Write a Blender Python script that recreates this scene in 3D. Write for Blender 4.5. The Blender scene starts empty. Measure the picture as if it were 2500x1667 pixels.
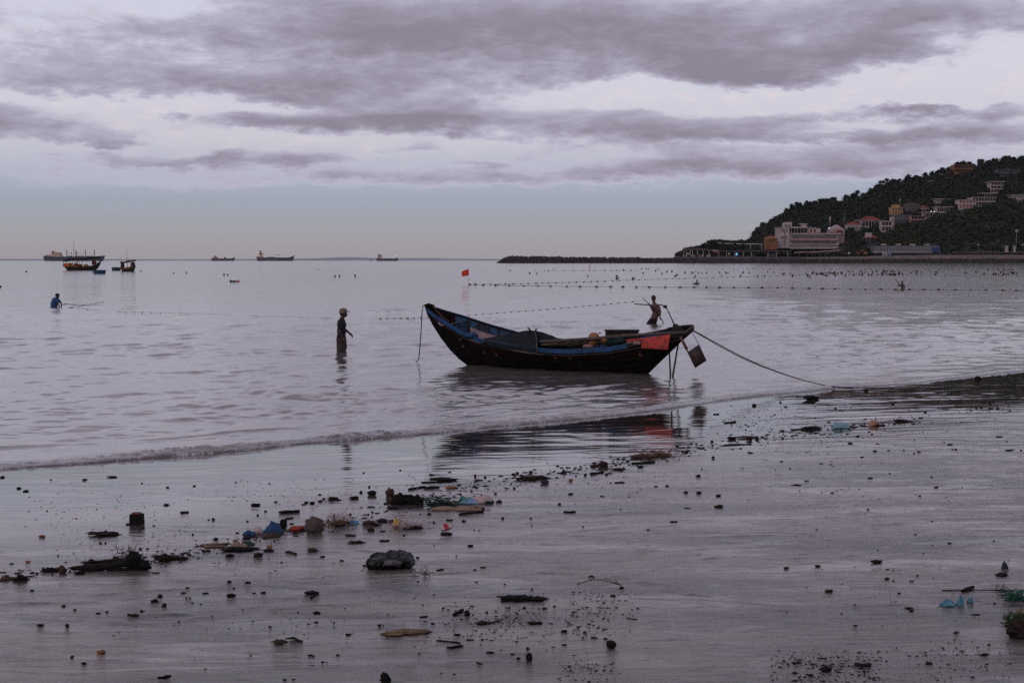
import bpy, bmesh, math, random
import numpy as np
from mathutils import Vector, Matrix, noise as mnoise
random.seed(7); RNG = np.random.default_rng(11)
S = bpy.context.scene; C = S.collection

# ------------------------------------------------------------------ camera, sky, sun, exposure
F, H = 3400.0, 2.5                       # focal length in photo pixels (2500 wide), eye height over the sea
TH = math.atan(198.0 / F)
cd = bpy.data.cameras.new('camera'); cam = bpy.data.objects.new('camera', cd); C.objects.link(cam)
cd.sensor_width = 36.0; cd.lens = F / 2500.0 * 36.0; cd.clip_start = 0.1; cd.clip_end = 60000
cam.location = (0, 0, H); cam.rotation_euler = (math.pi / 2 - TH, 0, 0); S.camera = cam
S.view_settings.view_transform = 'Standard'; S.view_settings.look = 'None'
S.view_settings.exposure = 0.0; S.view_settings.gamma = 1.0
S.view_settings.use_curve_mapping = False
S.cycles.max_bounces = 5; S.cycles.diffuse_bounces = 2; S.cycles.glossy_bounces = 3
S.cycles.sample_clamp_indirect = 1.5; S.cycles.sample_clamp_direct = 1.2
S.cycles.use_adaptive_sampling = False; S.cycles.use_denoising = False      # the photograph is grainy: keep the renderer's own fine grain
CT, ST = math.cos(TH), math.sin(TH)

def ray(px, py):
    x = (px - 1250.0) / F; v = (833.5 - py) / F
    return Vector((x, CT + ST * v, -ST + CT * v))
def PZ(px, py, z=0.0):
    d = ray(px, py); t = (z - H) / d.z
    return Vector((d.x * t, d.y * t, z))
def PD(px, py, Y):
    d = ray(px, py); t = Y / d.y
    return Vector((d.x * t, Y, H + d.z * t))

class NT:
    """small helper for node trees"""
    def __init__(s, tree): s.t = tree; s.n = tree.nodes; s.l = tree.links
    def new(s, kind, **kw):
        n = s.n.new(kind)
        for k, v in kw.items(): setattr(n, k, v)
        return n
    def put(s, sock, v):
        if hasattr(v, 'is_output'): s.l.new(v, sock)
        else: sock.default_value = v
    def math(s, op, a, b=None, c=None, clamp=False):
        n = s.new('ShaderNodeMath', operation=op, use_clamp=clamp)
        s.put(n.inputs[0], a)
        if b is not None: s.put(n.inputs[1], b)
        if c is not None: s.put(n.inputs[2], c)
        return n.outputs[0]
    def mix(s, f, a, b, kind='MIX'):
        n = s.new('ShaderNodeMix', data_type='RGBA', blend_type=kind)
        s.put(n.inputs[0], f); s.put(n.inputs[6], a); s.put(n.inputs[7], b)
        return n.outputs[2]
    def noise(s, vec, scale, detail=4, rough=0.55, dist=0.0):
        n = s.new('ShaderNodeTexNoise')
        if vec is not None: s.l.new(vec, n.inputs['Vector'])
        n.inputs['Scale'].default_value = scale; n.inputs['Detail'].default_value = detail
        n.inputs['Roughness'].default_value = rough; n.inputs['Distortion'].default_value = dist
        return n.outputs[0]
    def ramp(s, f, stops, interp='LINEAR'):
        n = s.new('ShaderNodeValToRGB'); s.put(n.inputs[0], f)
        e = n.color_ramp.elements; n.color_ramp.interpolation = interp
        while len(e) < len(stops): e.new(0.5)
        for k, (p, c) in enumerate(stops):
            e[k].position = p; e[k].color = (*c, 1) if len(c) == 3 else c
        return n.outputs[0]
    def maprange(s, v, a, b, c, d, kind='SMOOTHSTEP'):
        n = s.new('ShaderNodeMapRange', interpolation_type=kind)
        s.put(n.inputs[0], v)
        for k, q in enumerate((a, b, c, d)): n.inputs[k + 1].default_value = q
        return n.outputs[0]

def srgb(r, g, b):
    f = lambda c: c / 12.92 if c <= 0.04045 else ((c + 0.055) / 1.055) ** 2.4
    return tuple(f(x / 255.0) for x in (r, g, b))

SUN_EL, SUN_ROT = math.radians(22), math.radians(215)     # behind the cloud deck, low and to the left behind the camera
world = bpy.data.worlds.new('World'); S.world = world; world.use_nodes = True
W = NT(world.node_tree); W.n.clear()
bg = W.new('ShaderNodeBackground'); out = W.new('ShaderNodeOutputWorld'); W.l.new(bg.outputs[0], out.inputs[0])
STR = 0.1
bg.inputs[1].default_value = STR
sky = W.new('ShaderNodeTexSky', sky_type='NISHITA', sun_disc=False, sun_elevation=math.radians(2.5), sun_rotation=SUN_ROT)
tc = W.new('ShaderNodeTexCoord'); sx = W.new('ShaderNodeSeparateXYZ'); W.l.new(tc.outputs['Generated'], sx.inputs[0])
az = W.math('ARCTAN2', sx.outputs[0], sx.outputs[1])
el = W.math('ARCSINE', sx.outputs[2])
ela = W.math('ABSOLUTE', el)
# cloud deck coordinates: direction cut with a flat layer high above, so that the clouds flatten towards the horizon
den = W.math('ADD', W.math('MAXIMUM', sx.outputs[2], 0.0), 0.09)
cv = W.new('ShaderNodeCombineXYZ')
W.l.new(W.math('DIVIDE', sx.outputs[0], den), cv.inputs[0]); W.l.new(W.math('DIVIDE', sx.outputs[1], den), cv.inputs[1])
n_big = W.noise(cv.outputs[0], 1.1, 5, 0.55, 0.3)
n_med = W.noise(cv.outputs[0], 3.3, 6, 0.6, 0.2)
# angular coordinates, warped a little, for the individual cloud banks
av = W.new('ShaderNodeCombineXYZ'); W.l.new(az, av.inputs[0]); W.l.new(W.math('MULTIPLY', el, 2.6), av.inputs[1])
w1 = W.math('SUBTRACT', W.noise(av.outputs[0], 9.0, 5, 0.6), 0.5)
w2 = W.math('SUBTRACT', W.noise(av.outputs[0], 13.0, 6, 0.62, 0.4), 0.5)
w3 = W.noise(av.outputs[0], 42.0, 6, 0.66)
azw = W.math('MULTIPLY_ADD', w2, 0.13, az)
elw = W.math('MULTIPLY_ADD', w1, 0.030, el)
elw = W.math('MULTIPLY_ADD', W.math('SUBTRACT', w3, 0.5), 0.012, elw)
def bank(cx, cy, rx, ry, amt, acc, skew=0.0):
    d = ray(cx, cy); a0 = math.atan2(d.x, d.y); e0 = math.asin(d.z / d.length)
    u = W.math('MULTIPLY', W.math('SUBTRACT', azw, a0), F / rx)
    v = W.math('MULTIPLY', W.math('SUBTRACT', elw, e0), F / ry)
    if skew: v = W.math('MULTIPLY_ADD', u, skew, v)
    q = W.math('MULTIPLY_ADD', v, v, W.math('MULTIPLY', u, u))
    g = W.math('MULTIPLY', W.math('EXPONENT', W.math('MULTIPLY', q, -1.0)), amt)
    return W.math('ADD', acc, g) if acc is not None else g
acc = None
for b in [  # the cloud banks seen, as places in the sky: centre, half extent, weight
    (1300, 60, 820, 75, 1.0), (820, 120, 420, 70, .45), (1700, 150, 330, 60, .8), (1850, 190, 170, 32, .7, .1), (2170, 138, 170, 36, .9),
    (1100, 175, 300, 40, .35), (230, 70, 260, 50, .22), (100, 140, 220, 50, .25), (500, 190, 420, 40, .3), (2300, 40, 260, 40, .35),
    (60, 300, 140, 45, .75), (255, 340, 105, 26, .75), (395, 285, 45, 14, .6), (620, 300, 130, 24, .75), (800, 290, 140, 30, .5),
    (1030, 292, 180, 42, .95), (1035, 358, 75, 15, .5), (410, 388, 180, 20, .75), (735, 392, 140, 22, .75), (540, 375, 50, 12, .4),
    (1165, 400, 80, 10, .45), (380, 458, 260, 13, .5), (1620, 320, 330, 40, .55), (1700, 418, 330, 26, .6), (2160, 272, 75, 18, .7),
    (2265, 272, 40, 14, .7), (2330, 335, 280, 26, .75), (2440, 270, 120, 20, .6), (2100, 400, 300, 26, .55), (1280, 430, 360, 20, .4),
    (900, 445, 320, 16, .35), (2550, 200, 120, 26, .3), (60, 205, 200, 26, .3), (700, 215, 520, 34, .25), (1300, 300, 500, 60, .22), (2300, 60, 320, 60, .3), (1850, 360, 500, 60, .3), (620, 205, 620, 34, .28), (1650, 290, 520, 40, .25), (350, 420, 520, 26, .25), (2250, 300, 330, 60, .2), (1050, 440, 700, 14, .2), (700, 240, 420, 18, .28)]:
    acc = bank(*b[:5], acc, *(b[5:]))
acc = bank(400, 12, 110, 26, -.55, acc); acc = bank(2000, 245, 560, 26, -1.0, acc, .05); acc = bank(880, 348, 360, 14, -.6, acc); acc = bank(1500, 215, 200, 16, -.6, acc); acc = bank(420, 258, 420, 11, -.5, acc); acc = bank(2330, 215, 240, 26, -.6, acc); acc = bank(250, 352, 160, 9, -.5, acc); acc = bank(2090, 310, 190, 12, -.5, acc); acc = bank(1980, 352, 260, 9, -.4, acc); acc = bank(2320, 110, 160, 26, -.3, acc); acc = bank(2450, 150, 120, 30, -.4, acc)
# outside the frame the same deck goes on
rest = W.maprange(W.math('MAXIMUM', W.math('MULTIPLY', W.math('ABSOLUTE', az), 1.0), W.math('MULTIPLY', el, 1.9)), 0.36, 0.52, 0.0, 1.0)
gen = W.math('MULTIPLY', W.math('MULTIPLY', W.maprange(n_big, 0.35, 0.65, 0.0, 1.2), W.maprange(el, 0.03, 0.10, 0.0, 1.0)), rest)
D = W.math('ADD', acc, gen)
D = W.math('MULTIPLY_ADD', W.math('SUBTRACT', n_med, 0.5), 0.55, D)
D = W.math('MULTIPLY_ADD', W.math('SUBTRACT', w3, 0.5), 0.85, D)
D = W.math('MULTIPLY_ADD', w2, 0.35, D)
fv = W.new('ShaderNodeCombineXYZ'); W.l.new(az, fv.inputs[0]); W.l.new(W.math('MULTIPLY', el, 4.2), fv.inputs[1])
w4 = W.noise(fv.outputs[0], 15.0, 7, 0.68, 0.8)
D = W.math('MULTIPLY_ADD', W.math('SUBTRACT', w4, 0.5), 0.85, D)
D = W.math('ADD', D, 0.04)
mask = W.maprange(D, -0.10, 1.25, 0.0, 1.0)
mask = W.math('MULTIPLY', mask, W.maprange(el, 0.040, 0.062, 0.0, 1.0))
K = 1.0 / STR
def col(r, g, b, k=1.0): return tuple(c * K * k for c in srgb(r, g, b)) + (1,)
clear = W.ramp(W.math('DIVIDE', ela, 0.5, clamp=True), [
    (0.0, srgb(158, 153, 156)), (0.022, srgb(161, 157, 160)), (0.055, srgb(156, 159, 166)), (0.085, srgb(156, 162, 177)), (0.12, srgb(168, 174, 191)),
    (0.17, srgb(196, 194, 205)), (0.26, srgb(204, 204, 217)), (0.42, srgb(196, 198, 220)), (1.0, srgb(170, 176, 205))])
clear = W.mix(W.math('MULTIPLY', W.maprange(w3, 0.45, 0.7, 0.0, 0.5), W.maprange(el, .05, .1, 0., 1.)), clear, (*srgb(222, 208, 212), 1))
cloud = W.ramp(mask, [(0.0, srgb(195, 194, 208)), (0.35, srgb(178, 176, 194)), (0.7, srgb(157, 152, 170)), (1.0, srgb(135, 128, 144))])
mixed = W.mix(W.maprange(mask, 0.0, 0.42, 0.0, 1.0), clear, cloud)
sc = W.new('ShaderNodeVectorMath', operation='SCALE'); W.l.new(mixed, sc.inputs[0]); sc.inputs[3].default_value = K * 1.07
skym = W.new('ShaderNodeVectorMath', operation='SCALE'); W.l.new(sky.outputs[0], skym.inputs[0]); skym.inputs[3].default_value = 0.02
ad = W.new('ShaderNodeVectorMath', operation='ADD'); W.l.new(sc.outputs[0], ad.inputs[0]); W.l.new(skym.outputs[0], ad.inputs[1])
W.l.new(ad.outputs[0], bg.inputs[0])
world.cycles.sampling_method = 'MANUAL'; world.cycles.sample_map_resolution = 512

ld = bpy.data.lights.new('sun', 'SUN'); ld.energy = 0.5; ld.angle = math.radians(40); ld.color = (1, .86, .78)
sun = bpy.data.objects.new('sun', ld); C.objects.link(sun)
sdir = Vector((math.sin(SUN_ROT) * math.cos(SUN_EL), math.cos(SUN_ROT) * math.cos(SUN_EL), math.sin(SUN_EL)))
sun.rotation_euler = sdir.to_track_quat('Z', 'Y').to_euler()

# ------------------------------------------------------------------ materials
MATS = {}
def mat(name, color, rough=0.6, var=0.35, scale=6.0, bump=0.3, bscale=25.0, second=None, spec=0.5, metal=0.0, emit=None, dist=0.02, coat=0.0):
    """procedural paint, wood, cloth, stone: colour broken by noise, fine relief, uneven gloss"""
    if name in MATS: return MATS[name]
    m = bpy.data.materials.new(name); m.use_nodes = True; T = NT(m.node_tree)
    p = m.node_tree.nodes['Principled BSDF']
    tc = T.new('ShaderNodeTexCoord'); v = tc.outputs['Object']
    n1 = T.noise(v, scale, 5, 0.62); n2 = T.noise(v, scale * 5.3, 4, 0.6)
    c1 = tuple(color) + (1,); c2 = tuple(second or tuple(x * (1 - var) for x in color)) + (1,)
    f = T.maprange(T.math('MULTIPLY_ADD', T.math('SUBTRACT', n2, 0.5), 0.5, n1), 0.38, 0.62, 0, 1)
    c = T.mix(f, c1, c2)
    T.l.new(c, p.inputs['Base Color'])
    T.l.new(T.maprange(n2, 0.3, 0.7, max(0.02, rough - 0.12), min(1, rough + 0.12)), p.inputs['Roughness'])
    p.inputs['Specular IOR Level'].default_value = spec; p.inputs['Metallic'].default_value = metal
    p.inputs['Coat Weight'].default_value = coat
    if bump:
        b = T.new('ShaderNodeBump'); b.inputs['Strength'].default_value = bump; b.inputs['Distance'].default_value = dist
        T.l.new(T.noise(v, bscale, 5, 0.65), b.inputs['Height']); T.l.new(b.outputs[0], p.inputs['Normal'])
    if emit:
        p.inputs['Emission Color'].default_value = (*emit[0], 1); p.inputs['Emission Strength'].default_value = emit[1]
    MATS[name] = m
    return m

# ------------------------------------------------------------------ mesh helpers
class MB:
    def __init__(s): s.v = []; s.f = []; s.sm = []
    def add(s, vs, fs, smooth=False):
        o = len(s.v); s.v += [tuple(v) for v in vs]; s.f += [tuple(i + o for i in f) for f in fs]; s.sm += [smooth] * len(fs); return s
    def box(s, c, size, rot=None, taper=1.0):
        hx, hy, hz = (q / 2 for q in size); vs = []
        for z in (-1, 1):
            k = taper if z > 0 else 1.0
            for x, y in ((-1, -1), (1, -1), (1, 1), (-1, 1)):
                p = Vector((x * hx * k, y * hy * k, z * hz))
                if rot is not None: p = rot @ p
                vs.append(p + Vector(c))
        return s.add(vs, [(3, 2, 1, 0), (4, 5, 6, 7), (0, 1, 5, 4), (1, 2, 6, 5), (2, 3, 7, 6), (3, 0, 4, 7)])
    def bx(s, x0, x1, y0, y1, z0, z1): return s.box(((x0 + x1) / 2, (y0 + y1) / 2, (z0 + z1) / 2), (abs(x1 - x0), abs(y1 - y0), abs(z1 - z0)))
    def tube(s, pts, r, n=8, cap=True, flat=None):
        pts = [Vector(p) for p in pts]; rs = r if isinstance(r, (list, tuple)) else [r] * len(pts)
        vs = []; up = Vector((0.13, 0.21, 1)).normalized()
        for i, p in enumerate(pts):
            t = (pts[min(i + 1, len(pts) - 1)] - pts[max(i - 1, 0)])
            if t.length < 1e-9: t = Vector((0, 0, 1))
            t.normalize(); u = up if abs(t.dot(up)) < .95 else Vector((1, 0, 0))
            a = t.cross(u).normalized(); b = t.cross(a)
            for k in range(n):
                q = 2 * math.pi * k / n
                vs.append(p + a * math.cos(q) * rs[i] + b * math.sin(q) * rs[i] * (flat or 1))
        fs = [(i * n + k, i * n + (k + 1) % n, (i + 1) * n + (k + 1) % n, (i + 1) * n + k) for i in range(len(pts) - 1) for k in range(n)]
        if cap: fs += [tuple(range(n))[::-1], tuple((len(pts) - 1) * n + k for k in range(n))]
        return s.add(vs, fs, n > 4)
    def ell(s, c, r, seg=14, rings=9, rot=None, jit=0.0, fr=3.0, seed=0):
        vs = []; c = Vector(c)
        for i in range(rings + 1):
            t = math.pi * i / rings
            for k in range(seg):
                q = 2 * math.pi * k / seg
                p = Vector((math.sin(t) * math.cos(q), math.sin(t) * math.sin(q), math.cos(t)))
                if jit: p *= 1 + jit * (mnoise.noise(p * fr + Vector((seed * 7.1, seed * 3.3, 0))) * 1.6)
                p = Vector((p.x * r[0], p.y * r[1], p.z * r[2]))
                if rot is not None: p = rot @ p
                vs.append(c + p)
        fs = [(i * seg + k, (i + 1) * seg + k, (i + 1) * seg + (k + 1) % seg, i * seg + (k + 1) % seg) for i in range(rings) for k in range(seg)]
        return s.add(vs, fs, True)
    def grid(s, P, close=False, smooth=True):
        n = len(P[0]); vs = [p for row in P for p in row]
        fs = [(i * n + k, i * n + (k + 1) % n, (i + 1) * n + (k + 1) % n, (i + 1) * n + k) for i in range(len(P) - 1) for k in range(n if close else n - 1)]
        return s.add(vs, fs, smooth)
    def sheet(s, P, th):
        """a grid with thickness along its normals"""
        A = [[Vector(p) for p in r] for r in P]; m, n = len(A), len(A[0]); N = []
        for i in range(m):
            row = []
            for k in range(n):
                du = A[i][min(k + 1, n - 1)] - A[i][max(k - 1, 0)]; dv = A[min(i + 1, m - 1)][k] - A[max(i - 1, 0)][k]
                q = du.cross(dv); row.append(q.normalized() if q.length > 1e-9 else Vector((0, 0, 1)))
            N.append(row)
        top = [[A[i][k] + N[i][k] * th / 2 for k in range(n)] for i in range(m)]
        bot = [[A[i][k] - N[i][k] * th / 2 for k in range(n)] for i in range(m)]
        o = len(s.v); s.grid(top); o2 = len(s.v); s.grid([r[::-1] for r in bot])
        rim = [(i, 0) for i in range(m)] + [(m - 1, k) for k in range(1, n)] + [(i, n - 1) for i in range(m - 2, -1, -1)] + [(0, k) for k in range(n - 2, 0, -1)]
        ia = [o + i * n + k for i, k in rim]; ib = [o2 + i * n + (n - 1 - k) for i, k in rim]
        for j in range(len(rim)):
            j2 = (j + 1) % len(rim); s.f.append((ia[j], ia[j2], ib[j2], ib[j])); s.sm.append(False)
        return s
    def build(s, name, m, parent=None, loc=None, fix=True):
        """vertices are in world coordinates; the origin goes to the parent's, to loc, or to the middle of the base"""
        if parent is not None: o0 = Vector(parent['_o'])
        elif loc is not None: o0 = Vector(loc)
        else:
            a = np.array(s.v); o0 = Vector(((a[:, 0].min() + a[:, 0].max()) / 2, (a[:, 1].min() + a[:, 1].max()) / 2, a[:, 2].min()))
        me = bpy.data.meshes.new(name); me.from_pydata([tuple(Vector(v) - o0) for v in s.v], [], s.f)
        me.polygons.foreach_set('use_smooth', s.sm)
        if fix:
            bm = bmesh.new(); bm.from_mesh(me); bmesh.ops.remove_doubles(bm, verts=bm.verts, dist=1e-5)
            bmesh.ops.recalc_face_normals(bm, faces=bm.faces); bm.to_mesh(me); bm.free()
        me.materials.append(m); me.update()
        ob = bpy.data.objects.new(name, me); C.objects.link(ob)
        ob['_o'] = tuple(o0)
        if parent is not None: ob.parent = parent
        else: ob.location = o0
        return ob

def thing(name, label, cat, loc=(0, 0, 0), group=None):
    o = bpy.data.objects.new(name, None); C.objects.link(o); o.location = loc; o['_o'] = tuple(loc)
    o.empty_display_size = 0.1
    tag(o, label, cat, group); return o
def tag(o, label, cat, group=None, kind=None):
    o['label'] = label; o['category'] = cat
    if group: o['group'] = group
    if kind: o['kind'] = kind
    return o

def vnoise(x, y, seed=0):
    """smooth 2-D value noise in numpy, -1..1"""
    xi = np.floor(x).astype(np.int64); yi = np.floor(y).astype(np.int64); fx = x - xi; fy = y - yi
    def h(a, b):
        n = (a * 374761393 + b * 668265263 + seed * 1442695041) & 0xffffffff
        n = ((n ^ (n >> 13)) * 1274126177) & 0xffffffff
        return ((n ^ (n >> 16)) & 0xffff) / 32767.5 - 1
    u = fx * fx * (3 - 2 * fx); w = fy * fy * (3 - 2 * fy)
    return (h(xi, yi) * (1 - u) + h(xi + 1, yi) * u) * (1 - w) + (h(xi, yi + 1) * (1 - u) + h(xi + 1, yi + 1) * u) * w
def fbm(x, y, seed=0, octv=4, g=0.5):
    a = 1.0; t = 0; q = 0
    for k in range(octv):
        t = t + a * vnoise(x * 2 ** k + k * 17.3, y * 2 ** k - k * 9.1, seed + k); q += a; a *= g
    return t / q
def sstep(x, a, b):
    t = np.clip((x - a) / (b - a), 0, 1); return t * t * (3 - 2 * t)

# ------------------------------------------------------------------ shoreline and beach height
T2 = np.array([.767, .641]); N2 = np.array([.641, -.767])
SHORE = [(-420, 1180), (0, 1146), (213, 1132), (531, 1105), (744, 1084), (1063, 1058), (1382, 1026), (1594, 1004), (1807, 973), (2020, 951), (2232, 935), (2500, 906), (2900, 868)]
_sp = [PZ(a, b) for a, b in SHORE]
_ss = np.array([p.x * T2[0] + p.y * T2[1] for p in _sp]); _sd = np.array([p.x * N2[0] + p.y * N2[1] for p in _sp])
def shore_d(x, y):
    """metres landward of the water's edge (negative: out at sea) and metres along it"""
    s = x * T2[0] + y * T2[1]; d = x * N2[0] + y * N2[1]
    e = np.interp(s, _ss, _sd) + 0.10 * fbm(s * 0.9, s * 0 + 3.3, 5, 4)
    return d - e, s
def beach_base(d):
    return np.where(d > 0, 0.055 * np.minimum(d, 6) + 0.028 * np.clip(d - 6, 0, 24), np.maximum(0.06 * d, -3.0))
def beach_z(x, y):
    x = np.asarray(x, float); y = np.asarray(y, float)
    d, s = shore_d(x, y)
    z = beach_base(d)
    k = 0.21 + 0.79 * sstep(d, 4.0, 9.0)
    k = np.maximum(k, 0.45 * sstep(x, 1.5, 7) * sstep(d, .6, 2.0))
    yy = y + 0.10 * x + 0.35 * fbm(x * .5, y * .5, 31, 2)
    r = 0.0100 * fbm(x * 0.8, yy * 5.0, 3, 3) + 0.0034 * fbm(x * 2.4, yy * 17.0, 8, 3) + 0.014 * fbm(x * 0.33, yy * .8, 12, 2)
    # little curved ledges left by the backwash
    q = fbm(x * 0.55, yy * 1.6, 21, 3); r = r + 0.008 * (np.abs(q) < .08) * (1 - np.abs(q) / .08)
    return z + r * k * sstep(d, 0.0, 0.8)
def on_beach(px, py):
    z = 0.05
    for _ in range(6):
        p = PZ(px, py, z); z = float(beach_z(p.x, p.y))
    return PZ(px, py, z)

# ------------------------------------------------------------------ the beach
def polar_grid(rows_Y, cols_a, zfun, name, material, keep=None, attrs=None):
    Y, A = np.meshgrid(rows_Y, cols_a, indexing='ij'); X = A * Y
    x = X.ravel(); y = Y.ravel(); z, at = zfun(x, y)
    n = len(cols_a); m = len(rows_Y)
    idx = np.arange(m * n).reshape(m, n)
    q = np.stack([idx[:-1, :-1], idx[:-1, 1:], idx[1:, 1:], idx[1:, :-1]], -1).reshape(-1, 4)
    if keep is not None:
        k = keep(x, y); q = q[k[q].any(axis=1)]
    used = np.unique(q); remap = np.full(m * n, -1); remap[used] = np.arange(len(used)); q = remap[q]
    me = bpy.data.meshes.new(name)
    me.vertices.add(len(used)); co = np.stack([x, y, z], -1)[used].astype(np.float32)
    me.vertices.foreach_set('co', co.ravel())
    me.loops.add(q.size); me.loops.foreach_set('vertex_index', q.ravel().astype(np.int32))
    me.polygons.add(len(q)); me.polygons.foreach_set('loop_start', np.arange(0, q.size, 4, dtype=np.int32))
    me.polygons.foreach_set('use_smooth', np.ones(len(q), bool))
    me.update(calc_edges=True)
    for an, av in (at or {}).items():
        a = me.attributes.new(an, 'FLOAT', 'POINT'); a.data.foreach_set('value', av[used].astype(np.float32))
    me.materials.append(material)
    o = bpy.data.objects.new(name, me); C.objects.link(o); return o

m = bpy.data.materials.new('wet_sand'); m.use_nodes = True; T = NT(m.node_tree); p = m.node_tree.nodes['Principled BSDF']
geo = T.new('ShaderNodeNewGeometry'); mp = T.new('ShaderNodeMapping'); T.l.new(geo.outputs['Position'], mp.inputs[0])
mp.inputs['Rotation'].default_value = (0, 0, .08); mp.inputs['Scale'].default_value = (1, 4.5, 1)
big = T.noise(mp.outputs[0], 0.35, 4, .55); fine = T.noise(mp.outputs[0], 4.2, 8, .72, .5); grit = T.noise(geo.outputs['Position'], 95, 3, .7)
film = T.maprange(T.noise(mp.outputs[0], .55, 6, .62, .6), .50, .60, 0, 1)
at = T.new('ShaderNodeAttribute', attribute_name='shore'); dry = at.outputs['Fac']
wet_c = T.mix(T.maprange(big, .35, .65, 0, 1), (*srgb(118, 104, 98), 1), (*srgb(98, 88, 84), 1)); damp_c = T.mix(T.maprange(big, .35, .65, 0, 1), (*srgb(150, 137, 131), 1), (*srgb(108, 99, 96), 1))
c = T.mix(T.maprange(T.math('MULTIPLY_ADD', big, 3.0, dry), 3.5, 10.0, 0, 1), wet_c, damp_c)
c = T.mix(T.maprange(fine, .50, .66, 0, .8), c, (*srgb(52, 45, 42), 1))
c = T.mix(T.maprange(grit, .60, .72, 0, .5), c, (*srgb(40, 34, 32), 1))
T.l.new(c, p.inputs['Base Color'])
p.inputs['IOR'].default_value = 1.6; T.l.new(T.math('ADD', T.maprange(dry, 2.0, 9.0, .62, .50), T.math('MULTIPLY', film, .16)), p.inputs['Metallic'])
rr = T.math('MULTIPLY_ADD', T.maprange(dry, 4.0, 10.0, 0.0, 1.0), 0.10, 0.012)
rr = T.math('MULTIPLY_ADD', T.maprange(fine, .35, .65, 0, 1), T.math('MULTIPLY', rr, .9), rr)
rr = T.math('MULTIPLY', rr, T.math('MULTIPLY_ADD', film, -.65, 1.0))
T.l.new(rr, p.inputs['Roughness'])
b = T.new('ShaderNodeBump'); b.inputs['Strength'].default_value = 1.0; b.inputs['Distance'].default_value = 0.014
T.l.new(T.math('MULTIPLY', T.math('MULTIPLY_ADD', grit, .12, fine), T.math('MULTIPLY_ADD', T.maprange(dry, 4.5, 10.0, 0., 1.), T.math('MULTIPLY_ADD', film, -.45, .72), .02)), b.inputs['Height'])
T.l.new(b.outputs[0], p.inputs['Normal'])
SAND = m
yp = np.concatenate([np.arange(255, 1080, 1.6), np.linspace(1090, 1900, 30)])
ca = np.concatenate([np.linspace(-2.5, -.42, 40)[:-1], np.linspace(-.42, .42, 720), np.linspace(.42, 2.5, 60)[1:]])
def bz(x, y):
    d, s = shore_d(x, y); return beach_z(x, y), {'shore': d}
beach = polar_grid(H * F / yp, ca, bz, 'beach', SAND, keep=lambda x, y: shore_d(x, y)[0] > -9)
tag(beach, 'wet grey sand of the beach in the foreground', 'beach', kind='structure')
gx = np.linspace(-150, 400, 120); gy = np.linspace(-150, 420, 120); GX, GY = np.meshgrid(gx, gy, indexing='ij')
gd, _ = shore_d(GX, GY); gz = beach_base(gd) - .05 - .2 * ((np.abs(GX) < 2.4 * GY) & (GY > 3) & (GY < 36) )
g = MB(); g.grid([[(GX[i, k], GY[i, k], gz[i, k]) for k in range(120)] for i in range(120)]); sb = g.build('dry_beach', SAND, fix=False)
tag(sb, 'sand of the beach going on beyond the foreground', 'beach', kind='structure')

# ------------------------------------------------------------------ the sea
m = bpy.data.materials.new('sea_water'); m.use_nodes = True; T = NT(m.node_tree); p = m.node_tree.nodes['Principled BSDF']
geo = T.new('ShaderNodeNewGeometry'); sp = T.new('ShaderNodeSeparateXYZ'); T.l.new(geo.outputs['Position'], sp.inputs[0])
mp = T.new('ShaderNodeMapping'); T.l.new(geo.outputs['Position'], mp.inputs[0]); mp.inputs['Rotation'].default_value = (0, 0, -.25); mp.inputs['Scale'].default_value = (1, 2.6, 1)
fo = T.new('ShaderNodeAttribute', attribute_name='foam_shade')
fn = T.noise(geo.outputs['Position'], 19, 6, .8, 1.2); fn2 = T.noise(geo.outputs['Position'], 3.0, 4, .6)
fm = T.math('MULTIPLY', fo.outputs['Fac'], T.maprange(T.math('MULTIPLY_ADD', fn2, .6, fn),  .80, .90, 0, 1))
c = T.mix(fm, T.mix(fo.outputs['Fac'], (*srgb(153, 143, 139), 1), (*srgb(64, 55, 52), 1)), (*srgb(200, 194, 196), 1)); T.l.new(c, p.inputs['Base Color'])  # breaker band: churned brown, with the wave face's dimness painted into the colour
p.inputs['IOR'].default_value = 1.5; T.l.new(T.math('MULTIPLY_ADD', fo.outputs['Fac'], -.6, .6, clamp=True), p.inputs['Metallic'])
ro = T.maprange(sp.outputs[1], 30, 200, .02, .10)
T.l.new(T.mix(fm, ro, (.7, .7, .7, 1)), p.inputs['Roughness'])
b = T.new('ShaderNodeBump'); b.inputs['Distance'].default_value = .035
T.l.new(T.maprange(sp.outputs[1], 25, 110, .14, .6), b.inputs['Strength'])
hn = T.math('ADD', T.noise(mp.outputs[0], 2.2, 6, .66, .5), T.math('MULTIPLY', fn, T.math('MULTIPLY', fo.outputs['Fac'], 2.0)))
T.l.new(hn, b.inputs['Height'])
T.l.new(b.outputs[0], p.inputs['Normal'])
WATER = m
yp = np.concatenate([np.array([.35, .6, .9, 1.3, 1.8, 2.4]), np.arange(3.1, 552, .8), np.arange(553, 640, 1.5), np.linspace(645, 1600, 50)])
RY = H * F / yp
ca = np.concatenate([np.linspace(-7, -2.2, 20), np.linspace(-2.1, -.4, 50)[:-1], np.linspace(-.4, .4, 860), np.linspace(.4, 2.1, 50)[1:], np.linspace(2.2, 7, 20)])
WV = []
for k in range(74):
    wl = 0.22 * (46 ** (k / 73.0)); th = RNG.normal(0, .75)
    base = -math.pi / 2 + .35                                     # towards the beach
    WV.append((wl, base + th, RNG.uniform(0, 6.28), 0.0049 * wl * (1.0 if wl < 1.0 else (1.0 / wl) ** 1.1)))
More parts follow.
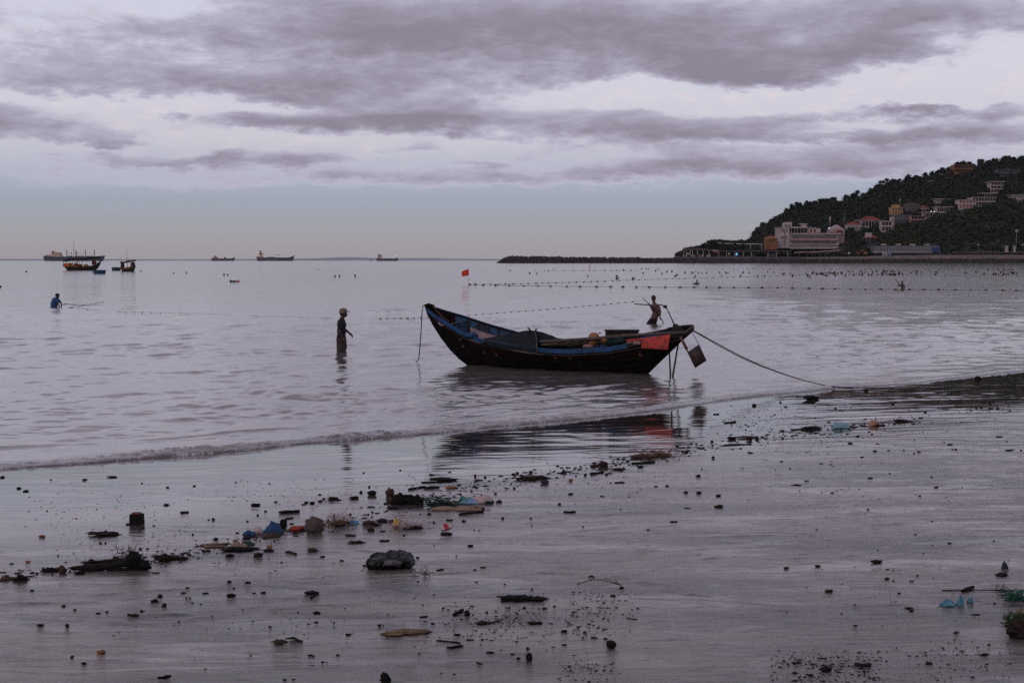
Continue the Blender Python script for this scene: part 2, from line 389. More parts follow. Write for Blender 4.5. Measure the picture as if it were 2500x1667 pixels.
def sea_z(x, y):
    d, s = shore_d(x, y); o = -d
    sp_ = np.maximum(y * y / (H * F) * .8, y * .0009)
    wx = x + .35 * fbm(x * .22, y * .22, 71, 2); wy = y + .8 * fbm(x * .16, y * .3, 72, 2)
    z = np.zeros_like(x)
    for wl, th, ph, a in WV:
        wgt = sstep(wl / sp_, 2.0, 4.5)
        if not wgt.any(): continue
        z += a * wgt * np.sin((wx * math.cos(th) + wy * math.sin(th)) * 2 * math.pi / wl + ph)
    patch = .55 + .75 * sstep(fbm(x * .09, y * .16, 41, 3), -.35, .45)
    near = sstep(o, .3, 5.0) * .65 + .35
    lee = 1 - .6 * np.exp(-((x - 1.5) / 5.0) ** 2 - ((y - 28) / 4.0) ** 2)
    z *= patch * near * lee
    # low crests running in, parallel with the shore
    for o0, amp, wd, s0, s1, sd in ((2.9, .05, .20, -12, 4.5, 51), (4.6, .036, .20, -2, 9, 52), (5.4, .022, .16, -14, -3, 53), (8.2, .03, .3, 6, 13, 54), (7.6, .020, .2, -8, 1, 55), (3.2, .030, .22, 15, 34, 56), (11.5, .025, .4, 14, 40, 57), (1.9, .028, .13, -6, 14, 58), (15.5, .03, .5, 8, 30, 59)):
        c0 = o0 + .5 * fbm(s * .35, s * 0 + o0, sd, 3)
        a = amp * sstep(s, s0, s0 + 2.5) * (1 - sstep(s, s1 - 2.5, s1)) * (.45 + .75 * np.clip(vnoise(s * .9, s * 0 + 1.7, sd + 9) + .35, 0, 1.3))
        q = (o - c0) / wd
        z += a * np.where(q < 0, np.exp(-(q * 1.7) ** 2), np.exp(-(q * .7) ** 2))
    # the last small breaker and its foam
    hgt = np.interp(s, [-12, 0, 8, 18, 26, 34, 60], [.062, .062, .05, .04, .032, .02, .016])
    hgt = hgt * (.75 + .5 * vnoise(s * 1.1, s * 0 + 8.8, 61))
    wdt = np.interp(s, [-12, 8, 20, 40], [.46, .34, .30, .24])
    fr = np.clip(o / .10, 0, 1)
    roll = np.exp(-((o - wdt * .75) / (wdt * .62)) ** 2)
    lum = fbm(x * 8.5, y * 8.5, 63, 4) * .62 + fbm(x * 24, y * 24, 64, 2) * .3
    z = z * sstep(o, .0, .8) + hgt * roll * (1 + 1.1 * lum) + .012 * np.sqrt(fr)
    foam_shade = np.exp(-((o - wdt * .6) / (wdt * .6)) ** 2) * np.interp(s, [0, 14, 24, 34], [1, .95, .75, .5]) * (.8 + .4 * vnoise(s * .7, s * 0, 66))
    foam_shade = np.maximum(foam_shade, .42 * sstep(fbm(s * 1.2, o * 3.2, 65, 3), .05, .5) * (1 - sstep(o, 1.2, 3.6)) * np.interp(s, [-5, 10, 30], [1, .7, .5]))
    foam_shade = np.maximum(foam_shade, .9 * np.exp(-(o / .05) ** 2))
    bed = beach_base(np.maximum(d, 0)) 
    z = np.where(o > 0, z, bed * 0 - .02 - .4 * np.clip(d, 0, 1))
    return z, {'foam_shade': np.clip(foam_shade, 0, 1) * (o > -.2)}
sea = polar_grid(RY, ca, sea_z, 'sea', WATER, keep=lambda x, y: shore_d(x, y)[0] < .25)
tag(sea, 'calm grey sea with a small foamy wave at the beach', 'sea', kind='structure')

# ------------------------------------------------------------------ far land on the horizon
land_m = mat('far_land', srgb(150, 150, 160), .9, .2, .002, bump=0)
g = MB()
def strip(px0, px1, Y, tops, depth=900.0):
    n = 60; front = []; top = []; back = []
    for i in range(n + 1):
        px = px0 + (px1 - px0) * i / n; a = (px - 1250) / F
        h = float(np.interp(px, [t[0] for t in tops], [t[1] for t in tops])) * (1 + .25 * mnoise.noise(Vector((px * .06, 0, 3)))) * Y / F
        front.append((a * Y, Y, -1)); top.append((a * (Y + depth * .5), Y + depth * .5, max(h, .2))); back.append((a * (Y + depth), Y + depth, -1))
    g.grid([front, top, back])
strip(-700, 1330, 9500, [(-700, 3), (100, 4.5), (300, 3.5), (480, 3), (560, 4), (700, 5), (800, 6.5), (860, 8.5), (895, 8), (930, 5.5), (1000, 6), (1150, 4.5), (1330, 3)])
fl = g.build('far_hills', land_m); tag(fl, 'faint low land along the horizon', 'hills', kind='structure')

# ------------------------------------------------------------------ headland terrain
RIDGE = [(1560, 634), (1640, 631), (1653, 626), (1679, 608), (1714, 600), (1729, 590), (1747, 589), (1766, 590), (1797, 592), (1832, 586), (1836, 575), (1845, 564), (1853, 552), (1875, 546), (1880, 540), (1899, 531), (1917, 517), (1927, 508), (1943, 501), (1965, 498), (1997, 493), (2028, 487), (2050, 494), (2071, 484), (2088, 472), (2101, 476), (2122, 466), (2137, 456), (2155, 451), (2174, 443), (2213, 435), (2254, 430), (2294, 418), (2322, 410), (2350, 404), (2389, 400), (2425, 392), (2449, 389), (2500, 388), (2600, 372), (2800, 350), (3100, 380), (3500, 470), (4000, 560), (4600, 630)]
FRONT = [(1560, 636), (1660, 626), (1740, 612), (1800, 610), (1860, 607), (1900, 602), (1935, 606), (1980, 604), (2005, 600), (2030, 590), (2050, 574), (2075, 572), (2110, 580), (2135, 575), (2160, 562), (2200, 552), (2250, 546), (2285, 528), (2320, 520), (2350, 512), (2380, 508), (2420, 503), (2450, 498), (2500, 496), (2600, 480), (2800, 470), (3100, 520), (3600, 590), (4600, 634)]
YT = [1216, 1222, 1236, 1262, 1335, 1400, 1560, 1700, 1950, 2300]
def terr_z(px, Y):
    pr = float(np.interp(px, [a[0] for a in RIDGE], [a[1] for a in RIDGE])); pf = float(np.interp(px, [a[0] for a in FRONT], [a[1] for a in FRONT]))
    zr = (636 - pr) / F * 1560 + H - 3.0; zf = (636 - pf) / F * 1335 + H - 3.5
    zf = max(min(zf, zr), 5.5 if px > 1640 else 0); zr = max(zr, zf)
    zs = [-1, 3.0, 5.2, 6.0, zf, zf + (zr - zf) * .30, zr, zr * .85, zr * .4, -2]
    if px < 1650: zs = [v * max(0, (px - 1560) / 90) - .5 for v in zs]
    return float(np.interp(Y, YT, zs))
def terr_Y(px, py):
    """where the line of sight through a photo point first meets the headland behind the front slope"""
    for Y in np.arange(1290, 1560, 2.0):
        if terr_z(px, Y) >= (636 - py) / F * Y + H: return float(Y)
    return 1540.0
hill_m = mat('hill_soil', (.012, .015, .009), .95, .5, .05, bump=0)
g = MB(); rows = []
for Y in [1216, 1219, 1222, 1229, 1236, 1249, 1262, 1280, 1300, 1318, 1335, 1360, 1400, 1440, 1480, 1520, 1560, 1620, 1700, 1820, 1950, 2120, 2300]:
    rows.append([((px - 1250) / F * Y, Y, terr_z(px, Y) + (1.2 * mnoise.noise(Vector((px * .05, Y * .02, 0))) if Y > 1262 else 0)) for px in list(range(1560, 2700, 6)) + list(range(2700, 4601, 50))])
g.grid(rows); hl = g.build('headland', hill_m); tag(hl, 'dark wooded hill and its shore on the right', 'hill', kind='structure')
# sandy bank between promenade and rocks
bank_m = mat('sandy_bank', srgb(104, 84, 76), .95, .45, .15, bump=.4, bscale=.6, dist=.5)
g = MB(); rows = []
for Y, z in ((1219.5, 3.6), (1224, 5.2), (1230, 6.3), (1240, 7.2), (1242, 7.3)):
    rows.append([((px - 1250) / F * Y, Y, 2.6 + (z - 2.6) * min(1, .55 + max(0, (px - 1990)) / 700) + .35 * mnoise.noise(Vector((px * .09, Y * .3, 5)))) for px in range(1960, 3200, 5)])
g.grid(rows); bk = g.build('sand_bank', bank_m); tag(bk, 'bare sandy bank above the rocks of the headland', 'bank', kind='structure')

# ------------------------------------------------------------------ rocks: breakwater and sea wall
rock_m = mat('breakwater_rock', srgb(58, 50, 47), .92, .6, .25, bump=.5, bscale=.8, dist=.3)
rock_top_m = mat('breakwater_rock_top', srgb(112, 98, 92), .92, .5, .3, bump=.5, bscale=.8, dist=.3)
def rocks(g, n, f, rs, seed):
    rnd = random.Random(seed)
    for _ in range(n):
        px, Y, z = f(rnd); r = rnd.uniform(*rs)
        c = Vector(((px - 1250) / F * Y, Y, z)); R = Matrix.Rotation(rnd.uniform(0, 6.3), 3, Vector((rnd.uniform(-1, 1), rnd.uniform(-1, 1), rnd.uniform(-1, 1))).normalized())
        vs = [R @ Vector((a * r * rnd.uniform(.6, 1.1), b_ * r * rnd.uniform(.6, 1.1), c_ * r * rnd.uniform(.6, 1.1))) + c for a in (-1, 1) for b_ in (-1, 1) for c_ in (-1, 1)]
        g.add(vs, [(0, 1, 3, 2), (4, 6, 7, 5), (0, 4, 5, 1), (2, 3, 7, 6), (0, 2, 6, 4), (1, 5, 7, 3)])
bw = thing('breakwater', 'long dark breakwater of piled rocks reaching out from the headland', 'breakwater', (PZ(1500, 643).x, 1222, 0))
def ytop(px): return float(np.interp(px, [1214, 1228, 1245, 1330, 1400, 1500, 1650, 1760], [.4, 3.3, 5.2, 5.0, 4.5, 4.2, 3.9, 3.7]))
g = MB(); A = []
for px in range(1214, 1760, 4):
    a = (px - 1250) / F; t = ytop(px)
    A.append([(a * Y, Y, z) for Y, z in ((1215, -1), (1217, .4), (1221.5, t - .7), (1227, t - .6), (1231, .4), (1233, -1))])
g.grid(A, smooth=False); g.build('core', rock_m, bw)
g = MB(); rocks(g, 2600, lambda r: (lambda px, u: (px, 1215.5 + u * 6, .2 + u * (ytop(px) - .5)))(r.uniform(1216, 1760), r.random()), (.45, 1.0), 1); o = g.build('rocks', rock_m, bw, fix=False); o['kind'] = 'stuff'
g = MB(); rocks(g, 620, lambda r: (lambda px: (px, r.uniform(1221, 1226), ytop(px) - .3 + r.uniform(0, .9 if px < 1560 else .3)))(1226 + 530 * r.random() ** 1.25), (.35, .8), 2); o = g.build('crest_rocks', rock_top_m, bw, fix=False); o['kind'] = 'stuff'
sw = thing('sea_wall', 'dark band of rocks along the foot of the wooded headland', 'sea wall', (PZ(2150, 643).x, 1218, 0))
g = MB(); rocks(g, 4200, lambda r: (lambda px, u: (px, 1214.5 + u * 6.5, .1 + u * 3.1))(r.uniform(1650, 2800), r.random()), (.5, 1.0), 3); o = g.build('rocks', rock_m, sw, fix=False); o['kind'] = 'stuff'
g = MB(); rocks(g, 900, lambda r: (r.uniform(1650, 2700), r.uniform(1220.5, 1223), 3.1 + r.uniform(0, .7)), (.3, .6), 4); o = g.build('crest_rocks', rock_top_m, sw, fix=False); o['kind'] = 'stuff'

# ------------------------------------------------------------------ woodland
leaf_ms = [mat('canopy_dark', (.013, .017, .011), .95, .55, .25, bump=0, spec=.1), mat('canopy_mid', (.022, .028, .013), .95, .5, .3, bump=0, spec=.1), mat('canopy_brown', (.034, .030, .018), .95, .5, .3, bump=0, spec=.1)]
bark_m = mat('bark', (.06, .045, .035), .95, .4, .4, bump=0)
def crown(g, c, rx, rz, rnd, leaves=46, core=True):
    """a crown: broken inner mass and many small leaf clumps spread through and over it"""
    c = Vector(c)
    if core: g.ell(c, (rx * .72, rx * .72, rz * .72), 8, 5, jit=.35, fr=2.2, seed=rnd.random() * 99)
    for _ in range(leaves):
        d = Vector((rnd.gauss(0, 1), rnd.gauss(0, 1), rnd.gauss(0, 1))).normalized()
        k = rnd.uniform(.62, 1.08); p = c + Vector((d.x * rx * k, d.y * rx * k, d.z * rz * k)); r = rx * rnd.uniform(.10, .24)
        u = Vector((rnd.uniform(-1, 1), rnd.uniform(-1, 1), rnd.uniform(-.5, .5))).normalized(); w = d.cross(u).normalized()
        u = u * r; w = w * r * rnd.uniform(.5, 1)
        g.add([p - u, p - w * .9, p + u * .8 + d * r * .4, p + w], [(0, 1, 2, 3)])
HOUSES = []     # filled by the buildings: (px0, px1, Y0, Y1) kept free of trees

# ------------------------------------------------------------------ buildings of the headland
white_m = mat('white_render', srgb(172, 156, 154), .9, .25, .15, bump=0)
pale_m = mat('weathered_render', srgb(165, 152, 150), .9, .3, .2, bump=0)
pink_m = mat('pink_render', srgb(156, 124, 116), .9, .25, .2, bump=0)
grey_m = mat('grey_render', srgb(98, 94, 100), .9, .3, .2, bump=0)
yell_m = mat('yellow_render', srgb(176, 136, 98), .9, .25, .2, bump=0)
oran_m = mat('orange_render', srgb(138, 86, 50), .9, .3, .2, bump=0)
redr_m = mat('red_tiles', srgb(124, 50, 40), .9, .3, .4, bump=0)
glass_m = mat('dark_glass', srgb(34, 38, 46), .25, .3, .3, bump=0)
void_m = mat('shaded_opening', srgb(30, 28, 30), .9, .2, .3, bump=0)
steel_m = mat('galvanised_steel', srgb(120, 118, 122), .5, .25, 1.0, bump=0, metal=.3)
slate_m = mat('dark_timber', srgb(62, 44, 38), .9, .4, .4, bump=0)
blue_m = mat('blue_sheeting', srgb(36, 62, 112), .8, .3, .4, bump=0)
lamp_m = mat('lamp_glow', (1, .95, .85), .5, 0, 1, bump=0, emit=((1, .93, .82), 1.0))
lampb_m = mat('blue_white_lamp_glow', (.8, .9, 1), .5, 0, 1, bump=0, emit=((.72, .82, 1), .9))
cyan_m = mat('cyan_lamp_glow', (.2, .7, .9), .5, 0, 1, bump=0, emit=((.08, .55, .85), .7))

def bl(px, Y): return (px - 1250) / F * Y
def zy(py, Y): return (636 - py) / F * Y + H
def building(name, label, cat, px0, px1, py0, py1, Y=None, depth=14, m=white_m, floors=2, win=None, slab=True, roof=None, roofm=None, sink=6, group=None, wm=None, void=False, win_h=.5, balc=False, extra=None):
    """walls of real depth, floor slabs, one window after another, a roof; placed where it stands on the slope"""
    pc = (px0 + px1) / 2
    given = Y is not None
    if Y is None: Y = terr_Y(pc, py1)
    x0, x1 = bl(px0, Y), bl(px1, Y); zt, zb = zy(py0, Y), zy(py1, Y)
    HOUSES.append((px0, px1, Y - (34 if given else 9), Y + depth))
    t = thing(name, label, cat, ((x0 + x1) / 2, Y, zb), group)
    g = MB(); g.bx(x0, x1, Y, Y + depth, zb - sink, zt); g.build('wall', m, t)
    fh = (zt - zb) / floors
    if slab:
        for k in range(1, floors + 1):
            z = zb + k * fh; g = MB(); g.bx(x0 - .3, x1 + .3, Y - (1.3 if balc else .45), Y + depth + .3, z - .32, z + .03); g.build('floor_slab', m, t)
    n = win if win is not None else max(1, int((x1 - x0) / 3.4))
    for k in range(floors):
        for j in range(n):
            w = (x1 - x0) / n; cx = x0 + (j + .5) * w; z = zb + (k + .5) * fh - .1
            ww = w * (.82 if void else .56); hh = fh * (.66 if void else win_h)
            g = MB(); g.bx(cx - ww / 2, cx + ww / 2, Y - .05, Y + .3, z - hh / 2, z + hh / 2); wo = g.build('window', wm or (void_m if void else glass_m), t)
            if not void:
                g = MB(); g.bx(cx - ww / 2 - .12, cx + ww / 2 + .12, Y - .16, Y - .02, z - hh / 2 - .16, z - hh / 2 - .01)
                g.bx(cx - .06, cx + .06, Y - .12, Y - .055, z - hh / 2, z + hh / 2); g.build('frame', m, wo)
    if roof == 'gable' or roof == 'hip':
        rh = (x1 - x0) * .22; e = 0.6; xm = (x0 + x1) / 2; k = .3 if roof == 'hip' else 0
        ya, yb = Y - e, Y + depth + e
        g = MB()
        if roof == 'hip':
            g.add([(x0 - e, ya, zt + .05), (x1 + e, ya, zt + .05), (x1 + e, yb, zt + .05), (x0 - e, yb, zt + .05), (x0 + (x1 - x0) * k, Y + depth / 2, zt + rh), (x1 - (x1 - x0) * k, Y + depth / 2, zt + rh)],
                  [(0, 1, 5, 4), (1, 2, 5), (2, 3, 4, 5), (3, 0, 4), (3, 2, 1, 0)])
        else:
            g.add([(x0 - e, ya, zt + .05), (x1 + e, ya, zt + .05), (xm, ya, zt + rh * 1.5), (x0 - e, yb, zt + .05), (x1 + e, yb, zt + .05), (xm, yb, zt + rh * 1.5)],
                  [(0, 1, 2), (5, 4, 3), (0, 2, 5, 3), (1, 4, 5, 2), (0, 3, 4, 1)])
        g.build('roof', roofm or redr_m, t)
    elif roof == 'flat':
        g = MB(); g.bx(x0 - 1.6, x1 + 1.6, Y - 2, Y + depth + 1, zt + .05, zt + .5); g.build('roof', m, t)
    if extra: extra(t, x0, x1, Y, zb, zt)
    return t

# the long hotel above the promenade
def hotel():
    Y = 1300.0; t = thing('hotel', 'long pinkish white hotel with a square tower block and open roof terrace', 'hotel', (bl(1960, Y), Y, zy(602, Y)))
    HOUSES.append((1890, 2034, 1272, 1320))
    X = lambda px: bl(px, Y); Z = lambda py: zy(py, Y)
    def part(name, m, *bxs, par=t):
        g = MB()
        for b_ in bxs: g.bx(*b_)
        return g.build(name, m, par)
    tw = part('tower_block', white_m, (X(1898), X(1925), Y - 1, Y + 16, Z(606), Z(556.5)))
    for k, py in enumerate((564, 580)):
        for px in (1906, 1910, 1918):
            w = part('window', glass_m, (X(px - 1.2), X(px + 1.2), Y - 1.12, Y - .5, Z(py + 3), Z(py - 3)))
    part('stair_slit', void_m, (X(1913.2), X(1914.6), Y - 1.1, Y - .5, Z(600), Z(561)))
    part('cornice', white_m, (X(1897), X(1926), Y - 1.6, Y + 16.4, Z(556.4), Z(555.4)))
    pv = part('roof_pavilion', white_m, (X(1912.5), X(1932.5), Y + 3, Y + 10, Z(555.3), Z(544.5)))
    part('parapet', white_m, (X(1918), X(1933), Y + 2.8, Y + 10.4, Z(544.4), Z(543)), par=pv)
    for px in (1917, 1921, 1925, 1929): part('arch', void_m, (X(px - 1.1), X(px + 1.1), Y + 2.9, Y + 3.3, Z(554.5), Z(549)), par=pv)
    part('terrace_block', pale_m, (X(1926), X(1971), Y + 5, Y + 16, Z(571), Z(556)))
    part('terrace_opening', void_m, (X(1928), X(1970), Y + 4.8, Y + 5.2, Z(569), Z(559.5)))
    part('terrace_roof', white_m, (X(1925.2), X(1971), Y - .5, Y + 16.5, Z(557.6), Z(554.6)))
    for px in (1930, 1938.5, 1945, 1953, 1961, 1968): part('column', white_m, (X(px - .4), X(px + .4), Y - .2, Y + .6, Z(570), Z(557.7)))
    part('right_block', white_m, (X(1971.5), X(2001), Y + .5, Y + 14, Z(570), Z(558)))
    for px in (1978, 1987): part('window', redr_m, (X(px - 2.6), X(px + 2.6), Y + .38, Y + .8, Z(567.5), Z(560.5)))
    part('stair_tower', white_m, (X(1959), X(1970), Y + 6, Y + 12, Z(554.5), Z(549))); part('canopy_slab', white_m, (X(1955), X(1972), Y + 5, Y + 13, Z(548.9), Z(546.6)))
    part('water_tank', steel_m, (X(1977), X(1984), Y + 5, Y + 8, Z(557.9), Z(554.5))); part('water_tank', steel_m, (X(1987), X(1993), Y + 5, Y + 8, Z(557.9), Z(555.5)))
    part('long_wing', white_m, (X(1926), X(2046), Y + 1, Y + 15, Z(608), Z(573)))
    part('roof_parapet', white_m, (X(1926), X(2048), Y - .8, Y + 15.4, Z(572.9), Z(570.6)))
    for k in range(22): part('railing_post', pink_m, (X(1968 + k * 3.4), X(1969 + k * 3.4), Y - .5, Y, Z(570.5), Z(567.4)))
    part('spandrel', pink_m, (X(1925.5), X(2046), Y - .6, Y + .95, Z(588.2), Z(583)))
    part('lower_slab', white_m, (X(1924.5), X(2046), Y - 1.2, Y + .9, Z(598.6), Z(596.2)))
    for k in range(27):
        px = 1933 + k * 4.1
        w = part('window', glass_m, (X(px - 1.45), X(px + 1.45), Y + .8, Y + 1.2, Z(581.8), Z(576))); part('sill', white_m, (X(px - 1.7), X(px + 1.7), Y + .55, Y + .98, Z(582.6), Z(582)), par=w)
        w = part('window', glass_m, (X(px - 1.6), X(px + 1.6), Y + .8, Y + 1.2, Z(596), Z(589.2))); part('pier', white_m, (X(px + 1.7), X(px + 2.3), Y + .3, Y + .98, Z(596), Z(588.4)), par=w)
hotel()
building('orange_house', 'small bright orange house left of the long white hotel', 'house', 1868, 1896, 583, 594, 1290, 10, oran_m, 1, 5, roof='hip', roofm=oran_m)
building('white_house', 'white gabled house with a low red roof beside the hotel\'s right end', 'house', 2024, 2060, 562, 578, 1318, 12, white_m, 1, 6, roof='gable', roofm=white_m)
building('red_roofed_house', 'small house under a steep red tiled roof in front of the white gabled house', 'house', 2040, 2058, 568, 580, 1308, 8, pink_m, 1, 2, roof='gable', slab=False)
building('flat_roofed_house', 'dark house with a thin white flat roof above the white gabled house', 'house', 2031, 2062, 551.5, 562, None, 10, slate_m, 1, 5, slab=False, roof='flat')
building('low_red_roofed_house', 'low white house with a long red roof left of the terraced villa', 'house', 2066, 2100, 550, 566, None, 10, white_m, 1, 5, roof='hip')
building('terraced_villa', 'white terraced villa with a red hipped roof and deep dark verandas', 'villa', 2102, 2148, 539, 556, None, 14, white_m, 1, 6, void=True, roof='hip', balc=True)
building('white_tower_house', 'tall narrow white house stepping down the slope right of the terraced villa', 'house', 2150, 2174, 540, 566, None, 10, white_m, 2, 3, void=True)
building('white_gable_wall', 'bare white end wall standing right of the tall narrow house', 'house', 2174, 2180, 531, 562, None, 8, white_m, 2, 1, slab=False)
building('grey_terrace_house', 'grey house with a row of dark windows under the yellow house', 'house', 2180, 2221, 526, 546, None, 12, grey_m, 2, 9)
building('pink_veranda_house', 'pinkish house with framed verandas right of the grey house', 'house', 2222, 2254, 528, 548, None, 12, pink_m, 2, 4, void=True, balc=True)
building('yellow_stepped_house', 'yellow stepped house with a rooftop room standing over its neighbours', 'house', 2174, 2201, 507, 528, None, 12, yell_m, 2, 4)
yh = [o for o in C.objects if o.name == 'yellow_stepped_house'][0]; yo = Vector(yh['_o'])
g = MB(); g.bx(yo.x - 3.6, yo.x + 3.2, yo.y + 1.5, yo.y + 9, yo.z + 8.6, yo.z + 11.0); g.bx(yo.x - 4.2, yo.x + 3.8, yo.y + .9, yo.y + 9.6, yo.z + 11.02, yo.z + 11.3); g.build('rooftop_room', yell_m, yh)
building('dark_roofed_house', 'low grey house with a dark roof right of the yellow stepped house', 'house', 2206, 2246, 504, 518, None, 12, grey_m, 1, 8, roof='hip', roofm=slate_m)
building('pink_gabled_house', 'small pink gabled house between two white houses on the slope', 'house', 2248, 2264, 508, 522, None, 9, pink_m, 1, 2, roof='gable')
building('white_house_with_lamps', 'white house with two lit lamps at its roof edge', 'house', 2252, 2284, 520, 534, None, 10, white_m, 1, 6, void=True, roof='flat')
building('white_windowed_house', 'small white house with a row of tall windows under a flat roof', 'house', 2284, 2322, 507, 520, None, 12, white_m, 1, 7, void=True, roof='flat')
building('long_white_house', 'long low white house half hidden in the trees', 'house', 2282, 2316, 488, 496, None, 10, white_m, 1, 8, roof='flat')
building('red_windowed_house', 'white house with dark red shutters left of the terraced white mansion', 'house', 2337, 2378, 489, 512, None, 12, white_m, 2, 5, wm=redr_m, balc=True)
building('white_mansion', 'large white mansion with stacked terraces high on the slope', 'mansion', 2370, 2426, 483, 505, None, 16, white_m, 2, 8, void=True, balc=True)
building('upper_mansion_wing', 'upper white wing with open terraces over the mansion', 'mansion', 2392, 2434, 474, 484, None, 12, white_m, 1, 6, void=True, roof='flat')
building('pagoda_tower', 'slender white tower house with wide jutting roof slabs high on the hill', 'tower house', 2414, 2444, 446, 472, None, 12, white_m, 3, 4, void=True, roof='flat', balc=True)
building('edge_villa', 'white villa with a flat roof at the picture\'s right edge', 'villa', 2470, 2512, 478, 496, None, 16, white_m, 2, 7, roof='flat')
building('orange_hilltop_house', 'orange house with terraces on the ridge among trees', 'house', 2324, 2372, 405, 424, None, 14, oran_m, 2, 7, balc=True, void=True)
building('grey_frame_building', 'unfinished grey concrete frame building near the hilltop', 'building', 2430, 2484, 416, 432, None, 14, grey_m, 2, 9, void=True)
building('slope_house', 'small pale house deep in the trees below the orange hilltop house', 'house', 2262, 2276, 443, 448, None, 8, pale_m, 1, 3)
building('little_ridge_house', 'little grey house in the trees left of the orange hilltop house', 'house', 2288, 2296, 426, 432, None, 7, pale_m, 1, 1)
building('hillside_pavilion', 'dark pavilion with a pale roof above the low red roofed house', 'pavilion', 2085, 2102, 541, 548, None, 8, slate_m, 1, 3, roof='hip', roofm=grey_m)
building('shore_house', 'low house with a red roof under the blank white billboard', 'house', 2106, 2142, 582, 594, 1322, 9, slate_m, 1, 6, roof='hip')
# path edge line on the front slope
t = thing('slope_wall', 'thin pale wall running through the trees on the right slope', 'wall', (bl(2440, 1325), 1325, zy(524, 1325)))
g = MB(); n = 24
for k in range(n):
    pa, pb = 2404 + 80 * k / n, 2404 + 80 * (k + 1) / n; ya, yb = 527 - 3.5 * k / n, 527 - 3.5 * (k + 1) / n
    g.bx(bl(pa, 1325), bl(pb, 1325) - .02, 1325, 1326, zy(ya + 2, 1325) - 6, zy(ya, 1325))
g.build('wall_run', pale_m, t)
# billboard
t = thing('billboard', 'blank white billboard on posts among the trees', 'billboard', (bl(2118, 1312), 1312, zy(582, 1312)))
g = MB(); g.bx(bl(2110, 1312), bl(2125.5, 1312), 1312, 1312.5, zy(579, 1312), zy(569, 1312)); g.build('panel', white_m, t)
for px in (2113, 2122): g = MB(); g.bx(bl(px - .5, 1312), bl(px + .5, 1312), 1312.6, 1313, zy(600, 1312), zy(572, 1312)); g.build('post', steel_m, t)
# long panelled shed
def shed():
    Y = 1268.0; t = thing('panelled_shed', 'long grey shed of upright sheet panels behind the beach', 'shed', (bl(2210, Y), Y, zy(617, Y))); HOUSES.append((2128, 2296, 1240, 1284))
    n = 38
    for k in range(n):
        a, b_ = bl(2131 + 161 * k / n, Y), bl(2131 + 161 * (k + 1) / n, Y)
        g = MB(); g.bx(a + .06, b_ - .06, Y, Y + .4, zy(614.5, Y), zy(601 + .5 * math.sin(k * 2.1), Y)); g.build('panel', steel_m, t)
        if k % 2 == 0: g = MB(); g.bx(a - .09, a + .09, Y - .25, Y - .02, zy(616.5, Y), zy(600, Y)); g.build('post', slate_m, t)
    g = MB(); g.bx(bl(2131, Y), bl(2292, Y), Y + .5, Y + 14, zy(619, Y), zy(602.5, Y)); g.build('hall', grey_m, t)
    g = MB(); g.bx(bl(2130, Y), bl(2293, Y), Y - .4, Y + .3, zy(617.6, Y), zy(614.8, Y)); g.build('plinth', pale_m, t)
    for px in (2158, 2194, 2229, 2265): 
        g = MB(); g.bx(bl(px - 5, Y), bl(px + 6, Y), Y + 3, Y + 7, zy(600, Y), zy(596.5, Y)); g.bx(bl(px - 6, Y), bl(px + 7, Y), Y + 2.7, Y + 7.3, zy(596.4, Y), zy(595.6, Y)); g.build('roof_vent', pale_m, t)
    g = MB(); P = [[(bl(2273 + 17 * i / 8, Y), Y - 1.2 - .5 * math.sin(i * 1.7 + k), zy(604 + 13 * k / 6, Y)) for i in range(9)] for k in range(7)]; g.sheet(P, .08); o = g.build('tarpaulin', blue_m)
    tag(o, 'blue tarpaulin hung over the right end of the grey shed', 'tarpaulin')
shed()
# promenade canopies with posts
def canopy(name, label, pts, Y, depth, th, m, posts, pyb, pm=pale_m):
    t = thing(name, label, 'canopy', (bl(pts[0][0], Y), Y, zy(pyb, Y)))
    g = MB(); g.sheet([[(bl(px, Y + d), Y + d, zy(py, Y) + (.6 if d else 0)) for px, py in pts] for d in (0, depth)], th); g.build('roof', m, t)
    for px in posts:
        g = MB(); g.bx(bl(px - .75, Y), bl(px + .75, Y), Y + .3, Y + .8, zy(pyb, Y) - 1, zy(float(np.interp(px, [q[0] for q in pts], [q[1] for q in pts])), Y) - .2); g.build('post', pm, t)
    HOUSES.append((pts[0][0], pts[-1][0], Y - 20, Y + depth)); return t
canopy('promenade_canopy', 'long dark open canopy with pale posts on the promenade', [(1735, 614), (1800, 615), (1870, 614), (1932, 615)], 1246, 9, .5, slate_m, (1754, 1773, 1793.5, 1814, 1834, 1874, 1895, 1922), 627)
canopy('beach_bar_canopy', 'long pale fabric canopy of the beach bar right of the promenade posts', [(1938, 618), (1960, 616.5), (1985, 617), (2010, 615), (2035, 613.5), (2048, 612)], 1250, 10, .4, pink_m, (1950, 1968, 1990, 2012, 2034), 626, slate_m)
canopy('long_thin_roof', 'long thin pale roof line among the trees left of the hotel', [(1740, 593.5), (1770, 596), (1810, 597), (1861, 597.5)], 1282, 6, .3, pale_m, (1745, 1790, 1831, 1858), 606)
t = canopy('waterfront_restaurant', 'rust brown waterfront restaurant with open deck at the tip of the headland', [(1664, 613), (1685, 610), (1720, 611), (1740, 613)], 1238, 14, .7, mat('rusty_roof', srgb(98, 58, 48), .9, .4, .4, bump=0), (1668, 1675, 1684, 1690, 1702, 1716, 1730), 630)
o = Vector(t['_o'])
g = MB(); g.bx(bl(1657, 1238), bl(1745, 1238), 1238, 1252, zy(637, 1238), zy(627.5, 1238)); g.build('deck', grey_m, t)
for k in range(9): g = MB(); g.bx(bl(1667 + k * 3.2, 1238), bl(1667.6 + k * 3.2, 1238), 1238.4, 1238.8, zy(609, 1238), zy(601 + 3 * (k % 2) + k * .6, 1238)); g.build('roof_pole', slate_m, t)
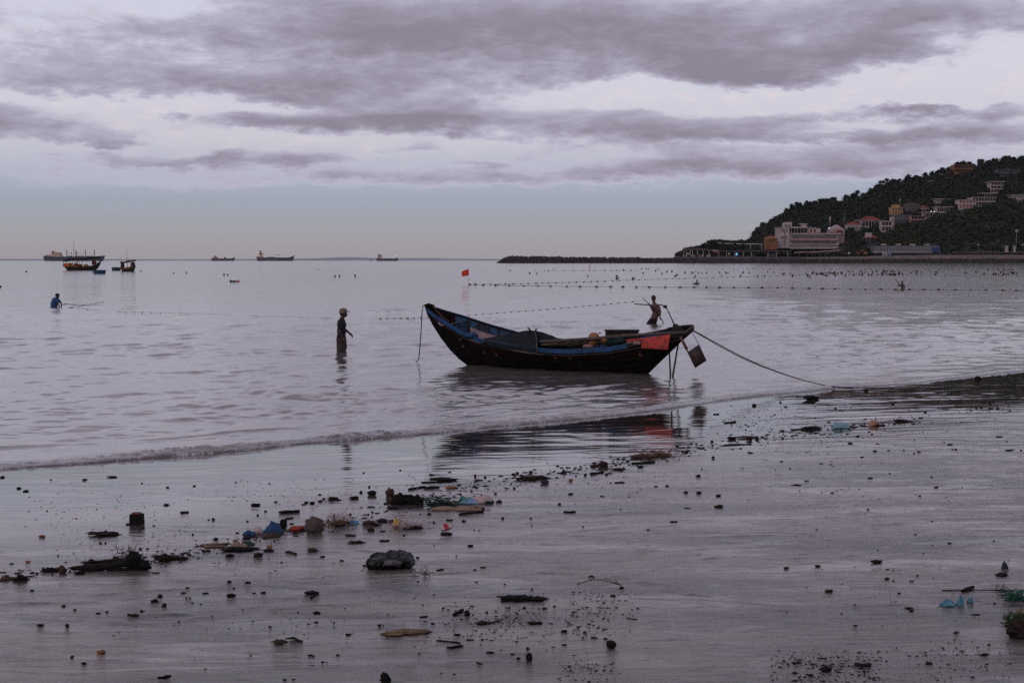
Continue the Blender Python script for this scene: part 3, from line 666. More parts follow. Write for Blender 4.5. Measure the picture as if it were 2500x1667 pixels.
for k in range(12): g = MB(); g.bx(bl(1660 + k * 6.4, 1238), bl(1663.5 + k * 6.4, 1238), 1237.4, 1237.9, zy(628, 1238), zy(622.5, 1238)); g.build('railing_panel', pale_m if k % 3 else slate_m, t)
for px0, px1, py0, py1, nm, lb in ((1673, 1687, 618, 620.5, 'upper', 'row of pale lit windows'), (1739, 1753.5, 611, 613.4, 's', 'small red and white sign board over the promenade'),):
    if nm == 's':
        g = MB(); g.bx(bl(px0, 1236), bl(px1, 1236), 1236, 1236.3, zy(py1, 1236), zy(py0, 1236)); b0 = thing('sign_board', lb, 'sign', (bl(1746, 1236), 1236, zy(622, 1236))); g.build('upper_board', white_m, b0)
        g = MB(); g.bx(bl(1741, 1236), bl(1752, 1236), 1236, 1236.3, zy(617, 1236), zy(614.6, 1236)); g.build('lower_board', mat('red_sign', srgb(150, 60, 62), .8), b0)
        for px in (1742, 1751): g = MB(); g.bx(bl(px - .25, 1236), bl(px + .25, 1236), 1236.35, 1236.6, zy(632, 1236), zy(612, 1236)); g.build('post', slate_m, b0)
t = thing('lit_round_sign', 'round sign glowing cyan on a dark blue board on the promenade', 'sign', (bl(1798, 1240), 1240, zy(627, 1240)))
g = MB(); g.bx(bl(1794.5, 1240), bl(1800.5, 1240), 1240.2, 1240.6, zy(627, 1240), zy(616, 1240)); g.build('board', blue_m, t)
g = MB(); c = Vector((bl(1797.6, 1240), 1240.1, zy(621.2, 1240))); ring = [c + Vector((math.cos(q) * .9, 0, math.sin(q) * .9)) for q in [k * math.pi / 10 for k in range(20)]]
g.add(ring + [p + Vector((0, -.15, 0)) for p in ring], [tuple(range(20)), tuple(range(39, 19, -1))] + [(k, (k + 1) % 20, 20 + (k + 1) % 20, 20 + k) for k in range(20)]); g.build('glowing_disc', cyan_m, t)
# promenade railing
def rail(label, pa, pb, Y, py, m=pale_m, step=4.0):
    t = thing('railing', label, 'railing', (bl((pa + pb) / 2, Y), Y, zy(py, Y) - 1.1))
    g = MB(); g.bx(bl(pa, Y), bl(pb, Y), Y, Y + .12, zy(py, Y) - .14, zy(py, Y)); g.build('top_rail', m, t)
    k = pa
    while k < pb: g = MB(); g.bx(bl(k, Y), bl(k, Y) + .16, Y + .13, Y + .25, zy(py, Y) - 1.3, zy(py, Y) - .02); g.build('post', m, t); k += step
rail('pale railing in front of the dark promenade canopy', 1741, 1832, 1232, 626)
rail('thin pale railing along the foot of the right slope', 2322, 2520, 1250, 616.5, step=6)
# telecom mast, stadium lamp, lamps
def mast(name, label, px, pyt, pyb, Y, head):
    t = thing(name, label, 'mast', (bl(px, Y), Y, zy(pyb, Y)))
    g = MB(); g.tube([(bl(px, Y), Y, zy(pyb, Y) - 4), (bl(px, Y), Y, zy(pyt, Y))], [.35, .2], 6); g.build('pole', steel_m, t)
    for dx, pa, pb, w in head: g = MB(); g.bx(bl(px, Y) + dx - w / 2, bl(px, Y) + dx + w / 2, Y - .6, Y - .25, zy(pb, Y), zy(pa, Y)); g.build('panel', pale_m, t)
mast('phone_mast', 'phone mast with grey antenna panels above the white gabled house', 2023.5, 531, 562, 1330, ((-.5, 530, 541, .8), (.5, 530, 538, .8), (0, 538, 543, 1.0)))
mast('lighting_mast', 'tall lighting mast with a round lamp head in front of the right slope', 2478, 563, 604, 1262, ((-.8, 562, 567, 1.1), (.8, 562, 567, 1.1), (0, 561, 568, .5)))
mast('thin_antenna', 'very thin antenna right of the phone mast', 2058, 522, 549, 1345, ((0, 522, 524, .3),))
mast('roof_antenna', 'short antenna on the yellow stepped house', 2193, 486, 505, 1392, ((-.3, 487, 493, .4), (.3, 487, 493, .4)))
for px, py, Y, m_, lb in ((2021.5, 557.5, 1316, lampb_m, 'small bluish lamp glowing at the roof of the white gabled house'), (2277, 518, 1362, lamp_m, 'bright lamp at the roof edge right of the pink gabled house'), (2269.5, 517.3, 1362, lamp_m, 'fainter lamp just left of the bright roof lamp'), (1779, 620, 1241, lamp_m, 'tiny lamp between two promenade posts'), (1679, 620, 1237, lamp_m, 'tiny lamp in the waterfront restaurant')):
    t = thing('lamp', lb, 'lamp', (bl(px, Y), Y, zy(py, Y))); r = .5 if 'bright' in lb or 'bluish' in lb else .3
    g = MB(); g.ell((bl(px, Y), Y, zy(py, Y)), (r * 1.3, r, r * .7), 10, 6); g.build('bulb', m_, t)
    g = MB(); g.tube([(bl(px, Y), Y + .2, zy(py, Y) - .5), (bl(px, Y), Y + .2, zy(py, Y) - 3)], .1, 6); g.build('bracket', steel_m, t)
# umbrellas
for px, py, lb in ((2385.5, 597, 'white parasol under the trees left of the lighting mast'), (2494, 597, 'white parasol at the far right of the promenade')):
    Y = 1256; t = thing('parasol', lb, 'parasol', (bl(px, Y), Y, zy(615, Y)))
    g = MB(); R = []; cx = bl(px, Y)
    for r, dz in ((0.05, .9), (.8, .55), (1.5, .15), (1.6, .0)): R.append([(cx + r * math.cos(k * math.pi / 4), Y + r * math.sin(k * math.pi / 4), zy(599, Y) + dz) for k in range(8)])
    g.grid(R, close=True, smooth=False); g.build('canopy', white_m, t)
    g = MB(); g.tube([(cx, Y, zy(619, Y)), (cx, Y, zy(598, Y))], .07, 6); g.build('pole', steel_m, t)
for px0, px1, lb in ((2452, 2459, 'square pale gate pillar left of the lighting mast'), (2472, 2477, 'narrow pale gate pillar beside the lighting mast')):
    Y = 1254; t = thing('gate_pillar', lb, 'pillar', (bl((px0 + px1) / 2, Y), Y, zy(616, Y)))
    g = MB(); g.bx(bl(px0, Y), bl(px1, Y), Y, Y + 1.6, zy(617, Y), zy(602, Y)); g.build('shaft', pale_m, t)
    g = MB(); g.bx(bl(px0 - .7, Y), bl(px1 + .7, Y), Y - .3, Y + 1.9, zy(601.9, Y), zy(600.3, Y)); g.build('cap', pale_m, t)
# café tables and people too small to tell apart on the promenade stay one mass
g = MB(); r = random.Random(5)
for _ in range(150):
    px = r.choice((r.uniform(2375, 2425), r.uniform(2360, 2500), r.uniform(1950, 2050))); Y = r.uniform(1250, 1262); x = bl(px, Y); h = r.uniform(.8, 1.7); z0 = terr_z(px, Y) if px > 2100 else 6
    z0 = zy(617, Y); g.bx(x - .2, x + .2, Y, Y + .3, z0, z0 + h)
o = g.build('promenade_crowd', mat('crowd_clothes', srgb(92, 84, 88), .9, .7, .5), fix=False); tag(o, 'tiny crowd and tables on the promenade at the foot of the slope', 'crowd', kind='stuff')
# diggers and containers
def digger(px, Y, label, m_, s=1):
    z0 = zy(622.5, Y); x = bl(px, Y); t = thing('excavator', label, 'excavator', (x, Y, z0))
    for dy in (-.9, .9): g = MB(); g.box((x, Y + dy, z0 + .45), (3.6, .6, .9), taper=.85); g.build('track', slate_m, t)
    g = MB(); g.box((x - .2, Y, z0 + 1.5), (3.0, 2, 1.1), taper=.92); g.build('body', m_, t)
    g = MB(); g.box((x - .9 * s, Y - .4, z0 + 2.5), (1.2, 1.1, 1.3), taper=.85); g.build('cab', glass_m, t)
    g = MB(); g.tube([(x + .8 * s, Y, z0 + 1.8), (x + 2.6 * s, Y, z0 + 4.1), (x + 4.6 * s, Y, z0 + 2.9), (x + 5.0 * s, Y, z0 + 1.1)], [.28, .26, .2, .16], 6); g.build('arm', m_, t)
    g = MB(); g.box((x + 5.0 * s, Y, z0 + .8), (.9, 1, .9), taper=.7); g.build('bucket', slate_m, t)
digger(2093, 1236, 'dark red excavator on the sandy bank', mat('red_plant', srgb(120, 58, 40), .8)); digger(2112, 1238, 'orange excavator with its arm out right of the red one', mat('orange_plant', srgb(176, 110, 60), .8), -1)
for px0, px1, lb, m_ in ((2154, 2164, 'grey site cabin on the sandy bank below the shed', pale_m), (2165, 2173, 'pale blue site cabin beside the grey one', mat('pale_blue_cabin', srgb(120, 136, 168), .8))):
    Y = 1234; g = MB(); g.bx(bl(px0, Y), bl(px1, Y), Y, Y + 3, zy(625.5, Y), zy(616, Y)); t = thing('site_cabin', lb, 'cabin', (bl((px0 + px1) / 2, Y), Y, zy(625, Y))); g.build('body', m_, t)
    g = MB(); g.bx(bl(px0 + 2, Y), bl(px0 + 4.4, Y), Y - .06, Y + .1, zy(625, Y), zy(618.5, Y)); g.build('door', glass_m, t)
for o_ in (('truck_cab', 'white truck cab at the left end of the sandy bank', 2068, white_m),):
    Y = 1236; z0 = zy(623, Y); x = bl(2068, Y); t = thing('truck', 'dark green truck with a white cab on the bank', 'truck', (x, Y, z0))
    g = MB(); g.box((x + 1.0, Y, z0 + 1.5), (2, 2.3, 2.0), taper=.9); g.build('cab', white_m, t); g = MB(); g.box((x - 3, Y, z0 + 1.7), (5.6, 2.3, 1.9)); g.build('cargo_body', slate_m, t)
    for dx in (-4.8, -3, 1.0): g = MB(); g.tube([(x + dx, Y - 1.2, z0 + .5), (x + dx, Y - .8, z0 + .5)], .5, 12); g.build('wheel', void_m, t)

# ------------------------------------------------------------------ trees on the headland
def free(px, Y):
    return not any(a - 3 < px < b_ + 3 and c_ < Y < d_ for a, b_, c_, d_ in HOUSES)
gs = [MB(), MB(), MB()]; rnd = random.Random(3); cnt = 0
for k in range(7500):
    px = rnd.uniform(1655, 2760); Y = 1256 + 300 * rnd.random() ** 1.05
    if not free(px, Y): continue
    z = terr_z(px, Y)
    if z < 5.2: continue
    r = rnd.choice((rnd.uniform(1.6, 3.0), rnd.uniform(2.6, 4.0), rnd.uniform(3.6, 5.4))) * (1 if Y > 1290 else .75)
    crown(gs[0 if (rnd.random() < .6 and Y > 1350) else (2 if rnd.random() < .22 else 1)], (bl(px, Y), Y, z + r * .35), r, r * rnd.uniform(.75, 1.05), rnd, 36)
for k in range(2600):
    px = rnd.uniform(2760, 4300); Y = 1256 + 300 * rnd.random()
    z = terr_z(px, Y)
    if z > 5.2: r = rnd.uniform(4.0, 7.5); crown(gs[rnd.choice((0, 1, 1, 2))], (bl(px, Y), Y, z + r * .3), r, r * rnd.uniform(.7, 1), rnd, 22)
for g, m_, nm, lb in zip(gs, leaf_ms, ('dark', 'mid', 'brown'), ('dark green canopy covering the hill', 'green canopy of the lower slope', 'brownish canopy clumps scattered over the hill')):
    o = g.build('woodland', m_, fix=False); tag(o, lb, 'woodland', kind='stuff')
NW = ['first', 'second', 'third', 'fourth', 'fifth', 'sixth', 'seventh', 'eighth', 'ninth', 'tenth', 'eleventh', 'twelfth', 'thirteenth', 'fourteenth', 'fifteenth', 'sixteenth', 'seventeenth', 'eighteenth', 'nineteenth', 'twentieth']
def ordinal(k):
    if k < 20: return NW[k]
    tens = ['', '', 'twenty', 'thirty', 'forty', 'fifty', 'sixty', 'seventy', 'eighty', 'ninety']; n = k + 1
    if n >= 100: return 'hundred and ' + ordinal(n - 101) if n > 100 else 'hundredth'
    return tens[n // 10] + ('-' + NW[n % 10 - 1] if n % 10 else 'th').replace('yth', 'ieth') if n % 10 else tens[n // 10][:-1] + 'ieth'
def tree(px, Y, base, top, r, label, kind, rnd, group='trees standing up from the headland ridge'):
    x = bl(px, Y); t = thing(kind, label, 'tree', (x, Y, base), group); h = top - base
    g = MB(); g.tube([(x, Y, base - 1.5), (x + .15, Y, base + h * .35), (x + .3 * rnd.uniform(-1, 1), Y, base + h * .8)], [.4, .3, .12], 6)
    for a in range(3):
        q = rnd.uniform(0, 6.28); g.tube([(x, Y, base + h * .35), (x + math.cos(q) * r * .6, Y + math.sin(q) * r * .6, base + h * .68)], [.18, .06], 5)
    g.build('trunk', bark_m, t)
    g = MB()
    for _ in range(rnd.randint(4, 6)):
        rr = r * rnd.uniform(.38, .6); q = rnd.uniform(0, 6.28); k = rnd.uniform(0, .62) * r
        crown(g, (x + math.cos(q) * k, Y + math.sin(q) * k, base + h * rnd.uniform(.34, .84)), rr, rr * rnd.uniform(.7, 1), rnd, 60)
    crown(g, (x, Y, base + h * .52), r * .85, h * .42, rnd, 120, core=False)
    g.build('crown', leaf_ms[rnd.choice((0, 0, 1))], t, fix=False)
SPOTS = [(1679, 604, 8), (1692, 602, 7), (1704, 603, 7), (1717, 594, 9), (1730, 584, 12), (1744, 584, 12), (1756, 590, 8), (1767, 584, 8), (1780, 591, 9), (1795, 590, 9), (1812, 588, 9)]
for k, (px, py, r) in enumerate(SPOTS):
    Y = 1272; z = terr_z(px, Y); top = zy(py, Y); r_ = r / F * Y
    tree(px, Y, z, top, r_, '%s dark tree from the tip of the headland, above the restaurant and thin roof' % NW[k], 'shore_tree', random.Random(k), 'trees at the tip of the headland')
RS = [(1838, 572, 6), (1848, 556, 7), (1862, 543, 8), (1877, 540, 7), (1884, 534, 8), (1902, 525, 8), (1920, 510, 8), (1932, 500, 8), (1946, 495, 9), (1968, 492, 10), (1985, 491, 8), (2000, 487, 9), (2014, 485, 8), (2030, 481, 9), (2062, 477, 9), (2078, 474, 8), (2089, 465, 7), (2104, 471, 7), (2122, 459, 8), (2137, 450, 7), (2146, 442, 8), (2163, 436, 7), (2175, 436, 7), (2190, 437, 7), (2213, 428, 9), (2232, 430, 8), (2254, 423, 8), (2271, 417, 7), (2283, 418, 7), (2296, 410, 9), (2312, 409, 8), (2330, 398, 9), (2344, 392, 11), (2360, 396, 8), (2388, 391, 9), (2405, 394, 8), (2426, 387, 10), (2449, 384, 11), (2470, 386, 9), (2490, 383, 10)]
for k, (px, py, r) in enumerate(RS):
    Y = 1552; z = terr_z(px, Y) - 1; top = max(zy(py, Y), z + 5); r_ = (r + 2.5) / F * Y
    tree(px, Y, z, top, r_, '%s dark tree on the ridge skyline, counted up from the sea' % ordinal(k), 'ridge_tree', random.Random(100 + k))

# ------------------------------------------------------------------ ships on the horizon
shull = mat('ship_hull_blue', srgb(58, 64, 84), .8, .25, .02, bump=0); shull2 = mat('ship_hull_grey', srgb(66, 66, 80), .8, .25, .02, bump=0)
sboot = mat('ship_boot_red', srgb(120, 88, 92), .8, .2, .05, bump=0); sacc = mat('ship_accommodation', srgb(206, 168, 138), .8, .15, .05, bump=0)
sgear = mat('ship_gear', srgb(96, 90, 98), .8, .2, .1, bump=0); sacc2 = mat('ship_accommodation_pale', srgb(190, 176, 168), .8, .15, .05, bump=0)
def ship(name, label, pa, pb, Y, fb, hm, house, cranes=(), funnel=None, masts=(), acc=sacc, bowraise=2.0, boxes=()):
    """hull from stern (pa) to bow (pb); heights in photo pixels above the waterline"""
    k = Y / F; x0, x1 = bl(pa, Y), bl(pb, Y); L = x1 - x0; bw_ = L * .075
    t = thing(name, label, 'ship', ((x0 + x1) / 2, Y, 0))
    ts = [0, .02, .06, .15, .5, .85, .93, .98, 1.0]; P = []
    for q in ts:
        w = bw_ * min(1, (q / .06) ** .5 if q < .06 else 1) * (1 if q < .85 else max(.02, 1 - ((q - .85) / .15) ** 1.6)); w = max(w, bw_ * .35 if q < .5 else .3)
        dk = fb * k * (1 + .10 * (1 if q < .15 else 0)) + (bowraise * k * sstep(np.array(q), .86, 1.0)); xo = x0 + L * q
        xk = x0 + L * (.03 + .93 * q)
        P.append([(xo, Y - w, dk), (xk, Y - w * .9, -1), (xk, Y + w * .9, -1), (xo, Y + w, dk)])
    g = MB(); g.grid(P, close=True, smooth=False); g.add(P[0], [(0, 1, 2, 3)]); g.add(P[-1], [(3, 2, 1, 0)]); g.build('hull', hm, t)
    g = MB(); P2 = [[(p[1][0], p[1][1] - .4, .0), (p[1][0] - (0), p[1][1] - .5, fb * k * .14)] for p in P[3:]]; g.sheet(P2, .3); g.build('boot_topping', sboot, t)
    for n_, a, b_, z0, z1 in house:
        g = MB(); xa, xb = bl(a, Y), bl(b_, Y); w = bw_ * .8; g.bx(xa, xb, Y - w, Y + w, z0 * k, z1 * k)
        ho = g.build(n_, acc, t)
        if z1 - z0 > 1.2:
            g = MB(); g.bx(xa + (xb - xa) * .12, xb - (xb - xa) * .12, Y - w - .3, Y - w + .3, (z0 + (z1 - z0) * .6) * k, (z0 + (z1 - z0) * .78) * k); g.build('window_band', glass_m, ho)
    if funnel: g = MB(); g.bx(bl(funnel[0], Y), bl(funnel[1], Y), Y - bw_ * .3, Y + bw_ * .3, funnel[2] * k, funnel[3] * k); g.build('funnel', hm, t)
    for a, z0, z1, w_ in cranes:
        g = MB(); xa = bl(a, Y); g.bx(xa - w_ * k * .32, xa + w_ * k * .32, Y - 2, Y + 2, z0 * k, z1 * k); g.bx(xa - w_ * k * .9, xa + w_ * k * .9, Y - 2.6, Y - 2.1, (z1 - 1.6) * k, z1 * k)
        g.tube([(xa, Y - 3, z0 * k + (z1 - z0) * k * .45), (xa + 13 * k * (1 if a < (pa + pb) / 2 + 20 else -1), Y - 3, z0 * k + (z1 - z0) * k * .52)], .25 * k, 5); g.build('crane', sgear, t)
    for a, z0, z1, w_ in masts: g = MB(); g.tube([(bl(a, Y), Y, z0 * k), (bl(a, Y), Y, z1 * k)], [w_ * k, w_ * k * .5], 6); g.build('mast', sgear, t)
    for a, b_, z0, z1 in boxes: g = MB(); g.bx(bl(a, Y), bl(b_, Y), Y - bw_ * .6, Y + bw_ * .6, z0 * k, z1 * k); g.build('deck_gear', sgear, t)
    return t
ship('cargo_ship', 'largest cargo ship on the horizon with cream bridge aft and four deck cranes', 108, 259, 4500, 11, shull,
     [('superstructure', 116, 153, 11.5, 15.5), ('bridge_block', 133, 150, 15.5, 21), ('bridge_wing', 128, 151, 18.5, 20)], [(165.5, 11, 26.5, 1.7), (188, 11, 26, 1.7), (210.5, 11, 26.5, 1.7), (232.5, 11, 26, 2.0)],
     (130, 133, 15, 24.5), [(138, 20, 30, .3), (252, 12, 21, .2), (177, 11, 22, .3)], bowraise=2.2, boxes=[(168, 176, 11, 12.5), (190, 205, 11, 12.5), (214, 228, 11, 12.5), (114, 118, 11.5, 14)])
ship('cargo_ship', 'smallest dark cargo ship, leftmost of the three ships in open water', 517, 575, 5200, 6, shull2, [('superstructure', 522, 533, 6, 9.5), ('bridge_block', 525, 529, 9.5, 12.5)], (), None, [(549, 6, 9.5, .4), (527, 12, 14, .2)], acc=mat('ship_accommodation_brown', srgb(150, 112, 100), .8, .2, .05, bump=0), bowraise=3, boxes=[(548, 553, 6, 9)])
ship('cargo_ship', 'grey bulk carrier with a tall cream bridge and black funnel between two smaller ships', 627, 720, 5000, 8.5, shull2, [('superstructure', 629, 643, 8.5, 12), ('bridge_block', 636, 640, 12, 22), ('bridge_wing', 634, 645, 16, 18)], (), (634, 638.5, 22, 25), [(676, 8, 15, .3), (683, 8, 15, .25), (644, 12, 19, .3)], bowraise=4.5, boxes=[(655, 672, 8.5, 10), (674, 686, 14, 15)])
t = ship('cargo_ship', 'small tanker with a black funnel and a light on its bow mast, rightmost ship', 919, 973, 4800, 6, shull2, [('superstructure', 921, 934, 6, 9), ('bridge_block', 928, 933, 9, 15)], (), (924, 927.5, 9, 17), [(967, 6, 15, .3), (930, 14, 18, .2)], acc=sacc2, bowraise=2.6)
g = MB(); g.ell((bl(967, 4800), 4799, 13.6 * 4800 / F), (1.1, 1.1, 1.1), 8, 6); g.build('mast_light', lamp_m, t)
t = thing('distant_barge', 'tiny dark barge left of the rightmost ship', 'barge', (bl(907, 4800), 4800, 0)); g = MB(); g.box((bl(907, 4800), 4800, 1.4), (6.5, 3, 3), taper=.8); g.build('hull', shull2, t); g = MB(); g.box((bl(906.5, 4800), 4800, 3.5), (2.2, 2, 1.4)); g.build('cabin', sgear, t)

# ------------------------------------------------------------------ fishing boats moored off the beach
dk = mat('tarred_planks', srgb(44, 34, 28), .85, .5, 2, bump=.3, bscale=8); dkin = mat('boat_dark_inside', srgb(52, 40, 34), .85, .4, 2, bump=0)
ochre = mat('ochre_paint', srgb(186, 104, 40), .8, .35, 3, bump=0); sandy = mat('sand_paint', srgb(168, 132, 84), .8, .3, 3, bump=0); redp = mat('red_paint', srgb(132, 38, 34), .8, .3, 3, bump=0)
tealp = mat('coracle_blue', srgb(22, 82, 112), .75, .35, 4, bump=0); teal2 = mat('coracle_teal', srgb(30, 66, 76), .75, .35, 4, bump=0); green_p = mat('green_paint', srgb(40, 52, 40), .8, .3, 2, bump=0)
mastm = mat('bamboo_mast', srgb(84, 66, 58), .8, .3, 4, bump=0)
def hull_mesh(st, Y, k, beam, thick=.12, inner=True):
    """st: (px, keel px-height, rail px-height, half beam factor) along the boat, k metres per pixel"""
    O = []; I = []
    for px, zk, zr_, bf in st:
        x = bl(px, Y); zk, zr_ = zk * k, zr_ * k; b_ = beam * bf
        O.append([(x, Y - b_ * abs(q) ** .6 * (1 if q > 0 else -1), zk + (zr_ - zk) * abs(q) ** 1.5) for q in (1, .75, .5, .25, 0.001, -.25, -.5, -.75, -1)])
        I.append([(x, Y - max(b_ - thick, .01) * abs(q) ** .6 * (1 if q > 0 else -1), zk + .12 + (zr_ - .04 - zk - .12) * abs(q) ** 1.5) for q in (1, .75, .5, .25, 0.001, -.25, -.5, -.75, -1)])
    return O, I
def moored_boat():
    Y = 350.0; k = Y / F; t = thing('moored_fishing_boat', 'wooden fishing boat with a long dark awning and orange cabin side', 'fishing boat', (bl(205, Y), Y, 0))
    st = [(154.5, 12, 13.5, .12), (158, 9, 11, .45), (163, 3, 9.6, .7), (168, -2, 9, .9), (185, -3, 8, 1), (205, -3, 8.2, 1), (222, -3, 10, .9), (232, -2, 12, .75), (239, 3, 16, .5), (245, 11, 20.5, .25), (250, 23.5, 25.2, .05)]
    O, I = hull_mesh(st, Y, k, 1.25); g = MB(); g.grid(O); g.grid([r[::-1] for r in I])
    for s_ in (0, -1): g.grid([[O[i][s_], I[i][s_]] for i in range(len(st))])
    g.build('hull', dk, t)
    g = MB(); g.sheet([[(bl(px, Y), Y + q, zz * k) for q in (-1.32, -1.24)] for px, zz, *_ in [(s_[0], s_[2]) for s_ in st[1:-1]]], .08); g.build('rub_rail', mastm, t)
    g = MB(); P = []
    for px, dz in ((159, 24), (164, 25.5), (175, 28), (190, 28.3), (200, 28), (215, 29.2), (232, 31), (245, 32.5)):
        P.append([(bl(px, Y), Y + q * 1.2 * (1 if px < 205 else .45), (dz - q * q * 1.6) * k) for q in (-1, -.5, 0, .5, 1)])
    g.sheet(P, .5); g.build('awning', mat('dark_awning', srgb(40, 38, 42), .9, .4, 3, bump=0), t)
    for px in (160, 176, 188, 193, 199.5): 
        for s_ in (-1, 1): g = MB(); g.tube([(bl(px, Y), Y + s_ * 1.05, 8 * k), (bl(px, Y), Y + s_ * 1.05, 26.5 * k)], .055, 6); g.build('awning_post', mastm, t)
    g = MB(); g.bx(bl(160.5, Y), bl(174, Y), Y - 1.15, Y + 1.0, 8.5 * k, 17.5 * k); c_ = g.build('cabin', ochre, t)
    g = MB(); g.bx(bl(162.5, Y), bl(169, Y), Y - 1.2, Y - 1.14, 11 * k, 14.5 * k); g.build('painted_panel', mat('orange_panel', srgb(205, 84, 30), .8), c_)
    g = MB(); g.ell((bl(181, Y), Y - .4, 11.6 * k), (.62, .5, .5), 12, 8, jit=.2); g.build('net_heap', sandy, t)
    g = MB(); g.bx(bl(187, Y), bl(189.5, Y), Y - .5, Y, 9 * k, 18 * k); g.build('winch_post', redp, t)
    g = MB(); g.ell((bl(197, Y), Y - .3, 11 * k), (.75, .5, .42), 12, 8, jit=.3); g.build('rope_heap', redp, t)
    g = MB(); g.ell((bl(212, Y), Y - .3, 11.5 * k), (.7, .5, .38), 12, 8, jit=.2, seed=4); g.build('tarpaulin_heap', sandy, t)
    g = MB(); g.tube([(bl(213.5, Y), Y, 30 * k), (bl(213.7, Y), Y, 21 * k)], [.14, .09], 6); g.build('hanging_buoy', dkin, t)
    g = MB(); g.box((bl(230, Y), Y, 19 * k), (.72, .7, 1.15), taper=.9); g.build('bow_box', dkin, t); g = MB(); g.ell((bl(235, Y), Y - .2, 20 * k), (.25, .25, .55), 10, 8, jit=.2); g.build('red_bundle', redp, t)
    g = MB(); g.tube([(bl(181, Y), Y, 27 * k), (bl(182.5, Y), Y, 60 * k), (bl(181, Y), Y, 78 * k)], [.06, .035, .02], 6); g.build('mast', mastm, t)
    g = MB(); g.tube([(bl(186, Y), Y + .2, 28 * k), (bl(186, Y), Y + .2, 46 * k)], [.07, .04], 6); g.build('short_mast', mastm, t)
    for px, h in ((176, 42), (192, 43)): g = MB(); g.tube([(bl(px + 1.2, Y), Y, 27 * k), (bl(px, Y), Y, h * k)], [.04, .03], 5); g.ell((bl(px, Y), Y, (h + .8) * k), (.09, .09, .13), 8, 6); g.build('fishing_lamp', mastm, t)
    g = MB(); g.tube([(bl(241, Y), Y - .3, 8.5 * k), (bl(243.5, 320), 320, .35), (bl(244, 262), 262, .55)], .025, 5); o = g.build('painter_rope', mastm); tag(o, 'thin rope from the orange cabin boat to the blue coracle', 'rope')
moored_boat()
def coracle(label, px0, px1, pyw, hpx, m, paddle=False):
    Y = H * F / (pyw - 636); k = Y / F; R = (px1 - px0) / 2 * k; cx = bl((px0 + px1) / 2, Y); h = hpx * k
    t = thing('coracle', label, 'basket boat', (cx, Y, 0)); g = MB(); rings = []
    for rr, z in ((.05, -.12), (.6, -.1), (.86, .02), (.95, h * .4), (1.0, h), (1.04, h + .03), (.97, h + .03), (.93, h * .9), (.85, .1), (.5, .02), (.02, .02)): rings.append([(cx + R * rr * math.cos(q * math.pi / 14), Y + R * rr * math.sin(q * math.pi / 14), z) for q in range(28)])
    g.grid(rings, close=True); g.build('basket', m, t)
    g = MB(); g.tube([(cx + R * 1.03 * math.cos(q * math.pi / 14), Y + R * 1.03 * math.sin(q * math.pi / 14), h + .02) for q in range(29)], .05, 6); g.build('rim', mastm, t)
    g = MB(); g.bx(cx - R * .9, cx + R * .9, Y - .12, Y + .12, h - .1, h - .05); g.build('thwart', mastm, t)
    if paddle: g = MB(); g.tube([(cx - R * .5, Y, h + .35), (cx + .2, Y + .1, h)], .03, 5); g.build('paddle', mastm, t)
coracle('blue round basket boat floating below the bow of the orange cabin boat', 229, 259.5, 669, 8.5, tealp)
coracle('dull teal round basket boat beside the small two-masted boat', 274, 296, 661.3, 7.5, teal2, True)
def small_boat():
    Y = 313.0; k = Y / F; t = thing('moored_fishing_boat', 'small fishing boat seen end on with two thin masts and a tilted awning', 'fishing boat', (bl(313, Y), Y, 0))
    st = [(296, 6, 11, .4), (300, -1, 9.5, .75), (306, -3, 9, .95), (314, -3, 10, 1), (322, -3, 12, .9), (328, 0, 14, .7), (331.5, 9, 16, .4)]
    O, I = hull_mesh(st, Y, k, .85); g = MB(); g.grid(O); g.grid([r[::-1] for r in I])
    for s_ in (0, -1): g.grid([[O[i][s_], I[i][s_]] for i in range(len(st))])
    for s_ in (0, -1): g.add(O[s_], [tuple(range(9))])
    g.build('hull', green_p, t)
    for dz, m_, nm in ((3.2, ochre, 'painted_stripe'), (0.4, redp, 'rail_stripe')):
        g = MB(); g.sheet([[(bl(px, Y), Y - .85 * bf * (.96 if dz > 1 else 1) - .03 - q * .02, (zr_ - dz - q) * k) for q in (0, .9)] for px, zk, zr_, bf in st[1:-1]], .03); g.build(nm, m_, t)
    g = MB(); g.bx(bl(297.5, Y), bl(303, Y), Y - .5, Y + .5, 9 * k, 20 * k); g.build('stern_cabin', dkin, t)
    g = MB(); g.bx(bl(322.5, Y), bl(329.5, Y), Y - .4, Y + .5, 12 * k, 21.5 * k); g.build('wheelhouse', redp, t)
    g = MB(); g.ell((bl(327, Y), Y - .3, 19 * k), (.36, .3, .42), 10, 8, jit=.2); g.build('hanging_bundle', dkin, t)
    g = MB(); g.sheet([[(bl(px, Y), Y + q, z * k - .05) for q in (-.8, 0, .8)] for px, z in ((297, 23.5), (301, 21.5), (308, 23.2), (320, 25.5), (332, 27.5))], .28); g.build('awning', MATS['dark_awning'], t)
    for px in (303.5, 313, 321): g = MB(); g.tube([(bl(px, Y), Y - .3, 9 * k), (bl(px, Y), Y - .3, 24 * k)], .06, 6); g.build('awning_post', redp if px > 312 else dkin, t)
    g = MB(); g.ell((bl(302, Y), Y - .3, 13 * k), (.42, .3, .35), 10, 8, jit=.3); g.build('net_heap', dkin, t)
    g = MB(); g.ell((bl(314, Y), Y + .2, 26.5 * k), (.3, .3, .15), 10, 6, jit=.2); g.build('float_heap', ochre, t)
    for px, h, w in ((297.5, 39, .035), (310.2, 55, .04), (314.5, 43, .03)): g = MB(); g.tube([(bl(px, Y), Y, 20 * k), (bl(px, Y), Y, h * k)], [w, w * .5], 5); g.build('mast', mastm, t)
    g = MB(); g.tube([(bl(331, Y), Y, 12 * k), (bl(334, Y), Y, 10.5 * k)], .03, 5); g.build('bow_rope', mastm, t)
small_boat()
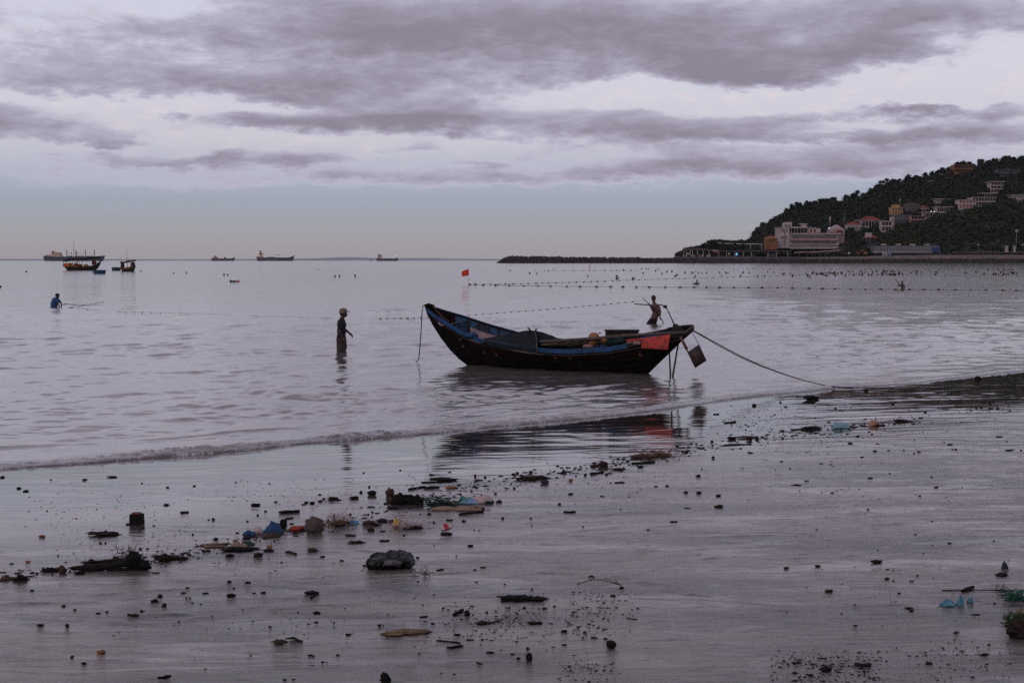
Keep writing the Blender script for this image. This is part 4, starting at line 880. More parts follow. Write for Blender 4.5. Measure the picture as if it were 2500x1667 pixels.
def buoy(px, py, wpx, label, m_, nm='buoy'):
    p = PZ(px, py, 0); k = p.y / F; r = wpx * k / 2; t = thing(nm, label, 'buoy', (p.x, p.y, 0))
    g = MB(); g.ell((p.x, p.y, r * .35), (r, r * .8, r * .75), 12, 8); g.build('float', m_, t)
    g = MB(); g.tube([(p.x + r * .2, p.y, r * .9), (p.x + r * .6, p.y, r * 1.5)], r * .14, 6); g.build('eye', mastm, t)
buoy(343.5, 663, 5, 'small bright pink red buoy right of the small two-masted boat', mat('pink_red_plastic', srgb(190, 30, 62), .5))
buoy(64, 665, 6, 'brownish red buoy floating alone at the left', mat('brown_red_plastic', srgb(120, 60, 48), .6))
buoy(581, 688.5, 8, 'red float beside the pale swimmer left of centre', mat('red_plastic', srgb(176, 52, 48), .5))

# ------------------------------------------------------------------ people
skin_m = mat('brown_skin', srgb(78, 50, 38), .6, .25, 6, bump=.1); skin_d = mat('dark_tanned_skin', srgb(64, 36, 28), .6, .25, 6, bump=.1)
hair_m = mat('black_hair', srgb(16, 14, 14), .7, .3, 20, bump=.3); navy_m = mat('navy_polo_cloth', srgb(17, 20, 25), .9, .3, 12, bump=.3)
khaki_m = mat('khaki_shorts_cloth', srgb(60, 49, 42), .95, .3, 14, bump=.4); cap_m = mat('tan_cap_cloth', srgb(116, 98, 90), .9, .25, 14, bump=.3)
black_m = mat('black_shorts_cloth', srgb(18, 16, 18), .9, .3, 12, bump=.3); blue_shirt_m = mat('blue_shirt_cloth', srgb(44, 72, 118), .9, .25, 12, bump=.3); pole_m = mat('wooden_pole', srgb(40, 28, 24), .8, .3, 6, bump=.2)
def fuse(name, shapes, voxel, m_, parent, smooth=6, dec=None):
    """one continuous surface from overlapping tapered limbs; shapes: ('l', points, radii) or ('e', centre, radii, rotation)"""
    g = MB()
    for s_ in shapes:
        if s_[0] == 'e': g.ell(s_[1], s_[2], 14, 10, rot=(s_[3] if len(s_) > 3 else None))
        else:
            pts = [Vector(p) for p in s_[1]]; rs = s_[2]; P2 = []; R2 = []
            for i in range(len(pts) - 1):
                n = max(2, int((pts[i + 1] - pts[i]).length / max(voxel * 2, .01)))
                for j in range(n): P2.append(pts[i].lerp(pts[i + 1], j / n)); R2.append(rs[i] + (rs[i + 1] - rs[i]) * j / n)
            P2.append(pts[-1]); R2.append(rs[-1]); g.tube(P2, R2, 10)
            for p, r in ((pts[0], rs[0]), (pts[-1], rs[-1])): g.ell(p, (r, r, r), 10, 8)
            for p, r in zip(pts[1:-1], rs[1:-1]): g.ell(p, (r, r, r), 10, 8)
    a = np.array(g.v); o0 = Vector(parent['_o'])
    me = bpy.data.meshes.new('tmp'); me.from_pydata([tuple(Vector(v) - o0) for v in g.v], [], g.f)
    tmp = bpy.data.objects.new('tmp', me); C.objects.link(tmp)
    r = tmp.modifiers.new('r', 'REMESH'); r.mode = 'VOXEL'; r.voxel_size = voxel; r.use_smooth_shade = True
    s2 = tmp.modifiers.new('s', 'SMOOTH'); s2.iterations = smooth; s2.factor = .5
    if dec: d_ = tmp.modifiers.new('d', 'DECIMATE'); d_.ratio = dec
    dg = bpy.context.evaluated_depsgraph_get(); me2 = bpy.data.meshes.new_from_object(tmp.evaluated_get(dg)); me2.name = name
    me2.materials.clear(); me2.materials.append(m_); bpy.data.objects.remove(tmp); bpy.data.meshes.remove(me)
    ob = bpy.data.objects.new(name, me2); C.objects.link(ob); ob.parent = parent; ob['_o'] = tuple(o0)
    me2.polygons.foreach_set('use_smooth', [True] * len(me2.polygons)); return ob
def hand(c, d, up, s=1.0, curl=.35):
    """palm, four unequal bent fingers and a thumb; c wrist, d pointing direction, up back of the hand"""
    c = Vector(c); d = Vector(d).normalized(); up = Vector(up); side = d.cross(up).normalized(); up = side.cross(d).normalized(); out = []
    out.append(('l', [c, c + d * .05 * s, c + d * .085 * s], [.026 * s, .034 * s, .032 * s]))
    for k, L in enumerate((.070, .080, .075, .058)):
        b_ = c + d * .085 * s + side * (k - 1.5) * .021 * s; m_ = b_ + (d - up * curl * .5).normalized() * L * .5 * s + side * (k - 1.5) * .006; e = m_ + (d - up * curl * 1.6).normalized() * L * .5 * s
        out.append(('l', [b_, m_, e], [.0105 * s, .0095 * s, .008 * s]))
    b_ = c + d * .03 * s - side * .028 * s; out.append(('l', [b_, b_ + (d * .7 - side * .8 - up * .3).normalized() * .045 * s, b_ + (d * 1.0 - side * .9 - up * .5).normalized() * .075 * s], [.014 * s, .012 * s, .0095 * s]))
    return out
# the man in the cap, walking to the right, water at his knees
Y1 = H * F / (861 - 636)
def q1(px, py, dy=0.0): p = PD(px, py, Y1); return Vector((p.x, p.y + dy, p.z))
man = thing('person', 'man in pale cap, dark shirt and khaki shorts wading left of the beached boat', 'person', tuple(q1(834, 861)))
body = [('e', q1(838.6, 764.5), (.095, .075, .118)), ('e', q1(842.0, 769.5), (.055, .055, .06)), ('l', [q1(845.6, 765.5), q1(847.4, 768.0), q1(845.8, 769.6)], [.014, .019, .014]),
        ('l', [q1(836, 774), q1(834.5, 782)], [.056, .062]), ('e', q1(834.3, 793), (.115, .165, .13)), ('e', q1(834, 808), (.115, .145, .15)), ('e', q1(833.5, 825), (.125, .145, .11)),
        ('l', [q1(833, 830, -.085), q1(834, 848, -.09), q1(833.5, 870, -.09), q1(832.5, 898, -.09)], [.095, .085, .062, .048]),
        ('l', [q1(834, 830, .085), q1(838, 848, .09), q1(837, 870, .09), q1(834, 898, .09)], [.095, .085, .062, .048]),
        ('l', [q1(832.5, 898, -.09), q1(839, 899, -.09)], [.045, .03]), ('l', [q1(834, 898, .09), q1(841, 899, .09)], [.045, .03]),
        ('l', [q1(832, 786, -.175), q1(831.5, 808.5, -.215), q1(838.5, 824.0, -.20)], [.052, .040, .028]),
        ('l', [q1(833, 786, .175), q1(838, 803, .20), q1(851.5, 813.5, .12)], [.052, .040, .028])]
body += hand(q1(838.5, 824.0, -.20), (.38, .0, -.6), (0, -1, 0)) + hand(q1(851.5, 813.5, .12), (.8, -.1, -.72), (.7, -.25, .7), curl=.5)
fuse('body', body, .0085, skin_d, man)
fuse('ear', [('e', q1(836.5, 765.8, -.078), (.018, .012, .03))], .006, skin_d, man, 2)
shirt = [('l', [q1(835.4, 778), q1(834.3, 785)], [.064, .10]), ('e', q1(834.2, 793), (.132, .19, .14)), ('e', q1(833.9, 808), (.128, .165, .16)), ('e', q1(833.2, 822), (.132, .162, .095)),
         ('l', [q1(832, 786, -.16), q1(831.6, 799, -.205)], [.078, .066]), ('l', [q1(833, 786, .16), q1(836, 798, .19)], [.078, .066])]
fuse('shirt', shirt, .014, navy_m, man, 5)
shorts = [('e', q1(833.2, 829), (.142, .168, .10)), ('l', [q1(832.6, 832, -.08), q1(832.6, 856, -.095)], [.118, .112]), ('l', [q1(834.8, 832, .08), q1(837.5, 848, .095)], [.118, .100])]
fuse('shorts', shorts, .014, khaki_m, man, 4)
cp = fuse('cap', [('e', q1(838.2, 758.3), (.112, .092, .075)), ('e', q1(836.6, 761.5), (.102, .092, .055))], .010, cap_m, man, 4)
g = MB(); P = []
for i in range(6):
    a = i / 5; P.append([q1(844.2 + a * 9.8, 758.6 + a * 2.2 + abs(j - 3) * .25 * (1 - .3 * a), (j - 3) / 3 * .075 * (1 - .30 * a ** 2)) for j in range(7)])
g.sheet(P, .014); g.build('brim', cap_m, cp)
fuse('hair', [('e', q1(835.2, 766.0), (.072, .078, .055))], .012, hair_m, man, 3)

# the bare-backed man with the pole, thigh deep behind the stern
Y2 = H * F / (789.6 - 636)
def q2(px, py, dy=0.0): p = PD(px, py, Y2); return Vector((p.x, p.y + dy, p.z))
man2 = thing('person', 'bare-backed man in dark shorts pulling a pole and net line beyond the boat\'s stern', 'person', tuple(q2(1593, 789.6)))
body = [('e', q2(1595.6, 728.2), (.088, .095, .118)), ('l', [q2(1595.8, 733), q2(1597, 742)], [.058, .072]),
        ('e', q2(1590.8, 730.8), (.020, .02, .026)), ('e', q2(1601.2, 730.8), (.014, .014, .028)),
        ('e', q2(1599.5, 748), (.175, .12, .13)), ('e', q2(1602, 756), (.185, .125, .16)), ('e', q2(1601.5, 765), (.16, .12, .16)), ('e', q2(1598.5, 773), (.15, .125, .13)), ('e', q2(1595.5, 780), (.16, .13, .10)),
        ('l', [q2(1593, 781), q2(1585, 789), q2(1584, 806), q2(1586, 812)], [.12, .095, .06, .045]), ('l', [q2(1598, 780, .06), q2(1594, 795, .08), q2(1600, 815, .1)], [.12, .085, .05]),
        ('l', [q2(1594, 747, -.02), q2(1591.5, 754.5, -.14), q2(1586.2, 746.5, -.2)], [.062, .042, .029]),
        ('l', [q2(1608.5, 750, .0), q2(1611.5, 762, -.05), q2(1610, 773, -.12)], [.062, .048, .03])]
body += hand(q2(1586.2, 746.5, -.2), (-.5, 0, .8), (-.8, 0, -.5), 1, 1.0) + hand(q2(1610, 773, -.12), (.35, 0, -.9), (.9, 0, .4), 1, 1.0)
fuse('body', body, .011, skin_m, man2)
fuse('hair', [('e', q2(1595.6, 726.6), (.094, .100, .102))], .011, hair_m, man2, 3)
fuse('shorts', [('e', q2(1595.3, 780.5), (.172, .145, .10)), ('l', [q2(1592.5, 782), q2(1584.5, 790.5)], [.128, .11]), ('l', [q2(1598.5, 781, .06), q2(1595, 792, .08)], [.125, .10])], .014, black_m, man2, 3)
g = MB(); g.tube([q2(1569.5, 728, -.16), q2(1586, 745, -.2), q2(1598, 758, -.22), q2(1611, 774, -.12), q2(1620.5, 789.2, -.05), q2(1625, 796, 0)], [.016, .017, .018, .018, .017, .015], 8)
o = g.build('wading_pole', pole_m); tag(o, 'slanting wooden pole held by the bare-backed man behind the stern', 'pole')
# the man in the blue shirt bending over his net
Y3 = H * F / (750 - 636)
def q3(px, py, dy=0.0): p = PD(px, py, Y3); return Vector((p.x, p.y + dy, p.z))
man3 = thing('person', 'man in a blue shirt and dark cap bending over a net in waist-deep water', 'person', tuple(q3(133, 750)))
body = [('e', q3(140.2, 722), (.10, .09, .12)), ('e', q3(142.8, 725), (.05, .05, .06)), ('l', [q3(138.5, 726), q3(136, 731)], [.07, .09]), ('e', q3(134.5, 733), (.15, .2, .14)), ('e', q3(132.5, 741), (.17, .18, .2)), ('e', q3(131.5, 750), (.17, .17, .18)),
        ('l', [q3(131.5, 752, -.1), q3(131.5, 775, -.1)], [.1, .07]), ('l', [q3(131.5, 752, .1), q3(131.5, 775, .1)], [.1, .07]),
        ('l', [q3(137.5, 732, -.18), q3(144, 739, -.2), q3(147.8, 748, -.15)], [.06, .045, .032]), ('l', [q3(138.5, 732, .18), q3(146, 739, .2), q3(148.8, 748.5, .1)], [.06, .045, .032])]
body += hand(q3(147.8, 748, -.15), (.3, 0, -.9), (1, 0, .3)) + hand(q3(148.8, 748.5, .1), (.3, 0, -.9), (1, 0, .3))
fuse('body', body, .014, skin_d, man3)
fuse('shirt', [('e', q3(135, 733), (.18, .235, .16)), ('e', q3(132.8, 741), (.20, .215, .21)), ('e', q3(131.5, 749), (.19, .2, .2)), ('l', [q3(137.5, 732, -.18), q3(142.5, 737.5, -.2)], [.09, .07]), ('l', [q3(138.5, 732, .18), q3(143.5, 737.5, .2)], [.09, .07])], .02, blue_shirt_m, man3, 5)
cp = fuse('cap', [('e', q3(139.8, 719.8), (.115, .105, .085)), ('e', q3(145, 721), (.06, .06, .012))], .012, black_m, man3, 3)
# smaller figures farther out
def wader(px, py, top, label, m_, stick=None, fat=1.0, arm=True, hat=None, lean=0):
    Yw = H * F / (py - 636); k = Yw / F; X0 = bl(px, Yw); hgt = (py - top) * k
    t = thing('person', label, 'person', (X0, Yw, 0)); hd = .115
    hx = X0 + lean
    sh = [('e', (hx, Yw, hgt - hd), (.085, .095, .12)), ('l', [(hx, Yw, hgt - .18), (hx - lean * .2, Yw, hgt - .28)], [.055, .07]), ('e', (hx - lean * .4, Yw, max(hgt - .42, .0)), (.16 * fat, .12, .18)), ('e', (X0, Yw, max(hgt - .72, -.2)), (.14 * fat, .11, .22)), ('e', (X0, Yw, max(hgt - .95, -.35)), (.15 * fat, .12, .16)),
          ('l', [(X0 - .08, Yw, max(hgt - 1.0, -.3)), (X0 - .08, Yw, max(hgt - 1.0, -.3) - .5)], [.09, .07]), ('l', [(X0 + .08, Yw, max(hgt - 1.0, -.3)), (X0 + .08, Yw, max(hgt - 1.0, -.3) - .5)], [.09, .07])]
    if arm: sh += [('l', [(hx - .17, Yw, hgt - .36), (hx - .34, Yw - .1, hgt - .5), (hx - .42, Yw - .2, hgt - .3)], [.055, .045, .035]), ('l', [(hx + .17, Yw, hgt - .36), (hx + .22, Yw, hgt - .62), (hx + .05, Yw - .2, hgt - .8)], [.055, .045, .035])]
    else: sh += [('l', [(hx - .17, Yw, hgt - .36), (hx - .24, Yw, hgt - .62), (hx - .22, Yw - .1, hgt - .8)], [.055, .045, .035]), ('l', [(hx + .17, Yw, hgt - .36), (hx + .24, Yw, hgt - .62), (hx + .2, Yw - .1, hgt - .8)], [.055, .045, .035])]
    fuse('body', sh, .022, m_, t, 4)
    fuse('hair', [('e', (hx, Yw + .01, hgt - .095), (.095, .104, .10))], .022, hair_m, t, 2)
    if stick:
        g = MB(); g.tube([PD(a, b_, Yw - .2) for a, b_ in stick], .025, 6); o = g.build('stick', pole_m); tag(o, 'stick held up by the ' + label.split(' ', 1)[1].split(' holding')[0], 'stick')
    return t
wader(2202, 708.5, 685.5, 'bare-chested man holding up a stick beside the near buoy line at the right', skin_m, [(2184.5, 681), (2191, 688), (2198.5, 696)])
wader(1698.5, 694.5, 683, 'bather with arms raised and a stick between the two buoy lines', skin_m, [(1704.5, 694), (1709, 687.5)], lean=.12)
wader(1, 702, 698, 'half hidden figure at the far left edge low in the water', hair_m, arm=False)

# bathers: heads and shoulders, one thing each
def bather_mesh(kind):
    g = MB(); r = .115
    g.ell((0, 0, .20), (r * .9, r * .95, r * 1.15), 10, 8); g.tube([(0, 0, .12), (0, 0, -.02)], [.055, .075], 8)
    if kind: g.ell((0, 0, -.06), (.23, .14, .13 + .05 * kind), 12, 8)
    if kind == 2: g.ell((0, 0, -.0), (.2, .13, .26), 12, 8); g.tube([(.18, 0, .1), (.3, -.05, .28), (.25, -.1, .42)], [.05, .04, .03], 6)
    g.ell((0, .012, .225), (r * .96, r * 1.02, r * 1.0), 10, 8)
    return g
bm_mats = [mat('bather_dark', srgb(34, 26, 26), .7, .4, 3, bump=0), mat('bather_brown', srgb(62, 42, 36), .7, .4, 3, bump=0), mat('bather_red', srgb(92, 48, 44), .8, .4, 3, bump=0)]
LAND = [(1694, 690, 'the arm-raising bather'), (2202, 690, 'the man holding a stick'), (1440, 655, 'the furled red flag'), (1136, 680, 'the yellow-starred flag'), (1965, 665, 'the crowded buoy line'), (1330, 660, 'the breakwater middle'), (2460, 665, 'the buoy lines\' right end')]
pts = []
# px, py read off the photograph; the crowded stretches filled by chance
SW = [(1246, 661), (1293, 668), (1311, 668.5), (1339, 661.5), (1352, 657.5), (1439, 660), (1435, 675), (1478, 660.5), (1505, 676.5), (1506, 681), (1506, 660.5), (1523, 660), (1545, 681), (1541, 660.5), (1565, 656.5), (1570, 668), (1567, 656.5), (1578, 656.8), (1583, 656.6), (1600, 662), (1616, 669), (1607, 657), (1628, 664), (1640, 663), (1629, 663), (1648, 675.5), (1652, 672), (1672, 667), (1697, 676), (1688, 667), (1692, 667), (1705, 667.5), (1699, 664), (1714, 667.5), (1725, 667), (1757, 666.5), (1762, 675), (1764, 657), (1772, 667), (1777, 667), (1792, 657), (1801, 657), (1808, 675), (1814, 666.5), (1825, 657), (1829, 667), (1839, 657), (1850, 676.5), (1867, 675.5), (1874, 665), (1879, 658), (1889, 665.5), (1911, 670), (1915, 669.5), (1909, 658), (1929, 669), (1935, 674.5), (1968, 668), (1972, 674), (1977, 678.5), (1985, 667), (1992, 667), (2008, 668), (2012, 673), (2017, 674), (2013, 658.5), (2037, 665.5), (2039, 674.5), (2053, 666), (2064, 674.5), (2071, 664.5), (2075, 665), (2083, 665), (2097, 666), (2110, 667), (2114, 665)]
rnd = random.Random(21)
for k in range(118):
    a = rnd.random()
    if a < .18: SW.append((rnd.uniform(1980, 2060), rnd.choice((658.5, 666, 668, 670)) + rnd.uniform(-1, 1)))
    elif a < .5: SW.append((rnd.gauss(2180, 45), rnd.choice((663, 667, 671, 672)) + rnd.uniform(-1.2, 1.2)))
    elif a < .68: SW.append((rnd.uniform(2080, 2330), rnd.uniform(657.5, 666)))
    else: SW.append((rnd.triangular(2340, 2530, 2470), rnd.choice((659, 666, 669, 671)) + rnd.uniform(-1, 1)))
SW += [(424, 667), (455, 667), (547, 672), (556, 672), (818, 675.5), (829, 675.8), (867, 675.3), (777, 659)]
bmesh_cache = {}
def near_label(px, py, marks, kind_txt, used):
    m_ = min(marks, key=lambda q: (q[0] - px) ** 2 + 9 * (q[1] - py) ** 2); dx = px - m_[0]; dy = py - m_[1]
    side = 'left of' if dx < -6 and abs(dx) > 2.2 * abs(dy) else 'right of' if dx > 6 and abs(dx) > 2.2 * abs(dy) else 'beyond' if dy < 0 else 'in front of'
    return m_, side, math.hypot(dx, 3 * dy)
def label_batch(items, marks, fmt):
    """items: (px, py, description); returns labels telling each from the others by its nearest landmark, side and order"""
    info = [near_label(px, py, marks, d_, None) for px, py, d_ in items]; res = [None] * len(items); groups = {}
    for i, (m_, side, dist) in enumerate(info): groups.setdefault((items[i][2], m_[2], side), []).append((dist, i))
    for (d_, mk, side), L in groups.items():
        L.sort()
        for k, (_, i) in enumerate(L): res[i] = fmt(('' if k == 0 else ordinal(k) + ' ') + 'nearest', d_, side, mk, len(L))
    return res
LM2 = LAND + [(204, 650, 'the orange cabin boat'), (583, 690, 'the pale swimmer'), (845, 700, 'the man in the pale cap')]
kinds = [(rnd.choice((0, 0, 0, 1, 1, 2)) if q[0] > 1500 else rnd.choice((0, 1)), rnd.choice((0, 0, 1, 2))) for q in SW]
KT = ['dark head of a bather', 'bather up to the shoulders', 'standing bather with one arm up']; CT_ = ['', 'brown ', 'reddish ']
lbs = label_batch([(q[0], q[1], (KT[k[0]] if not CT_[k[1]] else KT[k[0]].replace('dark ', CT_[k[1]]) if 'dark' in KT[k[0]] else CT_[k[1]] + KT[k[0]])) for q, k in zip(SW, kinds)], LM2, lambda o_, d_, s_, mk, n: '%s %s %s %s' % (d_, o_.replace('nearest', 'closest'), s_, mk) if n > 1 else '%s %s %s' % (d_, s_, mk))
for (px, py), (kd, cm), lb in zip(SW, kinds, lbs):
    key = (kd, cm)
    if key not in bmesh_cache:
        o = bather_mesh(kd).build('bather', bm_mats[cm], loc=(0, 0, 0)); bmesh_cache[key] = o.data; C.objects.unlink(o); bpy.data.objects.remove(o)
    o = bpy.data.objects.new('bather', bmesh_cache[key]); C.objects.link(o); p = PZ(px, py + 1.0, 0); o.location = (p.x, p.y, -.03)
    o.rotation_euler = (0, 0, rnd.uniform(0, 6.28)); s_ = rnd.uniform(.9, 1.25); o.scale = (s_, s_, s_)
    tag(o, lb, 'bather', 'bathers in the sea'); 
g = MB(); p = PZ(563, 689, 0); g.ell((p.x, p.y, .12), (.13, .12, .16), 12, 9); g.ell((p.x + .42, p.y, .04), (.32, .17, .17), 12, 8); g.ell((p.x + .2, p.y, .08), (.16, .14, .12), 10, 8)
o = g.build('bather', mat('pale_swimmer', srgb(70, 66, 66), .7, .4, 3, bump=0)); tag(o, 'swimmer with a pale back lying in the water beside the red float', 'bather', 'bathers in the sea')
o_b = o; g = MB(); p = PZ(566, 690, 0)

# ------------------------------------------------------------------ buoy lines, flags, net lines
bu_m = mat('buoy_dark', srgb(74, 44, 38), .7, .4, 3, bump=0); rope_m = mat('dark_rope', srgb(40, 34, 34), .85, .3, 20, bump=.2); bu_r = mat('buoy_red_brown', srgb(112, 40, 36), .7, .3, 3, bump=0)
def line_of_buoys(label, pts, step, w, m_, name='buoy_line', z=.02, rr=.018):
    """a rope on the water with floats strung along it; pts are photo points on the water"""
    W_ = [PZ(a, b_, z) for a, b_ in pts]; px = pts[0][0]; t = thing(name, label, 'buoy line', tuple(W_[0]))
    g = MB(); g.tube(W_, rr * 1.0, 5); g.build('rope', rope_m, t); k = 0
    while px < pts[-1][0]:
        py = float(np.interp(px, [a for a, _ in pts], [b_ for _, b_ in pts])); c = PZ(px, py, z + .03)
        r_ = w * random.uniform(.8, 1.2); g = MB(); g.ell(c, (r_, r_ * .6, r_ * .55), 10, 6); g.build('buoy', m_, t); px += step * random.uniform(.82, 1.15); k += 1
    return t
line_of_buoys('near line of dark buoys running right from the starred flag', [(1148, 695), (1250, 697), (1360, 699), (1480, 700), (1700, 701.5), (1900, 703), (2100, 706.5), (2300, 707.5), (2520, 710)], 36, .15, bu_m, rr=.012)
line_of_buoys('far line of small buoys running past the bathers', [(1148, 695), (1250, 693), (1350, 690.5), (1460, 687), (1560, 683), (1640, 680.5), (1740, 678), (1830, 675.5), (1960, 671), (2120, 670), (2330, 673), (2510, 675)], 17.5, .11, bu_m, rr=.010)
line_of_buoys('short line of buoys beyond the bathers left of the furled flag', [(1306, 661.8), (1345, 662), (1400, 661), (1480, 660.5), (1560, 661)], 23, .2, bu_m, rr=.015)
buoy(1145.5, 695.5, 6, 'dark round buoy at the foot of the starred flag', bu_m); buoy(1160.5, 695.8, 7, 'dark buoy just right of the starred flag', bu_m)
flag_m = mat('red_flag_cloth', srgb(206, 26, 22), .8, .15, 3, bump=.2, bscale=6); star_m = mat('yellow_star', srgb(226, 150, 40), .8, .1, 3, bump=0)
def flag(name, label, px, pyb, pyt, cloth, star=False, furl=False):
    Yf = H * F / (pyb - 636); k = Yf / F; t = thing(name, label, 'flag', (bl(px, Yf), Yf, 0)); x = bl(px, Yf)
    g = MB(); g.tube([(x, Yf, -.3), (x + .01, Yf, zy(pyt, Yf))], [.018, .010], 6); g.build('pole', steel_m if star else flag_m, t)
    (a0, b0), (a1, b1), (a2, b2), (a3, b3) = cloth; P = []; n, m_ = 12, 8        # top right, top left, bottom left, bottom right
    for i in range(n + 1):
        u = i / n; row = []
        for j in range(m_ + 1):
            v = j / m_; a = (a0 * (1 - u) + a1 * u) * (1 - v) + (a3 * (1 - u) + a2 * u) * v; b_ = (b0 * (1 - u) + b1 * u) * (1 - v) + (b3 * (1 - u) + b2 * u) * v
            row.append(Vector((bl(a, Yf), Yf + .06 * math.sin(u * 7 + v * 1.5) * u, zy(b_ + .45 * math.sin(u * 6.3) * (1 if not furl else 0), Yf))))
        P.append(row)
    g = MB(); g.sheet(P, .006); c_ = g.build('cloth', flag_m, t)
    if star:
        cc = P[n // 2][m_ // 2]; vs = []
        for q in range(10):
            r_ = (.115 if q % 2 == 0 else .046) * k * 25; an = math.pi / 2 + q * math.pi / 5; vs.append(Vector((cc.x + r_ * math.cos(an) * .95, Yf - .09, cc.z + r_ * math.sin(an) - .06 * math.cos(an) * 0)))
        g = MB(); g.add(vs + [v + Vector((0, .02, 0)) for v in vs], [tuple(range(10)), tuple(range(19, 9, -1))] + [(q, (q + 1) % 10, 10 + (q + 1) % 10, 10 + q) for q in range(10)]); g.build('star', star_m, c_)
flag('flag', 'red flag with a yellow star flying from a thin pole on a buoy', 1144.2, 695, 655.5, ((1144, 656), (1127.5, 664), (1127.8, 676.5), (1144.5, 672)), star=True)
flag('flag', 'furled red flag on a thin pole before the middle of the breakwater', 1440.5, 660.5, 645.5, ((1441, 646), (1439, 647), (1438.8, 655), (1440.8, 656)), furl=True)
flag('flag', 'small drooping red flag before the headland restaurant', 1692, 652, 643.5, ((1694.5, 643.5), (1692, 645), (1692, 649), (1693.8, 647.5)), furl=True)

# the net line of red floats from the boat side to the bare-backed man's pole, and the lines of the blue-shirted man
fl_m = mat('red_net_float', srgb(120, 26, 30), .6, .3, 6, bump=0)
t = thing('net_float_line', 'line of small red net floats stretching past the bow to the bare-backed man', 'net line', tuple(PZ(890, 778)))
def nl(px):
    if px < 1115: return PZ(px, float(np.interp(px, [430, 600, 760, 860, 900, 1000, 1060, 1115], [762, 770, 775, 777, 778, 776.5, 774, 771.5])), .02)
    Yq = float(np.interp(px, [1115, 1570], [8500 / 135.5, Y2 - .16])); return PD(px, float(np.interp(px, [1115, 1200, 1300, 1400, 1480, 1546, 1570], [771.5, 765.5, 758.0, 750.0, 743.0, 736.3, 732.0])), Yq)
g = MB(); g.tube([nl(px) for px in range(590, 1571, 10)], .003, 4); g.build('cord', rope_m, t)
px = 880.0
while px < 1550:
    a = nl(px); b_ = nl(px + 1); d_ = (b_ - a).normalized(); g = MB(); L = .062 if px > 1110 else .055
    g.tube([a - d_ * L, a - d_ * L * .5, a + d_ * L * .5, a + d_ * L], [.009, .021, .021, .009], 8); g.build('float', fl_m, t); px += 17.4 if px > 1100 else 16.4
t = thing('net_float_line', 'net lines with tiny corks spreading right from the blue-shirted man', 'net line', tuple(PZ(150, 751)))
rnd = random.Random(8)
for lines, z in (([(150, 738), (160, 741), (175, 743.5), (190, 745.5), (205, 744.5), (225, 742), (250, 737.5), (275, 735), (296, 734)], .0), ([(150, 750.5), (175, 750), (200, 746.5), (222, 742.5)], .0), ([(150, 751), (180, 751.5), (205, 753.5), (240, 757.5), (280, 759.5), (350, 762), (430, 764), (520, 766.5), (600, 770)], .0)):
    W_ = [PZ(a, b_ + (0 if z == 0 else 0), .02) if b_ > 744 else PZ(a, b_, .02) for a, b_ in lines]; W_[0] = q3(149.5, 745, 0) if lines[0][1] < 745 else q3(149, 750, .05)
    g = MB(); g.tube(W_, .004, 4); g.build('cord', rope_m, t)
    for k in range(26):
        u = (k / 26) ** 1.2 * .8 * (len(W_) - 1); i = int(u); c = W_[i].lerp(W_[min(i + 1, len(W_) - 1)], u - i); g = MB(); g.ell(c, (.032, .025, .018), 6, 4); g.build('cork', bu_m, t)

# ------------------------------------------------------------------ the wooden boat lying at the water's edge
tar_m = mat('black_tarred_hull', srgb(12, 10, 10), .8, .4, 3.0, bump=.4, bscale=14, second=srgb(20, 14, 13), spec=.08)
rust_m = mat('dark_red_hull_paint', srgb(36, 15, 15), .8, .45, 4, bump=.3, bscale=14, second=srgb(18, 12, 12), spec=.08)
bluer_m = mat('blue_rail_paint', srgb(28, 72, 116), .7, .35, 5, bump=.4, bscale=18, second=srgb(28, 50, 78), spec=.3)
bluei_m = mat('worn_blue_inside', srgb(34, 70, 104), .8, .4, 3.2, bump=.4, bscale=12, second=srgb(38, 36, 42), spec=.3)
wood_m = mat('grey_weathered_wood', srgb(92, 78, 74), .85, .4, 5, bump=.4, bscale=20, spec=.3); floor_m = mat('pinkish_floor_boards', srgb(150, 126, 124), .85, .3, 4, bump=.3, bscale=16, spec=.3)
tarp_m = mat('black_shade_cloth', srgb(30, 36, 40), .95, .35, 7, bump=.8, bscale=60, spec=.15, dist=.01); dwood_m = mat('dark_wet_wood', srgb(36, 28, 26), .7, .4, 6, bump=.4, bscale=20, spec=.3)
redc_m = mat('faded_red_cloth', srgb(190, 64, 54), .9, .25, 9, bump=.4, bscale=30, second=srgb(126, 52, 50)); pinkc_m = mat('pale_pink_cloth', srgb(146, 112, 108), .9, .25, 9, bump=.4, bscale=30); orng_m = mat('orange_plastic_float', srgb(150, 92, 38), .6, .35, 8, bump=.2)
iron_m = mat('rusty_iron', srgb(62, 46, 44), .6, .35, 8, bump=.4, bscale=30, metal=.3); galv_m = mat('galvanised_pipe', srgb(110, 106, 108), .45, .25, 8, bump=.1, metal=.6); ropeb_m = mat('brown_rope', srgb(96, 78, 64), .9, .3, 30, bump=.3)
eye_m = mat('pale_eye_paint', srgb(180, 156, 152), .8, .2, 12, bump=.1)
def Yc(px): return 33.6 + (px - 1040) * (30.2 - 33.6) / (1693 - 1040)
def tab(px, t_): return float(np.interp(px, [a for a, _ in t_], [b_ for _, b_ in t_]))
NEAR = [(1039, 750), (1060, 768), (1081, 781), (1105, 796), (1129, 810), (1152, 820.5), (1178, 829.5), (1240, 843), (1315, 851.5), (1388, 855), (1485, 849), (1530, 841), (1600, 827), (1675, 812), (1694, 801)]
FAR = [(1039, 746), (1055, 749), (1090, 760), (1129, 771), (1165, 783), (1200, 794), (1265, 812), (1330, 826), (1400, 833), (1470, 832), (1540, 823), (1600, 812), (1650, 801.5), (1678, 797.5), (1694, 797)]
HB = [(1039, .035), (1060, .13), (1081, .22), (1129, .42), (1200, .62), (1300, .75), (1400, .76), (1500, .68), (1600, .44), (1660, .22), (1694, .10)]
